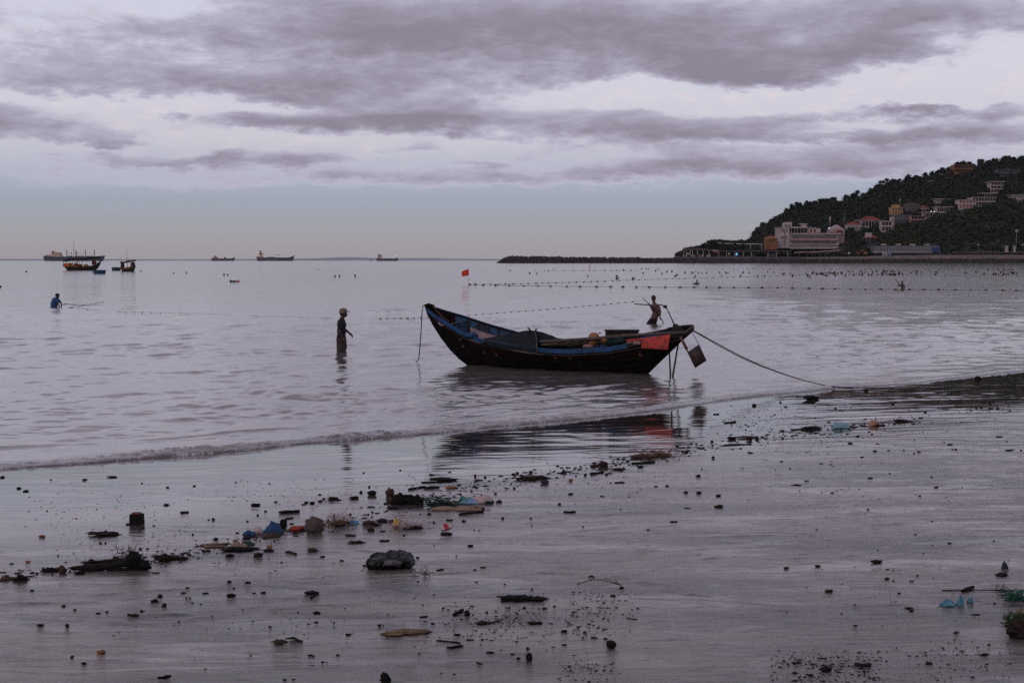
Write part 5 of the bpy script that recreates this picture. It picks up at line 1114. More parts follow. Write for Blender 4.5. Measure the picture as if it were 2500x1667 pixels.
KEEL = [(1039, 753), (1052, 775), (1068, 804), (1090.5, 836), (1113, 862), (1134, 880), (1155, 893)]; KEEL2 = [(1579, 912), (1602, 889), (1635, 857.5), (1662, 831), (1694, 806)]
def zk(px):
    if px <= 1155: return PD(px, tab(px, KEEL), Yc(px)).z
    if px >= 1579: return PD(px, tab(px, KEEL2), Yc(px)).z
    u = min(1, (px - 1155) / 45, (1579 - px) / 30); return -.16 * u - .02
def section(px, v, side, off=0.0):
    """point on the hull: v 0 keel .. 1 rail, side -1 near, +1 far, off outward"""
    b_ = tab(px, HB); R_ = PD(px, tab(px, NEAR if side < 0 else FAR), Yc(px) + side * b_); K_ = Vector((bl(px, Yc(px)), Yc(px), min(zk(px), R_.z - .01)))
    lat = v ** .62; ver = v ** 1.25
    p = Vector((K_.x + (R_.x - K_.x) * lat, K_.y + (R_.y - K_.y) * lat, K_.z + (R_.z - K_.z) * ver))
    n = Vector((0, side, -.35 * (1 - v))).normalized(); k = max(0.0, min(1.0, b_ / .12))
    return p + n * off * k
boat = thing('fishing_boat', 'dark wooden fishing boat with blue rails and high pointed bow lying at the water\'s edge', 'boat', (bl(1380, 31.9), 31.9, 0))
SX = [1039, 1044, 1050, 1060, 1070, 1081, 1093, 1105, 1117, 1129, 1142, 1155, 1175, 1200, 1230, 1265, 1300, 1340, 1388, 1430, 1485, 1530, 1560, 1579, 1600, 1618, 1635, 1650, 1662, 1678, 1687, 1694]
bands = [(0, .2), (.2, .38), (.38, .55), (.55, .7), (.7, .85), (.85, 1.0)]
for side in (-1, 1):
    for k, (v0, v1) in enumerate(bands):
        g = MB(); g.sheet([[section(px, v0 + (v1 - v0 - .006) * j / 3, side, .012 + .005 * (1 - j / 3)) for j in range(4)] for px in SX], .022)
        g.build('hull_plank', rust_m if k == 4 else tar_m, boat, fix=True)
g = MB()
for side in (-1, 1): g.grid([[section(px, j / 8, side, -.012) for j in range(9)] for px in SX])
g.build('hull_core', tar_m, boat, fix=False)
def inner(px, v, side): return section(px, v, side, -.045)
def sx(a, b_): return [a] + [q for q in SX if a < q < b_] + [b_]
g = MB()
for side in (-1, 1): g.grid([[inner(px, .35 + .62 * j / 6, side) for j in range(7)] for px in sx(1112, 1640)])
li = g.build('inner_planking', bluei_m, boat, fix=False)
g = MB()
for side in (-1, 1): g.grid([[inner(px, .2 + .78 * j / 6, side) for j in range(7)] for px in sx(1046, 1112)])
g.build('bow_bulwark', rust_m, boat, fix=False)
for side in (-1, 1):
    for v in (.62, .8):
        g = MB(); g.tube([inner(px, v, side) + Vector((0, -side * .006, 0)) for px in sx(1112, 1640)], .008, 5); g.build('plank_seam', dwood_m, boat)
    for px in (1143, 1168, 1190, 1216, 1244, 1275, 1420, 1460, 1500, 1545):
        g = MB(); g.tube([inner(px + (1 if side > 0 else 0), .4 + .58 * j / 5, side) + Vector((0, -side * .02, 0)) for j in range(6)], .024, 5); g.build('rib', dwood_m if px not in (1190, 1244) else bluei_m, boat)
def rail(side, a, b_, m_, w=.05, h=.075, lift=.0, nm='gunwale'):
    P = []
    for px in sx(a, b_):
        c = section(px, 1.0, side) + Vector((0, side * .018, lift)); P.append([c + Vector((0, dy, dz)) for dy, dz in ((-w / 2, -h / 2), (w / 2, -h / 2), (w / 2, h / 2), (-w / 2, h / 2))])
    g = MB(); g.grid(P, close=True, smooth=False); g.add(P[0], [(0, 1, 2, 3)]); g.add(P[-1], [(3, 2, 1, 0)]); return g.build(nm, m_, boat)
rail(-1, 1040, 1530, bluer_m, .055, .10, -.03); rail(-1, 1530, 1690, dwood_m, .05, .09, -.02); rail(1, 1046, 1340, bluer_m, .045, .06, -.01); rail(1, 1340, 1694, dwood_m, .05, .07)
rail(-1, 1060, 1660, dwood_m, .03, .035, -.12, 'rubbing_strake')
# floor
for k in range(6):
    P = []
    for px in sx(1140, 1600):
        a = section(px, .74, -1); c = section(px, .74, 1); z = (a.z + c.z) / 2 - .05; u0, u1 = k / 6 + .006, (k + 1) / 6 - .006
        P.append([Vector((a.x + (c.x - a.x) * u, a.y + (c.y - a.y) * u, z)) for u in (u0, u1)])
    g = MB(); g.sheet(P, .022); g.build('floor_board', floor_m, boat)
for k in range(5):
    P = []
    for px in sx(1148, 1268):
        a = section(px, .84, -1, -.04); c = section(px, .84, 1, -.04); u0, u1 = k / 5 + .008, (k + 1) / 5 - .008
        P.append([a.lerp(c, u) for u in (u0, u1)])
    g = MB(); g.sheet(P, .02); g.build('deck_board', floor_m, boat)
# bow: stem post, head, crossbeam, carved eye
g = MB(); g.tube([PD(px, py, Yc(px)) for px, py in ((1038, 744), (1046, 765), (1060, 792), (1079, 822), (1102, 852), (1124, 874), (1150, 893), (1175, 903))], [.03, .045, .045, .045, .045, .045, .05, .05], 6); g.build('stem_post', tar_m, boat)
g = MB(); g.tube([PD(1037, 746, 33.6), PD(1046, 744.5, 33.6), PD(1057, 748.5, 33.52), PD(1062, 757, 33.5)], [.035, .06, .065, .03], 8, flat=.8); g.build('stem_head', rust_m, boat)
g = MB(); a = section(1096, .97, -1); c = section(1143, .93, 1); g.tube([a, a.lerp(c, .5) + Vector((0, 0, .01)), c], .022, 6); g.build('crossbeam', wood_m, boat)
g = MB(); P = []
for i, (px, up, lo) in enumerate(((1070, 786.5, 788), (1074, 788, 793), (1079, 790.5, 796), (1083.5, 792, 796.5), (1086, 794, 795))):
    v0 = .80; q = section(px, v0, -1, .03); P.append([Vector((q.x, q.y - .018, PD(px, py, q.y).z)) for py in (up, (up + lo) / 2, lo)])
g = MB(); g.sheet(P, .014); g.build('bow_eye', eye_m, boat)
# worn patches where paint flakes: small proud flakes of ochre caulk
rnd = random.Random(4); cm_ = mat('ochre_caulk', srgb(88, 52, 34), .9, .4, 12, bump=.3)
for px, py in ((1126, 829), (1132, 845), (1184, 860), (1214, 866), (1357, 872), (1393, 872), (1564, 866)):
    q = section(px, .7, -1, .035); z = PD(px, py, q.y).z; v = min(.95, max(.3, ((z - zk(px)) / max(.1, section(px, 1, -1).z - zk(px))) ** .8)); q = section(px, v, -1, .03)
    g = MB(); g.ell(q, (.045, .012, .035), 8, 6, jit=.5, fr=2, seed=px); g.build('caulk_patch', cm_, boat)
# stern: post, cap, side knee
g = MB(); g.tube([PD(px, py, Yc(px)) for px, py in ((1560, 918), (1579, 911), (1602, 888), (1635, 856.5), (1662, 830), (1690, 806))], .035, 6); g.build('stern_post', tar_m, boat)
g = MB(); g.tube([PD(1672, 815.5, 30.2), PD(1678, 810, 30.15), PD(1687, 802, 30.12), PD(1694, 796.5, 30.15)], [.03, .045, .04, .025], 8); g.build('stern_cap', wood_m, boat)
g = MB(); g.tube([section(px, 1.02, 1) + Vector((0, 0, .02)) for px in (1630, 1645, 1660, 1675, 1690)], .022, 6); g.build('stern_bulwark', dwood_m, boat)
g = MB(); g.tube([section(1640, .8, -1, -.03), section(1640, .8, 1, -.03)], .04, 6); g.build('thwart', dwood_m, boat)
# engine with its long tiller
eng = thing('boat_engine', 'dark boat engine mount with a long bent steering pipe standing on the stern', 'engine', tuple(PD(1652, 806, 30.5)))
q = PD(1652, 800, 30.5); g = MB(); g.add([q + Vector(v) for v in ((-.08, -.1, -.09), (.2, -.1, -.09), (.2, .1, -.09), (-.08, .1, -.09), (-.08, -.04, .07), (.0, -.04, .085), (.0, .04, .085), (-.08, .04, .07), (.14, -.06, -.02), (.14, .06, -.02))], [(3, 2, 1, 0), (4, 5, 6, 7), (0, 1, 8, 5, 4), (3, 7, 6, 9, 2), (1, 2, 9, 8), (5, 8, 9, 6), (0, 4, 7, 3)]); g.build('engine_mount', dwood_m, eng)
g = MB(); g.tube([PD(1647.5, 795, 30.5), PD(1636, 770, 30.45), PD(1627, 751, 30.42)], [.016, .013, .012], 8); g.build('steering_column', galv_m, eng)
g = MB(); g.tube([PD(1549, 741.5, 30.1), PD(1565, 743.2, 30.15), PD(1590, 744.6, 30.25), PD(1612, 744.2, 30.35), PD(1617, 744.8, 30.38), PD(1622, 750, 30.4)], [.012, .014, .014, .014, .014, .014], 8); g.build('tiller', galv_m, eng)
g = MB(); g.ell(PD(1624, 748.5, 30.4), (.04, .035, .035), 10, 8, jit=.4, fr=4); g.build('grip_binding', dwood_m, eng)
# rudder hanging outside
rud = thing('rudder', 'square rusty rudder blade tied up on a slanting stock behind the stern', 'rudder', tuple(PD(1700, 900, 29.9)))
g = MB(); g.tube([PD(1661, 822, 30.0), PD(1669, 837, 29.97), PD(1677, 853, 29.95)], [.03, .033, .036], 8); g.build('stock', mat('worn_brown_wood', srgb(98, 66, 52), .8, .4, 10, bump=.3), rud)
g = MB(); g.tube([PD(1675, 850, 29.93), PD(1698, 897, 29.9)], .016, 8); g.build('rudder_pipe', iron_m, rud)
g = MB(); g.sheet([[PD(1679 + (1706.6 - 1679) * u + (1697.5 - 1679) * v, 859 + (841 - 859) * u + (898 - 859) * v, 29.9) for u in (0, .5, 1)] for v in (0, .5, 1)], .02); g.build('blade', iron_m, rud)
g = MB(); g.tube([PD(1690, 811, 30.1), PD(1699, 827, 29.98), PD(1707, 842, 29.92)], .007, 6); g.build('cord', rope_m, rud)
for i, (a, b_) in enumerate((((1634, 858, 30.35), (1637, 921, 30.05)), ((1656, 838, 30.3), (1642, 921, 30.0)))):
    g = MB(); g.tube([PD(*a), PD(*a).lerp(PD(*b_), .5), PD(*b_)], [.017, .019, .021], 8); t = thing('prop_pole', ('left' if i == 0 else 'slanting right') + ' of the two thin poles propping up the boat\'s stern', 'pole', tuple(PD(*b_)), 'poles propping the stern'); g.build('shaft', dwood_m, t)
    g = MB(); g.box(PD(b_[0], b_[1] - 1.5, b_[2]), (.10, .05, .02)); g.build('foot', dwood_m, t)
# shade cloth over the middle
cl = thing('shade_cloth', 'black shade cloth draped over the middle of the boat to a ridge', 'cloth', tuple(section(1270, 1, -1)))
RIDG = [(1181, 827), (1205, 822), (1235, 816.5), (1262, 811.5), (1275, 808), (1290, 806.5), (1305, 807), (1313, 808.5)]
LOW = [(1177, 838), (1205, 845), (1235, 853.5), (1262, 859), (1280, 862.5), (1295, 864.5), (1305, 865), (1312, 865)]
P = []
for i in range(22):
    u = i / 21; row = []
    px = 1181 + (1313 - 1181) * u; top = PD(px, tab(px, RIDG), Yc(px) - .05); rl = section(px, 1.0, -1, .05); rl.y -= .04; pl = 1177 + (1312 - 1177) * u; low = PD(pl, tab(pl, LOW), rl.y - .02)
    for j in range(15):
        v = j / 14
        if v < .62: q = top.lerp(rl, v / .62); q.z -= .07 * math.sin(v / .62 * math.pi) * u; 
        else: q = rl.lerp(low, (v - .62) / .38)
        q += Vector((0, -1, .3)) * .022 * fbm(np.array(u * 9.0), np.array(v * 5.0), 90, 3); row.append(q)
    P.append(row)
g = MB(); g.sheet(P, .008); g.build('near_drape', tarp_m, cl)
RID2 = [(1181, 827), (1262, 811.5), (1290, 806.5), (1313, 808.5), (1335, 815), (1360, 825), (1382, 831)]; P = []
for i in range(22):
    u = i / 21; px = 1258 + 123 * u; top = PD(px, tab(px, RID2), Yc(px) - .05); fr_ = section(px, 1.0, 1, .03) + Vector((0, .05, -.1)); P.append([top.lerp(fr_, min(1, max(0.02, (px - 1255) / 12)) * j / 8) + Vector((0, 0, .03 * math.sin(j / 8 * math.pi) + .012 * vnoise(np.array(u * 11.0), np.array(j * .8), 91))) for j in range(9)])
g = MB(); g.sheet(P, .008); g.build('far_drape', tarp_m, cl); 
P = []
for i in range(12):
    u = i / 11; px = 1313 + 69 * u; top = PD(px, tab(px, RID2), Yc(px) - .05); a = PD(1316 + 60 * u, 842 - 7 * u, Yc(px) - .28 - .08 * (1 - u)); P.append([top.lerp(a, j / 6) + Vector((0, -.02 * vnoise(np.array(u * 7.0), np.array(j * .9), 92), 0)) for j in range(7)])
g = MB(); g.sheet(P, .008); g.build('hanging_fold', tarp_m, cl)
def pole_thing(label, pts, r, m_, nm='pole', cat='pole', ds=None, group=None):
    W_ = [PD(*p) for p in pts]; lo = min(W_, key=lambda p: p.z); t_ = MB(); t_.tube(W_, r, 8); o = t_.build(nm, m_); tag(o, label, cat, group); return o
def yb(px, side, d=0.0): return Yc(px) + side * tab(px, HB) + d
pole_thing('short stick with a stub poking out left of the fork over the shade cloth', [(1288.5, 800, 32.2), (1297, 809, 32.2), (1306, 819, 32.15)], [.018, .022, .02], dwood_m, 'stick', 'stick')
pole_thing('forked upright stick holding the shade cloth\'s peak', [(1309.5, 801.5, 32.1), (1307.5, 808, 32.1), (1307, 830, 32.1)], [.018, .022, .024], dwood_m, 'forked_stick', 'stick')
pole_thing('brown rope tied down from the shade cloth\'s fork to the pole at the hull', [(1307, 811, 31.95), (1310, 830, 31.6), (1310.5, 846, 31.25), (1311, 864, 31.15)], .009, ropeb_m, 'lashing', 'rope')
pole_thing('thin pale pole lashed along the hull under the shade cloth', [(1252, 855, 31.55), (1290, 861.5, 31.3), (1327, 866, 31.15)], [.014, .017, .015], wood_m)
pole_thing('short pale stick lying along the near rail by the bow', [(1143, 828.5, yb(1143, -1, -.1)), (1160, 834, yb(1160, -1, -.1)), (1177, 839, yb(1177, -1, -.1))], [.013, .017, .016], wood_m, 'stick', 'stick')
pole_thing('longest grey pole lying along the boat from the shade cloth to the stern', [(1318, 834, 31.4), (1370, 831, 31.2), (1450, 826, 30.9), (1519, 819.5, 30.65), (1600, 815, 30.3), (1676, 811, 29.95)], [.03, .032, .034, .034, .032, .026], wood_m)
pole_thing('thinner pole crossing under the longest grey pole amidships', [(1322, 842, 31.3), (1370, 839, 31.25), (1420, 832.5, 31.1), (1463, 829.5, 31.0)], [.018, .02, .02, .018], wood_m)
pole_thing('dark weathered spar lying lowest inside the boat amidships', [(1340, 845, 31.4), (1420, 841, 31.3), (1500, 834, 31.1), (1560, 826, 30.9)], [.03, .035, .035, .03], dwood_m)
pole_thing('slack brown rope running from the stem head down into the bow', [(1055, 746, 33.45), (1064, 756, 33.4), (1078, 772, 33.2), (1096, 785, 33.0)], .008, ropeb_m, 'rope', 'rope')
pole_thing('rope hanging from the bow tip down almost to the water', [(1044, 744, 33.55), (1038, 743.5, 33.6), (1032.5, 747, 33.62), (1030.5, 762, 33.62), (1028.5, 800, 33.62), (1026, 835, 33.62), (1024, 862, 33.62), (1022.5, 876, 33.62), (1020, 880.5, 33.6), (1015.5, 884, 33.55)], .012, rope_m, 'bow_rope', 'rope')
for k, dz in enumerate((0, 1.6)):
    pts_ = [(1692, 806 + dz, 30.15), (1723, 823 + dz * 1.6, 29.9), (1754, 840 + dz * 2.2, 29.6), (1807, 868.5 + dz * 2, 29.1), (1860, 893 + dz, 28.65), (1913, 912.5 + dz * .6, 28.3), (1960, 928, 27.95), (2005, 939, 27.7)]
    W_ = [PD(*p) for p in pts_] + [(on_beach(a, b_) + Vector((0, 0, .022))) if on_beach(a, b_).z > .02 else PZ(a, b_, .045) for a, b_ in (((2035, 943), (2060, 945.5), (2120, 949), (2200, 952), (2300, 951.5), (2420, 949), (2520, 947)) if k == 0 else ((2055, 946.5), (2085, 948.5)))]
    g = MB(); g.tube(W_, [.010] * 8 + [.009] * (len(W_) - 8), 6); o = g.build('mooring_rope', rope_m); tag(o, ('upper mooring rope from the stern, running ashore and on over the sand' if k == 0 else 'lower mooring rope slung close under the upper one and ending on the sand'), 'rope', 'mooring ropes of the beached boat')
# gear in the boat
def cratebox(label, px0, px1, py0, py1, Y, m_):
    a = PD(px0, py1, Y); b_ = PD(px1, py0, Y); t = thing('crate', label, 'crate', (a.x, Y, a.z)); w = b_.x - a.x; h = b_.z - a.z
    for k in range(5): g = MB(); g.bx(a.x + w * k / 5 + .006, a.x + w * (k + 1) / 5 - .006, Y, Y + .3, a.z, b_.z + (-.01 if k % 2 else .004)); g.build('board', m_, t)
    g = MB(); g.bx(a.x - .015, b_.x + .015, Y - .02, Y + .32, b_.z + .006, b_.z + .035); g.build('lid', m_, t)
cratebox('long dark crate standing on the far rail above the red cloth', 1479, 1560, 809.5, 824, 31.25, dwood_m)
def float_ball(label, px, py, r, Y, m_=orng_m):
    p = PD(px, py, Y); t = thing('net_float', label, 'float', (p.x, p.y, p.z - r), 'orange floats in the boat'); g = MB(); g.ell(p, (r, r, r * .9), 16, 10, jit=.08); g.build('ball', m_, t)
    g = MB(); g.tube([p + Vector((r * .75, -r * .2, r * .55)), p + Vector((r * 1.05, -r * .2, r * .95)), p + Vector((r * 1.2, 0, r * .75))], r * .1, 6); g.build('ear', m_, t)
float_ball('largest orange float behind the long grey pole', 1450, 824, .125, 31.35); float_ball('lower orange float half under the poles', 1446, 836.5, .085, 31.1); float_ball('small orange float left of the dark crate\'s front', 1476, 831.5, .075, 31.15); float_ball('small flat orange float at the pole beside the teal net', 1488, 831, .055, 31.12)
g = MB(); c = PD(1402, 841, 31.4); g.ell(c, (.42, .25, .09), 22, 12, jit=.5, fr=3); o = g.build('net_heap', mat('brown_net', srgb(62, 48, 44), .95, .5, 14, bump=1, bscale=50)); tag(o, 'brown fishing net heaped amidships behind the near rail', 'net')
g = MB(); c = PD(1436, 846, 31.0); g.ell(c, (.12, .10, .05), 14, 8, jit=.5); o = g.build('rag', pinkc_m); tag(o, 'pale rag beside the net heap', 'rag')
g = MB(); c = PD(1502, 835, 31.1); g.ell(c, (.22, .2, .09), 18, 10, jit=.5); o = g.build('net_heap', mat('teal_net', srgb(34, 58, 58), .95, .5, 14, bump=1, bscale=50)); tag(o, 'dark teal net bundled round the poles under the crate', 'net')
g = MB(); c = PD(1152, 819, 32.55); g.ell(c, (.14, .12, .07), 16, 10, jit=.4); o = g.build('blue_bundle', bluer_m); tag(o, 'bright blue plastic bundle inside the bow', 'bundle')
def cloth(label, nm, quad, Y0, Y1, m_, seed, nu=16, nv=10, bend=.02):
    (a, b_, c, d_) = quad; P = []
    for i in range(nv):
        v = i / (nv - 1); row = []
        for j in range(nu):
            u = j / (nu - 1); px = (a[0] * (1 - u) + b_[0] * u) * (1 - v) + (d_[0] * (1 - u) + c[0] * u) * v; py = (a[1] * (1 - u) + b_[1] * u) * (1 - v) + (d_[1] * (1 - u) + c[1] * u) * v
            q = PD(px, py + .5 * math.sin(u * 9 + seed), (Y0 * (1 - u) + Y1 * u)); q.y -= bend * math.sin(v * 3.1) + .012 * math.sin(u * 17 + seed + v * 2) * (v + .2); row.append(q)
        P.append(row)
    g = MB(); g.sheet(P, .006); o = g.build(nm, m_); tag(o, label, 'cloth'); return o
cloth('bright red cloth hung over the pole near the stern', 'red_cloth', ((1567, 826), (1636, 816), (1630, 854), (1565, 850.5)), 30.30, 29.98, redc_m, 1)
cloth('pink red strip of cloth lying left of the hanging red cloth', 'pink_cloth', ((1528, 830.5), (1570, 825), (1566, 832), (1530, 835)), 30.52, 30.3, redc_m, 3, nv=6)
cloth('pale rag hanging below the pink strip left of the red cloth', 'pale_cloth', ((1530, 835.2), (1565, 832.8), (1563, 841), (1532, 842.5)), 30.47, 30.27, pinkc_m, 5, nv=6)

# ------------------------------------------------------------------ flotsam on the wet sand
blk = mat('black_debris', srgb(30, 25, 24), .85, .4, 25, bump=.5, bscale=60, spec=.15, second=srgb(18, 15, 15)); brn = mat('brown_debris', srgb(74, 54, 46), .85, .45, 25, bump=.5, bscale=60, spec=.2); dbrn = mat('dark_brown_debris', srgb(48, 35, 31), .85, .45, 25, bump=.5, bscale=60, spec=.2)
tan = mat('tan_debris', srgb(136, 108, 92), .9, .35, 20, bump=.5, bscale=50); bag_b = mat('black_plastic_bag', srgb(7, 7, 8), .30, .3, 8, bump=.2, bscale=14, spec=.35); stone_m = mat('boulder_stone', srgb(76, 62, 58), .8, .4, 9, bump=.6, bscale=30)
c_blue = mat('blue_cloth', srgb(18, 58, 98), .85, .35, 14, bump=.5, bscale=30); c_lblue = mat('light_blue_wrapper', srgb(44, 132, 190), .6, .3, 20, bump=.4); c_red = mat('red_bag', srgb(150, 52, 34), .8, .35, 20, bump=.5, bscale=40); c_org = mat('orange_rag', srgb(138, 82, 48), .85, .3, 20, bump=.4)
c_yel = mat('yellow_wrapper', srgb(206, 170, 58), .6, .25, 20, bump=.4); c_grn = mat('green_weed', srgb(26, 60, 42), .9, .4, 20, bump=.5, bscale=60); c_gpl = mat('green_plastic', srgb(22, 122, 84), .55, .3, 12, bump=.4, second=srgb(120, 132, 170)); c_teal = mat('teal_plastic', srgb(34, 92, 116), .55, .35, 12, bump=.4, second=srgb(84, 132, 142))
c_pale = mat('pale_pink_plastic', srgb(176, 150, 146), .5, .3, 14, bump=.4); c_grey = mat('grey_glint_patch', srgb(84, 80, 84), .35, .3, 10, bump=.4); c_pur = mat('purple_rag', srgb(44, 38, 66), .9, .3, 30, bump=.5); c_wht = mat('white_card', srgb(164, 154, 154), .7, .1, 10, bump=.1); c_rd2 = mat('red_print', srgb(160, 24, 44), .7, .1, 10, bump=.1); c_navy = mat('navy_rag', srgb(24, 34, 50), .8, .4, 14, bump=.5); weed_y = mat('yellow_brown_weed', srgb(118, 96, 62), .95, .4, 20, bump=.6, bscale=60)
def lump(g, x0, y0, x1, y1, seed=0, jit=.38, flat=.62, seg=16, rings=10, rot=0.0, fr=2.4):
    flat *= .82; jit *= 1.25
    b_ = on_beach((x0 + x1) / 2, y1); k = b_.y / F; w = max((x1 - x0) * k, .006); h = max((y1 - y0) * k * flat, .004); d_ = min(max(w * .6, h), (y1 - y0) * k * 3.2)
    g.ell((b_.x, b_.y + d_ * .45, b_.z + h * .42), (w * .5, d_ * .5, h * .58), seg, rings, rot=Matrix.Rotation(rot, 3, 'Y') if rot else None, jit=jit, fr=fr, seed=seed)
def bar(g, x0, y0, x1, y1, th, seed=0):
    """a piece of wood lying from one photo point to the other"""
    a = on_beach(x0, y0); b_ = on_beach(x1, y1); r = th * a.y / F / 2; r = max(r, .003); n = 6; P = []; R_ = []
    for i in range(n + 1): u = i / n; q = a.lerp(b_, u); q.z += r * .75; q.y += .01 * math.sin(seed + u * 5); P.append(q); R_.append(r * (1 + .18 * math.sin(seed * 3 + u * 9)) * (.72 if i in (0, n) else 1))
    g.tube(P, R_, 6)
def strands(g, x0, y0, x1, y1, n, r, seed, curl=1.0):
    rnd = random.Random(seed); b_ = on_beach((x0 + x1) / 2, y1); k = b_.y / F; w = (x1 - x0) * k; h = (y1 - y0) * k
    for _ in range(n):
        p = Vector((b_.x + rnd.uniform(-.5, .5) * w * .85, b_.y + rnd.uniform(0, .6) * w * .5, b_.z + rnd.uniform(0, .25) * h)); d_ = Vector((rnd.uniform(-1, 1), rnd.uniform(-.6, .6), rnd.uniform(-.1, .9))).normalized(); P = [p.copy()]
        for s_ in range(7):
            d_ = (d_ + Vector((rnd.uniform(-1, 1), rnd.uniform(-.6, .6), rnd.uniform(-.8, .6))) * .55 * curl).normalized(); p = p + d_ * w * rnd.uniform(.05, .11); p.z = min(max(p.z, b_.z + .003), b_.z + h * 1.0); P.append(p.copy())
        g.tube(P, r * .62, 4)
def crumple(g, x0, y0, x1, y1, seed=0, th=.004, lift=1.0):
    b_ = on_beach((x0 + x1) / 2, y1); k = b_.y / F; w = (x1 - x0) * k; h = (y1 - y0) * k; P = []; n = 13; m_ = 9
    for i in range(m_):
        row = []
        for j in range(n):
            u, v = j / (n - 1), i / (m_ - 1); e = math.sin(u * math.pi) ** .6 * math.sin(v * math.pi) ** .7
            row.append(Vector((b_.x + (u - .5) * w * (1 - .12 * abs(v - .5)) + .05 * w * mnoise.noise(Vector((u * 4, v * 4, seed + .5))), b_.y + v * min(w * .7, h * 2.4) + .06 * w * mnoise.noise(Vector((u * 3, v * 3, seed + 9))), b_.z + .004 + e * h * .62 * lift * (.65 + .75 * mnoise.noise(Vector((u * 3.5, v * 2.5, seed))) + .25 * mnoise.noise(Vector((u * 9, v * 7, seed)))))))
        P.append(row)
    g.sheet(P, th)
MARK = []
def item(nm, label, cat, x0, y0, x1, y1, m_, kind='lump', seed=None, **kw):
    g = MB(); seed = seed if seed is not None else int(x0 * 7 + y0); {'lump': lump, 'crumple': crumple}[kind](g, x0, y0, x1, y1, seed=seed, **kw); o = g.build(nm, m_); tag(o, label, cat); return o
def sticky(nm, label, x0, y0, x1, y1, th, m_=blk, cat='stick'):
    g = MB(); bar(g, x0, y0, x1, y1, th, seed=int(x0)); o = g.build(nm, m_); tag(o, label, cat); return o
# the black bin bag in the middle
bb = thing('rubbish_bag', 'large glossy black rubbish bag lying in the middle of the foreground', 'rubbish bag', tuple(on_beach(952, 1392)))
g = MB(); p0 = on_beach(952, 1392); k = p0.y / F
kb = k / .00317
a_ = [('e', (bl(cx, p0.y), p0.y + .09, p0.z + cz * kb), (rx * kb, ry * kb, rz * kb)) for cx, cz, rx, ry, rz in ((928, .045, .12, .12, .05), (960, .065, .10, .12, .062), (910, .03, .05, .07, .035), (985, .055, .055, .08, .055), (950, .105, .035, .045, .025), (993, .03, .045, .07, .03), (900, .022, .03, .04, .02))]
bo = fuse('bag', a_, .0048, bag_b, bb, 3)
for v in bo.data.vertices:
    q = v.co * 1.0; w_ = q + mnoise.noise_vector(q * 9) * .03; n_ = mnoise.noise(q * 9) * .020 + (.35 - abs(mnoise.noise(w_ * 11 + Vector((3, 1, 2))))) * .036 + (.3 - abs(mnoise.noise(w_ * 27))) * .010; v.co += v.normal * n_
# grey skin on the bag's front, its glints painted as colour: faces stand a few millimetres proud
P = []; o0 = Vector(bb['_o'])
for j in range(7):
    row = []
    for i in range(11):
        u, v = i / 10, j / 6; px = 934 + 44 * u + 4 * v; py = 1386 - 15 * v - 5 * math.sin(u * 3.1) * (1 - .4 * v) - 3 * (1 - u)
        d_ = ray(px, py).normalized(); hit, lo, no, fi = bo.ray_cast(Vector((0, 0, H)) - o0, d_)
        row.append((lo + no * .002 - d_ * .006 + o0) if hit else None)
    P.append(row)
flat_ = [q for r_ in P for q in r_ if q is not None]; mid = sum(flat_, Vector()) / max(1, len(flat_)) if flat_ else Vector(p0)
P = [[q if q is not None else mid for q in r_] for r_ in P]
g = MB(); g.sheet(P, .002); g.build('glint_patch', c_grey, bb)
g = MB(); strands(g, 1004, 1356, 1044, 1407, 15, .0035, 5, .9); o = g.build('twig_tangle', dbrn); tag(o, 'tangle of thin brown twigs right of the large black rubbish bag', 'twigs')
# the driftwood heap at the left
dw = thing('driftwood_log', 'long dark driftwood branch with a raised knot, biggest piece at the left', 'driftwood', tuple(on_beach(270, 1395)))
g = MB(); g2 = on_beach(270, 1392); Yd = g2.y
g.tube([PD(173, 1386, Yd), PD(200, 1386, Yd), PD(232, 1385.5, Yd), (PD(270, 1381, Yd)), PD(300, 1375, Yd), PD(330, 1374, Yd), PD(362, 1378, Yd)], [.010, .020, .026, .024, .024, .036, .026], 8); g.build('trunk', blk, dw)
g = MB(); g.ell(PD(325, 1364, Yd), (.048, .05, .048), 12, 9, jit=.5, fr=2.4); g.ell(PD(350, 1380, Yd), (.048, .05, .036), 12, 9, jit=.5); g.build('knot', blk, dw)
g = MB(); g.tube([PD(262, 1389, Yd), PD(290, 1391, Yd - .02), PD(322, 1392, Yd), PD(345, 1384, Yd)], [.014, .018, .02, .02], 7); g.build('fork', blk, dw)
g = MB(); bar(g, 203, 1376, 318, 1368, 9, 3); lump(g, 212, 1356, 232, 1376, 4); lump(g, 274, 1350, 288, 1366, 9); o = g.build('brown_log', dbrn); tag(o, 'mottled brown log lying behind the dark driftwood branch', 'driftwood')
g = MB(); strands(g, 278, 1328, 326, 1356, 26, .003, 8); o = g.build('twig_tangle', brn); tag(o, 'tangle of thin brown stems above the dark driftwood branch', 'twigs')
item('leaf_heap', 'heap of dark brown leaves right of the driftwood branch', 'leaves', 372, 1344, 416, 1370, dbrn, jit=.6, fr=3); item('leaf_heap', 'brown wet leaves at the right end of the driftwood heap', 'leaves', 408, 1350, 440, 1366, brn, jit=.6, fr=3); item('dark_clod', 'dark clod ending the driftwood heap on the right', 'clod', 436, 1353, 456, 1366, blk)
item('dark_clod', 'dark jagged clod left of the driftwood branch', 'clod', 99, 1380, 138, 1397, blk, jit=.6); item('brown_stump', 'small upright brown stump left of the driftwood branch', 'stump', 140, 1375, 158, 1401, brn, flat=.9); item('dark_clod', 'black jagged clod near the left edge below the driftwood', 'clod', 32, 1396, 64, 1419, blk, jit=.6); item('brown_rag', 'flat brown rag at the left edge beside the black jagged clod', 'rag', -6, 1403, 32, 1417, brn, 'crumple')
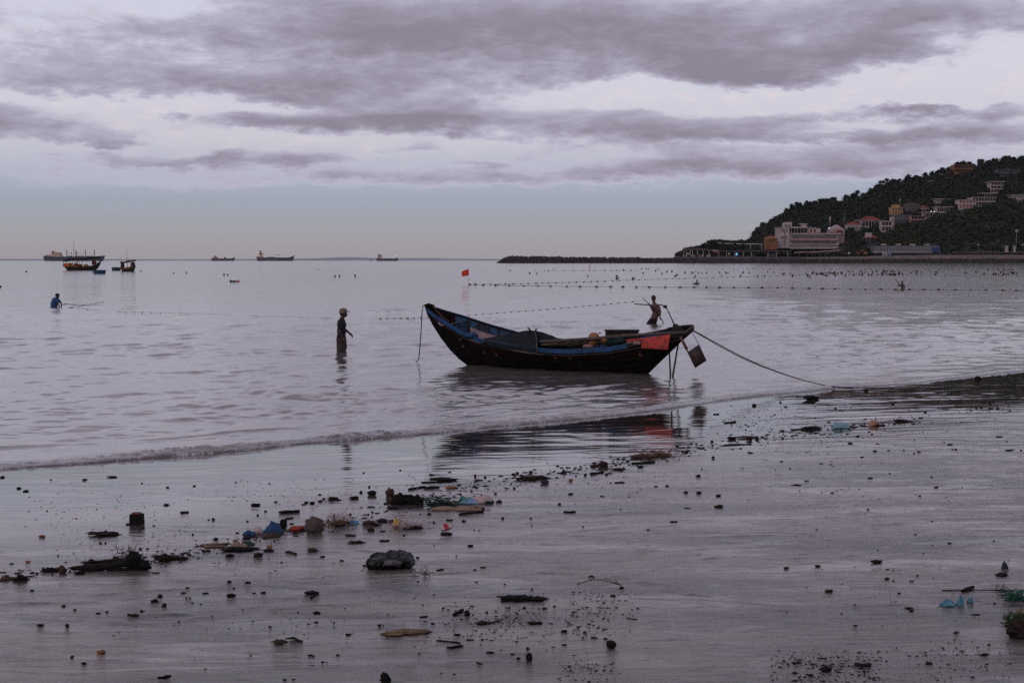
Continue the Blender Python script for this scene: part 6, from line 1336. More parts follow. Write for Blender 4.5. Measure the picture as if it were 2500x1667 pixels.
item('clod', 'low dark clod in front of the driftwood branch', 'clod', 182, 1388, 206, 1402, blk); item('weed_mat', 'matted brown weed left of the black box', 'weed', 216, 1294, 280, 1309, dbrn, jit=.7, fr=4)
bx_ = thing('black_box', 'upright black box with a reddish lid standing on the wet sand at the left', 'box', tuple(on_beach(331, 1281))); p_ = on_beach(331, 1281)
g = MB(); g.box((p_.x, p_.y + .04, p_.z + .04), (.108, .08, .088), taper=.95); g.build('body', blk, bx_); g = MB(); g.box((p_.x, p_.y + .04, p_.z + .091), (.066, .05, .012)); g.build('lid', mat('dull_red_lid', srgb(112, 52, 50), .7), bx_)
# the boulder and the coloured rubbish by it
item('boulder', 'rounded brown boulder beside the orange red bag', 'boulder', 742, 1254, 789, 1302, stone_m, jit=.16, flat=.95, seg=20, rings=14)
item('red_bag', 'orange red bag between the blue cloth and the boulder', 'bag', 704, 1274, 742, 1297, c_red, jit=.35); item('blue_cloth', 'deep blue cloth heaped left of the orange red bag', 'cloth', 638, 1274, 690, 1304, c_blue, 'crumple', lift=1.5); item('blue_cloth', 'flat blue rag left of the grey crumpled bag', 'cloth', 590, 1292, 622, 1308, c_blue, 'crumple', lift=1.3)
item('black_jar', 'black pot standing at the right end of the deep blue cloth', 'pot', 680, 1264, 700, 1290, blk, jit=.15, flat=1); item('grey_bag', 'grey crumpled bag between two blue cloths', 'bag', 615, 1283, 642, 1303, c_pale, 'crumple', lift=1.4); item('brown_cloth', 'brown rag in front of the deep blue cloth', 'cloth', 637, 1295, 682, 1313, brn, 'crumple'); item('black_block', 'black block under the flat blue rag', 'block', 590, 1306, 612, 1317, blk, jit=.15)
for k in range(6):
    sticky('reed', ('%s pale reed of the bundle under the flat blue rag' % (ordinal(k))), 491 + k * 2, 1330 + k * 1.5, 562 - k * 3, 1325 + k * 2.4, 3.2, (tan, pinkc_m, dbrn)[k % 3], 'reed')
item('brown_bag', 'tan crumpled bag at the right end of the pale reeds', 'bag', 556, 1322, 602, 1340, tan, 'crumple', lift=1.2); item('dark_weed', 'dark weed under the tan crumpled bag', 'weed', 544, 1334, 620, 1347, blk, jit=.6, fr=4); item('green_cloth', 'dark green rag behind the tan crumpled bag', 'cloth', 584, 1319, 620, 1332, c_grn, 'crumple')
item('dark_stone', 'black rounded stone below the pale reeds', 'stone', 549, 1348, 571, 1359, blk); sticky('wood_piece', 'short black bar left of the black rounded stone', 494, 1346, 513, 1346, 5); item('orange_rag', 'brown lump with an orange top in front of the coloured rubbish', 'rag', 640, 1335, 667, 1347, dbrn, jit=.5); item('orange_rag', 'small orange rag on the brown lump', 'rag', 650, 1329, 664, 1338, c_org, 'crumple', lift=1.4)
item('dark_clod', 'dark angular clod in front of the coloured rubbish', 'clod', 618, 1341, 640, 1359, dbrn, jit=.5); sticky('wood_piece', 'split piece of dark wood right of the dark angular clod', 697, 1348, 724, 1353, 6, dbrn); item('brown_stone', 'brown stone below the boulder', 'stone', 750, 1330, 773, 1346, brn); sticky('plank', 'thick black plank piece above the blue cloth', 680, 1254, 731, 1250, 9); sticky('plank', 'thin dark plank behind the black pot', 695, 1267, 716, 1265, 4)
g = MB(); strands(g, 788, 1252, 852, 1285, 60, .0035, 13); o = g.build('fibre_tangle', tan); tag(o, 'sandy tangle of coconut fibre right of the boulder', 'fibre'); item('fibre_heap', 'brown heap inside the sandy fibre tangle', 'heap', 806, 1262, 850, 1284, brn, jit=.5)
item('dark_clod', 'dark clod above the black plank piece', 'clod', 612, 1223, 635, 1236, blk); item('weed_mat', 'brown weed knot leading the row of clods to the right', 'weed', 798, 1208, 823, 1220, dbrn, jit=.6); item('dark_clod', 'dark upright clod left of the brown weed knot', 'clod', 755, 1219, 768, 1231, blk)
# middle heaps
item('black_bag', 'black torn bag with two peaks behind the coloured rubbish', 'bag', 957, 1198, 1000, 1232, blk, jit=.3, flat=.95); item('black_bag', 'second peak of torn black plastic right of the first', 'bag', 992, 1202, 1034, 1232, blk, jit=.35, flat=.9); item('brown_sack', 'brown sack standing left of the torn black bag', 'sack', 940, 1190, 962, 1212, brn, jit=.3, flat=1); item('brown_sack', 'tan sack lying at the left foot of the torn black bag', 'sack', 944, 1205, 972, 1228, brn, jit=.4); item('weed_mat', 'yellow brown weed at the foot of the torn black bag', 'weed', 990, 1219, 1020, 1231, weed_y, jit=.5)
item('black_block', 'square black block in front of the tan sack', 'block', 944, 1231, 970, 1243, blk, jit=.12); item('black_case', 'flat square black case left of the brown sack', 'case', 896, 1195, 919, 1209, blk, jit=.08, flat=1); item('brown_clump', 'brown clump left of the square black case', 'clump', 853, 1207, 875, 1218, dbrn, jit=.5)
item('black_bag', 'long low black plastic farthest up the rubbish line', 'bag', 1048, 1163, 1110, 1175, blk, jit=.45, fr=3); sticky('stick', 'bumpy dark stick under the long low black plastic', 1029, 1178, 1064, 1178, 4); sticky('stick', 'dark branch behind the torn black bag', 997, 1195, 1040, 1189, 5); sticky('stick', 'thicker dark branch right of the first branch', 1036, 1193, 1073, 1190, 6); item('orange_rag', 'orange rag on the sand above the green plastic', 'rag', 1087, 1183, 1115, 1192, c_org, 'crumple')
g = MB(); strands(g, 1040, 1216, 1112, 1238, 90, .005, 17); o = g.build('green_plant', c_grn); tag(o, 'dark green leafy weed between the torn black bag and the green plastic', 'weed'); item('green_heap', 'dense core of the green leafy weed', 'weed', 1056, 1224, 1108, 1238, c_grn, jit=.5)
item('green_bag', 'green and pale blue plastic bag right of the green weed', 'bag', 1116, 1208, 1168, 1231, c_gpl, 'crumple', lift=1.4); item('pale_bag', 'pale pink plastic sheet right of the green and blue bag', 'bag', 1150, 1205, 1206, 1229, c_pale, 'crumple', lift=1.3); item('tan_cloth', 'long tan cloth under the green and pink plastic', 'cloth', 1052, 1231, 1122, 1246, tan, 'crumple', lift=.8); item('tan_cloth', 'right half of the tan cloth rising to the pink plastic', 'cloth', 1110, 1228, 1180, 1247, tan, 'crumple')
item('dark_stone', 'black stone at the right end of the tan cloth', 'stone', 1147, 1234, 1184, 1245, blk); sticky('plank', 'curved black plank below the tan cloth', 1120, 1258, 1180, 1250, 7); item('dark_clod', 'teal grey rag at the right end of the pink plastic', 'rag', 1180, 1218, 1206, 1229, c_navy, jit=.4); item('dark_clod', 'lone dark clod right of the pink plastic', 'clod', 1211, 1219, 1226, 1227, dbrn)
item('blue_wrapper', 'bright light blue wrapper right of the fibre tangle', 'wrapper', 848, 1269, 876, 1281, c_lblue, 'crumple', lift=1.2); item('brown_rag', 'brown rag right of the light blue wrapper', 'rag', 884, 1264, 915, 1281, brn, jit=.5); item('brown_pot', 'brown round clod below the brown rag', 'clod', 897, 1281, 914, 1296, dbrn, jit=.3); item('navy_shoe', 'navy and black shoe-like rag right of the brown rag', 'rag', 915, 1260, 949, 1275, c_navy, jit=.5); sticky('plank', 'black bar under the navy rag', 908, 1282, 932, 1281, 6)
item('dark_clod', 'dark maroon rag behind the yellow wrapper', 'rag', 948, 1262, 978, 1278, dbrn, jit=.5); item('yellow_wrapper', 'yellow wrapper with an upright corner', 'wrapper', 958, 1266, 979, 1286, c_yel, 'crumple', lift=1.7); g = MB(); strands(g, 945, 1262, 1028, 1292, 50, .003, 23); o = g.build('fibre_tangle', c_pale); tag(o, 'pale fibre tangle around the yellow wrapper', 'fibre'); item('brown_rag', 'flat brown weed right of the yellow wrapper', 'weed', 984, 1279, 1028, 1291, dbrn, jit=.6, fr=4)
cb = thing('card_box', 'small white and red card box lying right of the yellow wrapper', 'box', tuple(on_beach(1088, 1300))); p_ = on_beach(1088, 1299); g = MB(); R_ = Matrix.Rotation(.35, 3, 'Z') @ Matrix.Rotation(-.25, 3, 'Y') @ Matrix.Rotation(.7, 3, 'X'); g.box(p_ + Vector((0, .03, .035)), (.085, .05, .026), R_); g.build('carton', c_wht, cb); g = MB(); g.box(p_ + Vector((0, .03, .035)) + R_ @ Vector((0, 0, .0138)), (.034, .046, .002), R_); g.box(p_ + Vector((0, .03, .035)) + R_ @ Vector((0, -.0258, 0)), (.034, .002, .022), R_); g.build('red_print', c_rd2, cb)
g = MB(); lump(g, 1076, 1294, 1102, 1306, 3); o = g.build('dark_rag', dbrn); tag(o, 'dark wet rag under the small white and red box', 'rag')
sticky('stick', 'black stick left of the white and red box', 1089, 1270, 1105, 1270, 4); sticky('stick', 'dark stick below the yellow wrapper', 925, 1322, 950, 1320, 5); item('weed_mat', 'dark weed scrap left of the dark stick', 'weed', 851, 1317, 885, 1327, dbrn, jit=.6, fr=4); item('weed_mat', 'weed scrap with a stalk below the light blue wrapper', 'weed', 842, 1301, 866, 1309, dbrn, jit=.6); sticky('stick', 'short black stick right of the twig tangle by the bag', 1065, 1393, 1083, 1391, 5); item('dark_leaf', 'dark leaf with a stalk right of the white and red box', 'leaf', 1141, 1326, 1156, 1334, blk)
# upper right heaps
g = MB(); lump(g, 1556, 1103, 1606, 1117, 3, jit=.6, fr=4); lump(g, 1540, 1106, 1572, 1118, 5, jit=.6, fr=4); strands(g, 1556, 1098, 1640, 1117, 30, .004, 31); o = g.build('weed_mat', mat('reddish_weed', srgb(100, 70, 60), .95, .4, 20, bump=.6, bscale=60)); tag(o, 'reddish brown weed heap in front of the boat\'s reflection', 'weed'); item('weed_mat', 'yellowish end of the weed heap in front of the boat\'s reflection', 'weed', 1602, 1098, 1642, 1114, weed_y, jit=.5, fr=4)
sticky('plank', 'long straight black plank below the reddish weed heap', 1542, 1133, 1599, 1129, 6); sticky('plank', 'short black block below the long straight plank', 1557, 1141, 1571, 1140, 5); sh = item('shell', 'round brown shell with a pale mouth left of the long straight plank', 'shell', 1461, 1124, 1485, 1140, dbrn, jit=.15, flat=1); g = MB(); b_ = on_beach(1468, 1138); g.ell((b_.x, b_.y - .002, b_.z + .045), (.026, .012, .028), 12, 8); o = g.build('shell_mouth', c_pale, sh); item('brown_clump', 'brown weed clump touching the round shell', 'weed', 1440, 1130, 1464, 1139, brn, jit=.6)
sticky('plank', 'black plank with a stone at its end below the shell', 1441, 1158, 1474, 1154.5, 6); item('dark_stone', 'round black stone at the end of that plank below the shell', 'stone', 1476, 1152, 1485, 1160, blk, jit=.15); item('weed_mat', 'flat dark weed between shell and long straight plank', 'weed', 1490, 1141, 1524, 1148, dbrn, jit=.6, fr=4); sticky('plank', 'straight black bar right of the orange scrap', 1500, 1179, 1525, 1179, 4)
item('weed_mat', 'dark brown weed clump with a purple rag at its right end', 'weed', 1264, 1160, 1330, 1172, dbrn, jit=.7, fr=5); item('purple_rag', 'small purple rag at the end of the dark weed clump', 'rag', 1321, 1165, 1341, 1181, c_pur, jit=.6); item('orange_scrap', 'small orange scrap right of the purple rag', 'scrap', 1388, 1164, 1398, 1174, c_org, jit=.5)
# right side
item('wet_rock', 'flat black rock at the water\'s edge beside the mooring rope', 'rock', 1966, 960, 1999, 976, blk, jit=.3, flat=.8); item('wet_rock', 'rounded black rock on the dark wet sand at the far right', 'rock', 2380, 916, 2397, 927, blk, jit=.2, flat=.9); item('wet_rock', 'small brown stone at the wave\'s edge left of the flat black rock', 'stone', 1836, 981, 1847, 991, dbrn, jit=.3)
item('teal_bag', 'pale teal plastic bag puffed up on the sand at the right', 'bag', 2034, 1026, 2080, 1046, mat('pale_teal_plastic', srgb(110, 148, 152), .4, .25, 12, bump=.4), 'crumple', lift=1.7); item('orange_bag', 'orange brown bag right of the pale teal bag', 'bag', 2122, 1024, 2148, 1040, mat('amber_plastic', srgb(156, 112, 82), .6, .3, 14, bump=.4), 'crumple', lift=1.8); item('brown_rag', 'flat brown tail of the orange brown bag', 'rag', 2140, 1034, 2165, 1040, dbrn)
item('driftwood', 'dark wavy driftwood left of the pale teal bag', 'driftwood', 1961, 1038, 2007, 1049, blk, jit=.5, fr=3); sticky('stick', 'pale stick running left from the dark wavy driftwood', 1931, 1050, 1964, 1047, 3.5, brn); item('weed_mat', 'twiggy brown clump right of the orange brown bag', 'weed', 2184, 1020, 2221, 1031, dbrn, jit=.7, fr=5); sticky('stick', 'dark twig in the pale teal bag', 2060, 1045, 2096, 1042, 3)
item('dark_clod', 'black clod with a brown rag at the start of the right heap', 'clod', 1776, 1060, 1797, 1073, blk); item('brown_rag', 'pinkish brown rag right of the black clod', 'rag', 1794, 1061, 1850, 1070, brn, 'crumple'); sticky('stick', 'long thin bent stick below the pinkish brown rag', 1765, 1087, 1836, 1085, 3.4); sticky('stick', 'dark stick up the beach from the black clod', 1768, 1033, 1797, 1030, 3.5)
item('dark_leaf', 'pointed dark leaf in the right foreground', 'leaf', 2128, 1361, 2156, 1375, blk, jit=.2); item('wet_clod', 'brown clod at the right edge above the stick', 'clod', 2434, 1392, 2462, 1407, dbrn, jit=.5); item('blue_scrap', 'small upright navy scrap above the brown clod at the right edge', 'scrap', 2447, 1371, 2463, 1390, c_navy, 'crumple', lift=1.6)
sticky('plank', 'short thick black plank above the teal plastic pieces', 2347, 1445, 2378, 1436, 10); sticky('stick', 'long thin stem running right from the short thick plank', 2300, 1442, 2498, 1440, 3, dbrn); g = MB(); strands(g, 2424, 1428, 2470, 1450, 12, .003, 41); o = g.build('twig_tangle', dbrn); tag(o, 'small loop of dry stems along the long thin stem', 'twigs')
for (x0, y0, x1, y1), lb in zip(((2300, 1459, 2336, 1481), (2337, 1447, 2356, 1480), (2363, 1456, 2378, 1473)), ('widest teal plastic piece, leftmost of the three', 'pointed teal plastic piece in the middle of the three', 'smallest teal plastic piece on the right of the three')): item('teal_scrap', lb, 'plastic', x0, y0, x1, y1, c_teal, 'crumple', lift=1.5)
g = MB(); strands(g, 2458, 1444, 2530, 1466, 60, .004, 43); lump(g, 2475, 1450, 2520, 1465, 3, jit=.6); o = g.build('green_net', mat('green_netting', srgb(20, 84, 66), .9, .4, 20, bump=.6)); tag(o, 'green netting at the right edge', 'net')
hp = thing('weedy_lump', 'large brown lump with green weed cut by the right edge', 'lump', tuple(on_beach(2510, 1560))); g = MB(); lump(g, 2470, 1484, 2552, 1560, 5, jit=.4, flat=.6, seg=24, rings=16); g.build('core', dbrn, hp); g = MB(); strands(g, 2464, 1484, 2520, 1530, 160, .004, 47); g.build('green_weed', mat('bright_green_weed', srgb(32, 66, 28), .9, .4, 20, bump=.5), hp); g = MB(); lump(g, 2482, 1474, 2524, 1508, 6, jit=.3, flat=.7); g.build('pale_core', tan, hp)
# lower foreground
item('weed_mat', 'long ragged black weed in the lower middle', 'weed', 1223, 1449, 1290, 1468, blk, jit=.6, fr=4); item('weed_mat', 'ragged right half of the long black weed in the lower middle', 'weed', 1278, 1452, 1333, 1468, blk, jit=.6, fr=4)
g = MB(); W_ = [on_beach(a, b_) + Vector((0, 0, .006 + .02 * math.sin(i / 6 * 3.1))) for i, (a, b_) in enumerate(((1408, 1428), (1430, 1424), (1450, 1423), (1470, 1425), (1490, 1429), (1510, 1432), (1520, 1434)))]; g.tube(W_, .0028, 5); g.tube([W_[5], W_[5] + Vector((-.04, .02, .02)), W_[5] + Vector((-.09, .02, .035))], .002, 4); g.tube([W_[5], W_[5] + Vector((-.02, .02, .03))], .002, 4); lump(g, 1512, 1428, 1524, 1437, 2); o = g.build('twig', blk); tag(o, 'long curved twig with a forked root end in the lower middle', 'twig')
sticky('stick', 'thick short black stick below the long ragged weed', 1106, 1504, 1131, 1489, 8); item('dark_clod', 'small upright dark clod right of the thick short stick', 'clod', 1134, 1488, 1146, 1503, blk, flat=1); item('husk', 'brown coconut husk with a tail in the lower middle', 'husk', 1163, 1509, 1194, 1525, dbrn, jit=.3); sticky('stick', 'thin brown tail of the coconut husk', 1192, 1521, 1222, 1517, 4, dbrn); item('weed_mat', 'dark weed piece right of the coconut husk', 'weed', 1287, 1515, 1322, 1524, blk, jit=.5)
g = MB(); lump(g, 930, 1537, 985, 1554, 3, jit=.35, fr=3); lump(g, 970, 1536, 1041, 1549, 6, jit=.45, fr=4); o = g.build('bark_strip', weed_y); tag(o, 'long yellow brown strip of bark in the lower middle', 'bark'); sticky('stick', 'bent dark stick right of the bark strip', 1066, 1563, 1124, 1572, 5); sticky('stick', 'straight dark stick below the bent one', 1090, 1582, 1131, 1579, 7)
item('dark_stone', 'round black stone alone in the lower middle', 'stone', 1480, 1559, 1505, 1582, blk, jit=.2, flat=.95); item('dark_stone', 'tall black stone left of the round black stone', 'stone', 1284, 1591, 1299, 1613, blk, jit=.3, flat=1); item('stump', 'black broken stump standing at the bottom edge', 'stump', 927, 1641, 952, 1676, blk, jit=.3, flat=1.1)
item('dark_stone', 'oval black stone in the left foreground', 'stone', 740, 1437, 779, 1452, blk, jit=.15); sticky('stick', 'short stick touching the oval black stone', 757, 1461, 774, 1452, 5); item('dark_stone', 'round black stone left of the oval one', 'stone', 551, 1443, 575, 1457, blk, jit=.25)
item('weed_mat', 'olive weed with trailing strands in the left foreground', 'weed', 661, 1556, 700, 1572, mat('olive_weed', srgb(52, 46, 26), .9, .4, 20, bump=.5), jit=.4, fr=3); g = MB(); [g.tube([on_beach(695, 1564) + Vector((0, .01, .01)), on_beach(718, 1562 + k) + Vector((0, 0, .012 + .004 * k)), on_beach(739, 1565 + k * .7)], .0035, 4) for k in range(-2, 4)]; o = g.build('weed_strands', MATS['olive_weed']); tag(o, 'trailing strands of the olive weed', 'weed')
item('orange_leaf', 'orange brown crab-like leaf in the lower left', 'leaf', 236, 1580, 254, 1597, c_org, jit=.6, fr=4); item('orange_scrap', 'small orange brown scrap left of the brown weed mat', 'scrap', 94, 1301, 109, 1311, mat('rust_scrap', srgb(130, 76, 44), .8), jit=.3); item('orange_scrap', 'orange scrap left of the upright brown stump', 'scrap', 61, 1365, 74, 1373, c_org, jit=.4); sticky('plank', 'straight black bar at the lower left edge of the sand', 386, 1657, 416, 1654, 9)
MARK = [(952, 1372, 'the large black rubbish bag'), (270, 1380, 'the dark driftwood branch'), (331, 1270, 'the upright black box'), (765, 1280, 'the boulder'), (1000, 1215, 'the torn black bag'), (1140, 1220, 'the green and blue bag'), (968, 1276, 'the yellow wrapper'), (1088, 1297, 'the white and red box'), (1590, 1108, 'the reddish weed heap'), (1570, 1131, 'the long straight plank'), (1473, 1132, 'the round shell'), (1393, 1170, 'the small orange scrap'),
        (2057, 1036, 'the pale teal bag'), (2135, 1032, 'the orange brown bag'), (1982, 968, 'the flat black rock by the mooring rope'), (1786, 1067, 'the black clod of the right heap'), (2140, 1368, 'the pointed dark leaf'), (2330, 1468, 'the teal plastic pieces'), (2492, 1520, 'the weedy lump'), (1278, 1459, 'the long ragged black weed'), (1178, 1517, 'the coconut husk'), (1492, 1570, 'the round black stone'), (985, 1546, 'the bark strip'), (758, 1445, 'the oval black stone'), (698, 1564, 'the olive weed'), (244, 1588, 'the crab-like leaf'), (401, 1656, 'the black bar at lower left'), (940, 1655, 'the broken stump'), (520, 1330, 'the pale reeds'), (2388, 922, 'the rounded rock at the far right')]
STONES = [(375, 1470, 18, 9), (390, 1458, 12, 14), (400, 1481, 13, 18), (325, 1505, 24, 12), (314, 1504, 8, 11), (154, 1481, 12, 7), (182, 1489, 9, 6), (175, 1605, 10, 9), (204, 1622, 13, 8), (77, 1443, 11, 8), (96, 1528, 18, 8), (163, 1530, 9, 14), (405, 1234, 16, 9), (450, 1252, 19, 7), (206, 1172, 14, 7), (273, 1166, 24, 5), (62, 1200, 13, 8), (45, 1193, 13, 6), (5, 1166, 12, 7), (186, 1266, 6, 4), (124, 1172, 5, 4), (346, 1180, 6, 4), (409, 1190, 8, 5), (474, 1186, 6, 4), (115, 1248, 5, 4), (311, 1281, 10, 6), (347, 1290, 11, 6), (375, 1284, 7, 4), (340, 1296, 6, 5), (245, 1327, 7, 6), (257, 1327, 5, 6), (342, 1341, 8, 6), (141, 1356, 5, 4), (89, 1402, 8, 9), (380, 1398, 18, 4), (226, 1472, 10, 5), (260, 1495, 8, 6), (239, 1498, 13, 5), (345, 1494, 9, 8), (457, 1438, 13, 7), (447, 1448, 13, 5), (501, 1449, 15, 5), (463, 1460, 7, 5), (454, 1460, 6, 4), (469, 1472, 7, 4), (559, 1422, 13, 10), (604, 1423, 14, 6), (571, 1437, 6, 6), (642, 1448, 13, 6), (620, 1448, 8, 4), (772, 1499, 16, 10), (753, 1524, 9, 4), (772, 1520, 11, 5), (659, 1530, 8, 4), (787, 1617, 8, 7), (797, 1617, 5, 5), (849, 1551, 15, 8), (890, 1382, 12, 7), (815, 1521, 5, 5), (727, 1494, 6, 3), (694, 1661, 12, 6), (716, 1660, 10, 5), (760, 1600, 16, 5), (824, 1600, 12, 5), (612, 1599, 5, 4),
      (673, 1226, 9, 6), (740, 1233, 10, 5), (747, 1228, 10, 6), (780, 1209, 8, 6), (781, 1224, 10, 7), (790, 1219, 9, 7), (828, 1221, 12, 4), (576, 1178, 4, 4), (474, 1187, 7, 4), (657, 1181, 6, 3), (648, 1249, 7, 6), (629, 1258, 6, 5), (520, 1270, 8, 9), (509, 1269, 6, 4), (579, 1303, 9, 8), (470, 1306, 6, 7), (526, 1318, 12, 10), (604, 1273, 6, 5), (670, 1321, 6, 5), (678, 1318, 6, 4), (787, 1360, 14, 5), (834, 1370, 10, 6), (484, 1362, 9, 4), (687, 1373, 6, 5), (901, 1189, 6, 6), (881, 1203, 7, 8), (977, 1148, 6, 4), (888, 1154, 5, 3), (1048, 1257, 9, 8), (1026, 1256, 5, 5), (986, 1308, 7, 6), (934, 1298, 14, 5), (1059, 1278, 6, 8), (1132, 1273, 9, 6), (1158, 1294, 5, 3), (1170, 1295, 6, 3), (1160, 1163, 6, 9), (1184, 1166, 7, 8), (1098, 1153, 9, 4), (1054, 1160, 15, 5), (1185, 1187, 18, 3), (1168, 1173, 22, 4), (1099, 1203, 4, 7), (1109, 1213, 8, 5), (1210, 1206, 6, 6), (1159, 1392, 8, 5), (1178, 1385, 11, 4), (1184, 1385, 7, 4), (1019, 1362, 11, 5), (1114, 1357, 4, 3), (1060, 1331, 3, 3), (1020, 1420, 6, 4),
      (1219, 1224, 12, 7), (1227, 1266, 8, 6), (1296, 1266, 6, 5), (1255, 1192, 7, 6), (1393, 1207, 12, 6), (1366, 1232, 9, 7), (1391, 1251, 30, 6), (1629, 1187, 9, 5), (1602, 1188, 10, 3), (1675, 1203, 11, 8), (1706, 1204, 12, 8), (1706, 1163, 11, 9), (1739, 1079, 7, 7), (1510, 1121, 6, 7), (1555, 1120, 11, 7), (1429, 1161, 8, 8), (1378, 1155, 13, 11), (1368, 1155, 20, 3), (1384, 1142, 7, 5), (1390, 1142, 6, 4), (1296, 1154, 10, 9), (1254, 1159, 11, 6), (1263, 1156, 7, 7), (1264, 1171, 8, 4), (1406, 1162, 6, 4), (1436, 1179, 3, 3), (1491, 1179, 4, 3), (1537, 1213, 7, 3), (1470, 1211, 11, 3), (1516, 1243, 3, 3), (1645, 1275, 20, 4), (1672, 1103, 16, 4), (1688, 1084, 6, 6), (1654, 1089, 8, 4), (1712, 1096, 5, 4), (1741, 1116, 6, 3), (1678, 1241, 14, 3), (1582, 1294, 8, 4), (1424, 1286, 5, 3), (1298, 1284, 4, 3), (1361, 1137, 8, 3), (1523, 1142, 6, 3),
      (1906, 983, 5, 7), (1918, 994, 8, 5), (2115, 955, 12, 9), (2040, 998, 6, 5), (2180, 988, 7, 6), (2260, 1007, 8, 4), (1749, 1011, 14, 4), (1911, 1072, 6, 10), (1849, 1075, 9, 6), (1833, 1074, 7, 7), (1934, 1065, 8, 5), (2095, 1066, 9, 6), (2076, 1083, 13, 5), (2137, 1102, 10, 6), (2105, 1117, 11, 5), (2334, 1098, 7, 6), (2326, 1098, 5, 4), (2244, 1104, 8, 5), (2232, 1107, 5, 5), (1945, 1186, 28, 5), (1970, 1174, 13, 3), (2032, 1204, 9, 5), (1754, 1212, 13, 10), (1756, 1239, 21, 10), (1705, 1164, 12, 8), (1707, 1205, 13, 7), (2287, 1190, 11, 5), (2246, 1211, 8, 4), (2125, 1167, 12, 4), (2120, 1244, 7, 4), (2172, 1156, 5, 4), (2275, 1165, 8, 4), (2028, 1134, 7, 3), (2006, 1132, 12, 3), (1929, 1145, 5, 4), (1908, 1126, 8, 3), (1813, 1143, 5, 3), (1741, 1117, 7, 6), (1718, 1094, 6, 5), (1741, 1122, 8, 4), (1714, 1145, 4, 4), (1832, 1106, 12, 4), (2142, 1084, 8, 3), (2170, 1100, 7, 4), (2207, 1100, 5, 4), (1821, 1050, 5, 4), (1990, 1057, 8, 4), (2129, 1061, 6, 4), (2320, 1086, 14, 4), (2419, 998, 10, 3), (2440, 1067, 16, 4), (2466, 1100, 22, 4), (2459, 1078, 6, 3), (2371, 992, 5, 4), (2417, 986, 6, 4), (2437, 999, 7, 6), (2466, 1003, 6, 3), (2462, 994, 6, 4), (2396, 996, 8, 4), (2493, 1100, 6, 5),
      (1997, 1384, 15, 9), (1920, 1388, 12, 7), (2319, 1327, 10, 5), (2427, 1321, 7, 3), (2166, 1414, 13, 7), (2182, 1418, 7, 4), (2226, 1418, 10, 3), (2025, 1445, 20, 9), (2196, 1449, 9, 6), (2221, 1487, 26, 7), (2226, 1493, 12, 7), (2089, 1529, 11, 7), (2336, 1548, 16, 10), (2383, 1501, 26, 3), (2276, 1272, 6, 3), (1994, 1293, 7, 3), (2240, 1404, 6, 4), (2166, 1391, 10, 3), (2181, 1392, 5, 3), (2405, 1600, 20, 8), (2429, 1473, 8, 4), (2017, 1641, 30, 18), (2107, 1625, 40, 12), (2270, 1621, 18, 8), (1941, 1644, 12, 8), (1980, 1650, 14, 8), (1945, 1620, 20, 5), (2415, 1576, 8, 4), (2350, 1590, 14, 5),
      (926, 1530, 8, 11), (935, 1528, 6, 5), (1240, 1483, 13, 4), (1288, 1585, 9, 8), (1251, 1597, 10, 5), (1266, 1609, 11, 8), (1151, 1480, 9, 4), (1033, 1507, 18, 5), (1042, 1505, 6, 6), (1056, 1523, 11, 5), (1117, 1551, 20, 7), (1148, 1563, 18, 5), (1178, 1562, 8, 6), (1200, 1564, 10, 3), (1261, 1568, 7, 9), (1377, 1543, 16, 8), (1378, 1576, 12, 6), (1351, 1580, 10, 4), (1109, 1647, 11, 6), (1077, 1643, 5, 4), (1023, 1596, 7, 4), (1170, 1618, 14, 5), (1197, 1594, 22, 4), (1330, 1487, 14, 7), (1354, 1481, 8, 5), (1280, 1483, 8, 5), (1263, 1499, 6, 6), (1444, 1408, 14, 5), (1299, 1438, 6, 4), (1163, 1421, 9, 4), (1232, 1426, 6, 3), (1496, 1455, 13, 6), (1082, 1486, 8, 5), (1094, 1489, 7, 5), (1412, 1532, 10, 7), (1428, 1545, 9, 7), (1478, 1560, 9, 6), (1450, 1558, 14, 6), (1460, 1533, 10, 4), (1438, 1524, 9, 6)]
rnd = random.Random(77); its = []
for px, py, w, h in STONES:
    ds = 'small ' if w < 8 else 'tiny ' if w < 5 else ''
    ds = 'tiny ' if w <= 5 else 'small ' if w <= 9 else 'larger ' if w >= 14 else ''
    shp = 'sliver' if w > 2.6 * h else 'clod'; its.append((px, py, ds + ('dark ' if rnd.random() < 2 else '') + shp))
lb = label_batch(its, MARK, lambda o_, d_, s_, mk, n: ('%s %s %s %s' % (o_, d_, s_, mk)) if n > 1 else ('%s %s %s' % (d_, s_, mk)))
for (px, py, w, h), l_, it in zip(STONES, lb, its):
    g = MB()
    if 'sliver' in it[2] and rnd.random() < .6: bar(g, px - w / 2, py - rnd.uniform(-1, 1), px + w / 2, py - rnd.uniform(-1, 1), max(h * .8, 2.2), seed=int(px))
    else: lump(g, px - w / 2, py - h * .95, px + w / 2, py, seed=int(px + py), jit=.45, flat=rnd.uniform(.6, .85), seg=10, rings=7, fr=2.2)
    o = g.build('debris_sliver' if 'sliver' in it[2] else 'debris_clod', rnd.choice((blk, blk, dbrn))); tag(o, l_ + ' on the wet sand' if len(l_.split()) < 11 else l_, 'debris', 'scattered debris on the wet sand')
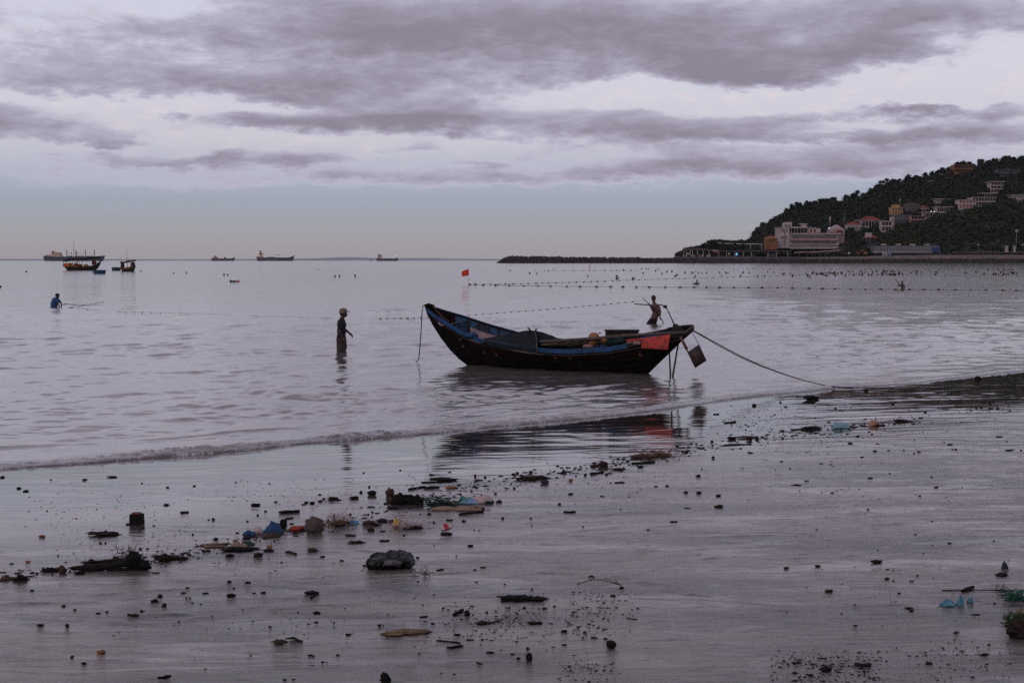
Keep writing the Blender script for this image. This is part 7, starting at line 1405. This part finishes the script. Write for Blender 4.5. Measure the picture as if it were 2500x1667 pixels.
# specks past counting
g = MB(); rnd = random.Random(99)
def speck(px, py, w):
    b_ = on_beach(px, py); r = w * b_.y / F / 2; e = rnd.uniform(.6, 2.6); a = rnd.uniform(-.5, .5); pts_ = []
    for q in range(6): an = q * math.pi / 3; rr = r * rnd.uniform(.6, 1.2); pts_.append((b_.x + math.cos(an) * rr * e, b_.y + math.sin(an) * rr * 1.4, b_.z + .0008))
    top = [(x * .5 + b_.x * .5 + rnd.uniform(-r, r) * .2, y * .5 + b_.y * .5, z + r * rnd.uniform(.25, .6)) for x, y, z in pts_]
    g.add(pts_ + top, [tuple(range(6, 12))] + [(q, (q + 1) % 6, 6 + (q + 1) % 6, 6 + q) for q in range(6)])
zones = [(330, 30, 1170, 480, 1320, 1.6, 3.5), (260, 450, 1170, 900, 1240, 1.5, 3.4), (300, 100, 1290, 700, 1380, 1.8, 4), (360, 840, 1160, 1240, 1290, 1.5, 4), (300, 1230, 1100, 1700, 1240, 1.5, 3.6), (600, 1720, 985, 2080, 1110, 1.5, 4.2), (220, 2080, 990, 2500, 1100, 1.6, 4), (120, 2300, 975, 2500, 1010, 2, 5), (160, 1700, 1110, 2500, 1260, 1.6, 4),
         (330, 900, 1440, 1500, 1600, 2, 6), (200, 1060, 1480, 1340, 1560, 2, 6.5), (240, 1370, 1440, 1560, 1560, 2, 6.5), (190, 1360, 1610, 1520, 1667, 2, 6), (520, 1880, 1585, 2180, 1667, 2, 7), (200, 2180, 1560, 2500, 1667, 2, 6.5), (150, 250, 1430, 900, 1640, 2, 5), (120, 1900, 1300, 2500, 1560, 2, 5), (130, 400, 1330, 960, 1430, 1.8, 4.5)]
for n, x0, y0, x1, y1, a, b_ in zones:
    for _ in range(int(n * (.6 if n not in (600, 240, 200, 190, 520) else 1))):
        cx = (x0 + x1) / 2; cy = (y0 + y1) / 2; px = rnd.triangular(x0, x1) if rnd.random() < .6 else rnd.uniform(x0, x1); py = rnd.triangular(y0, y1) if rnd.random() < .6 else rnd.uniform(y0, y1)
        d_ = float(shore_d(*[np.array(v) for v in PZ(px, py, 0.02)[:2]])[0])
        if d_ < .5: continue
        speck(px, py, a + (b_ - a) * rnd.random() ** 2.2)
TR = [(0, 1408), (150, 1392), (300, 1372), (450, 1352), (560, 1325), (700, 1295), (850, 1275), (950, 1240), (1080, 1205), (1250, 1172), (1450, 1142), (1650, 1105), (1850, 1070), (2100, 1042), (2250, 1025)]
for _ in range(1500):
    px = rnd.uniform(0, 2250); py = float(np.interp(px, [q[0] for q in TR], [q[1] for q in TR])) + rnd.gauss(0, 10) * (1 if px < 1300 else .8)
    speck(px, py, 1.6 + 7.5 * rnd.random() ** 3)
o = g.build('debris_specks', blk, loc=(0, 0, 0), fix=False); tag(o, 'specks of dark grit, chips and leaf crumbs strewn over the wet sand', 'debris', kind='stuff')
for o in list(C.objects):
    if '_o' in o: del o['_o']
# ------------------------------------------------------------------ the air
hz = bpy.data.materials.new('sea_air'); hz.use_nodes = True; T = NT(hz.node_tree); T.n.clear()
vo = T.new('ShaderNodeVolumePrincipled'); ou = T.new('ShaderNodeOutputMaterial'); T.l.new(vo.outputs[0], ou.inputs['Volume'])
vo.inputs['Color'].default_value = (.93, .95, 1, 1); vo.inputs['Density'].default_value = 1.6e-5; vo.inputs['Anisotropy'].default_value = 0.0
g = MB(); g.bx(-16000, 16000, -400, 16000, -5, 140); o = g.build('haze', hz); tag(o, 'thin sea haze over the whole bay', 'haze', kind='stuff')
if '_o' in o: del o['_o']
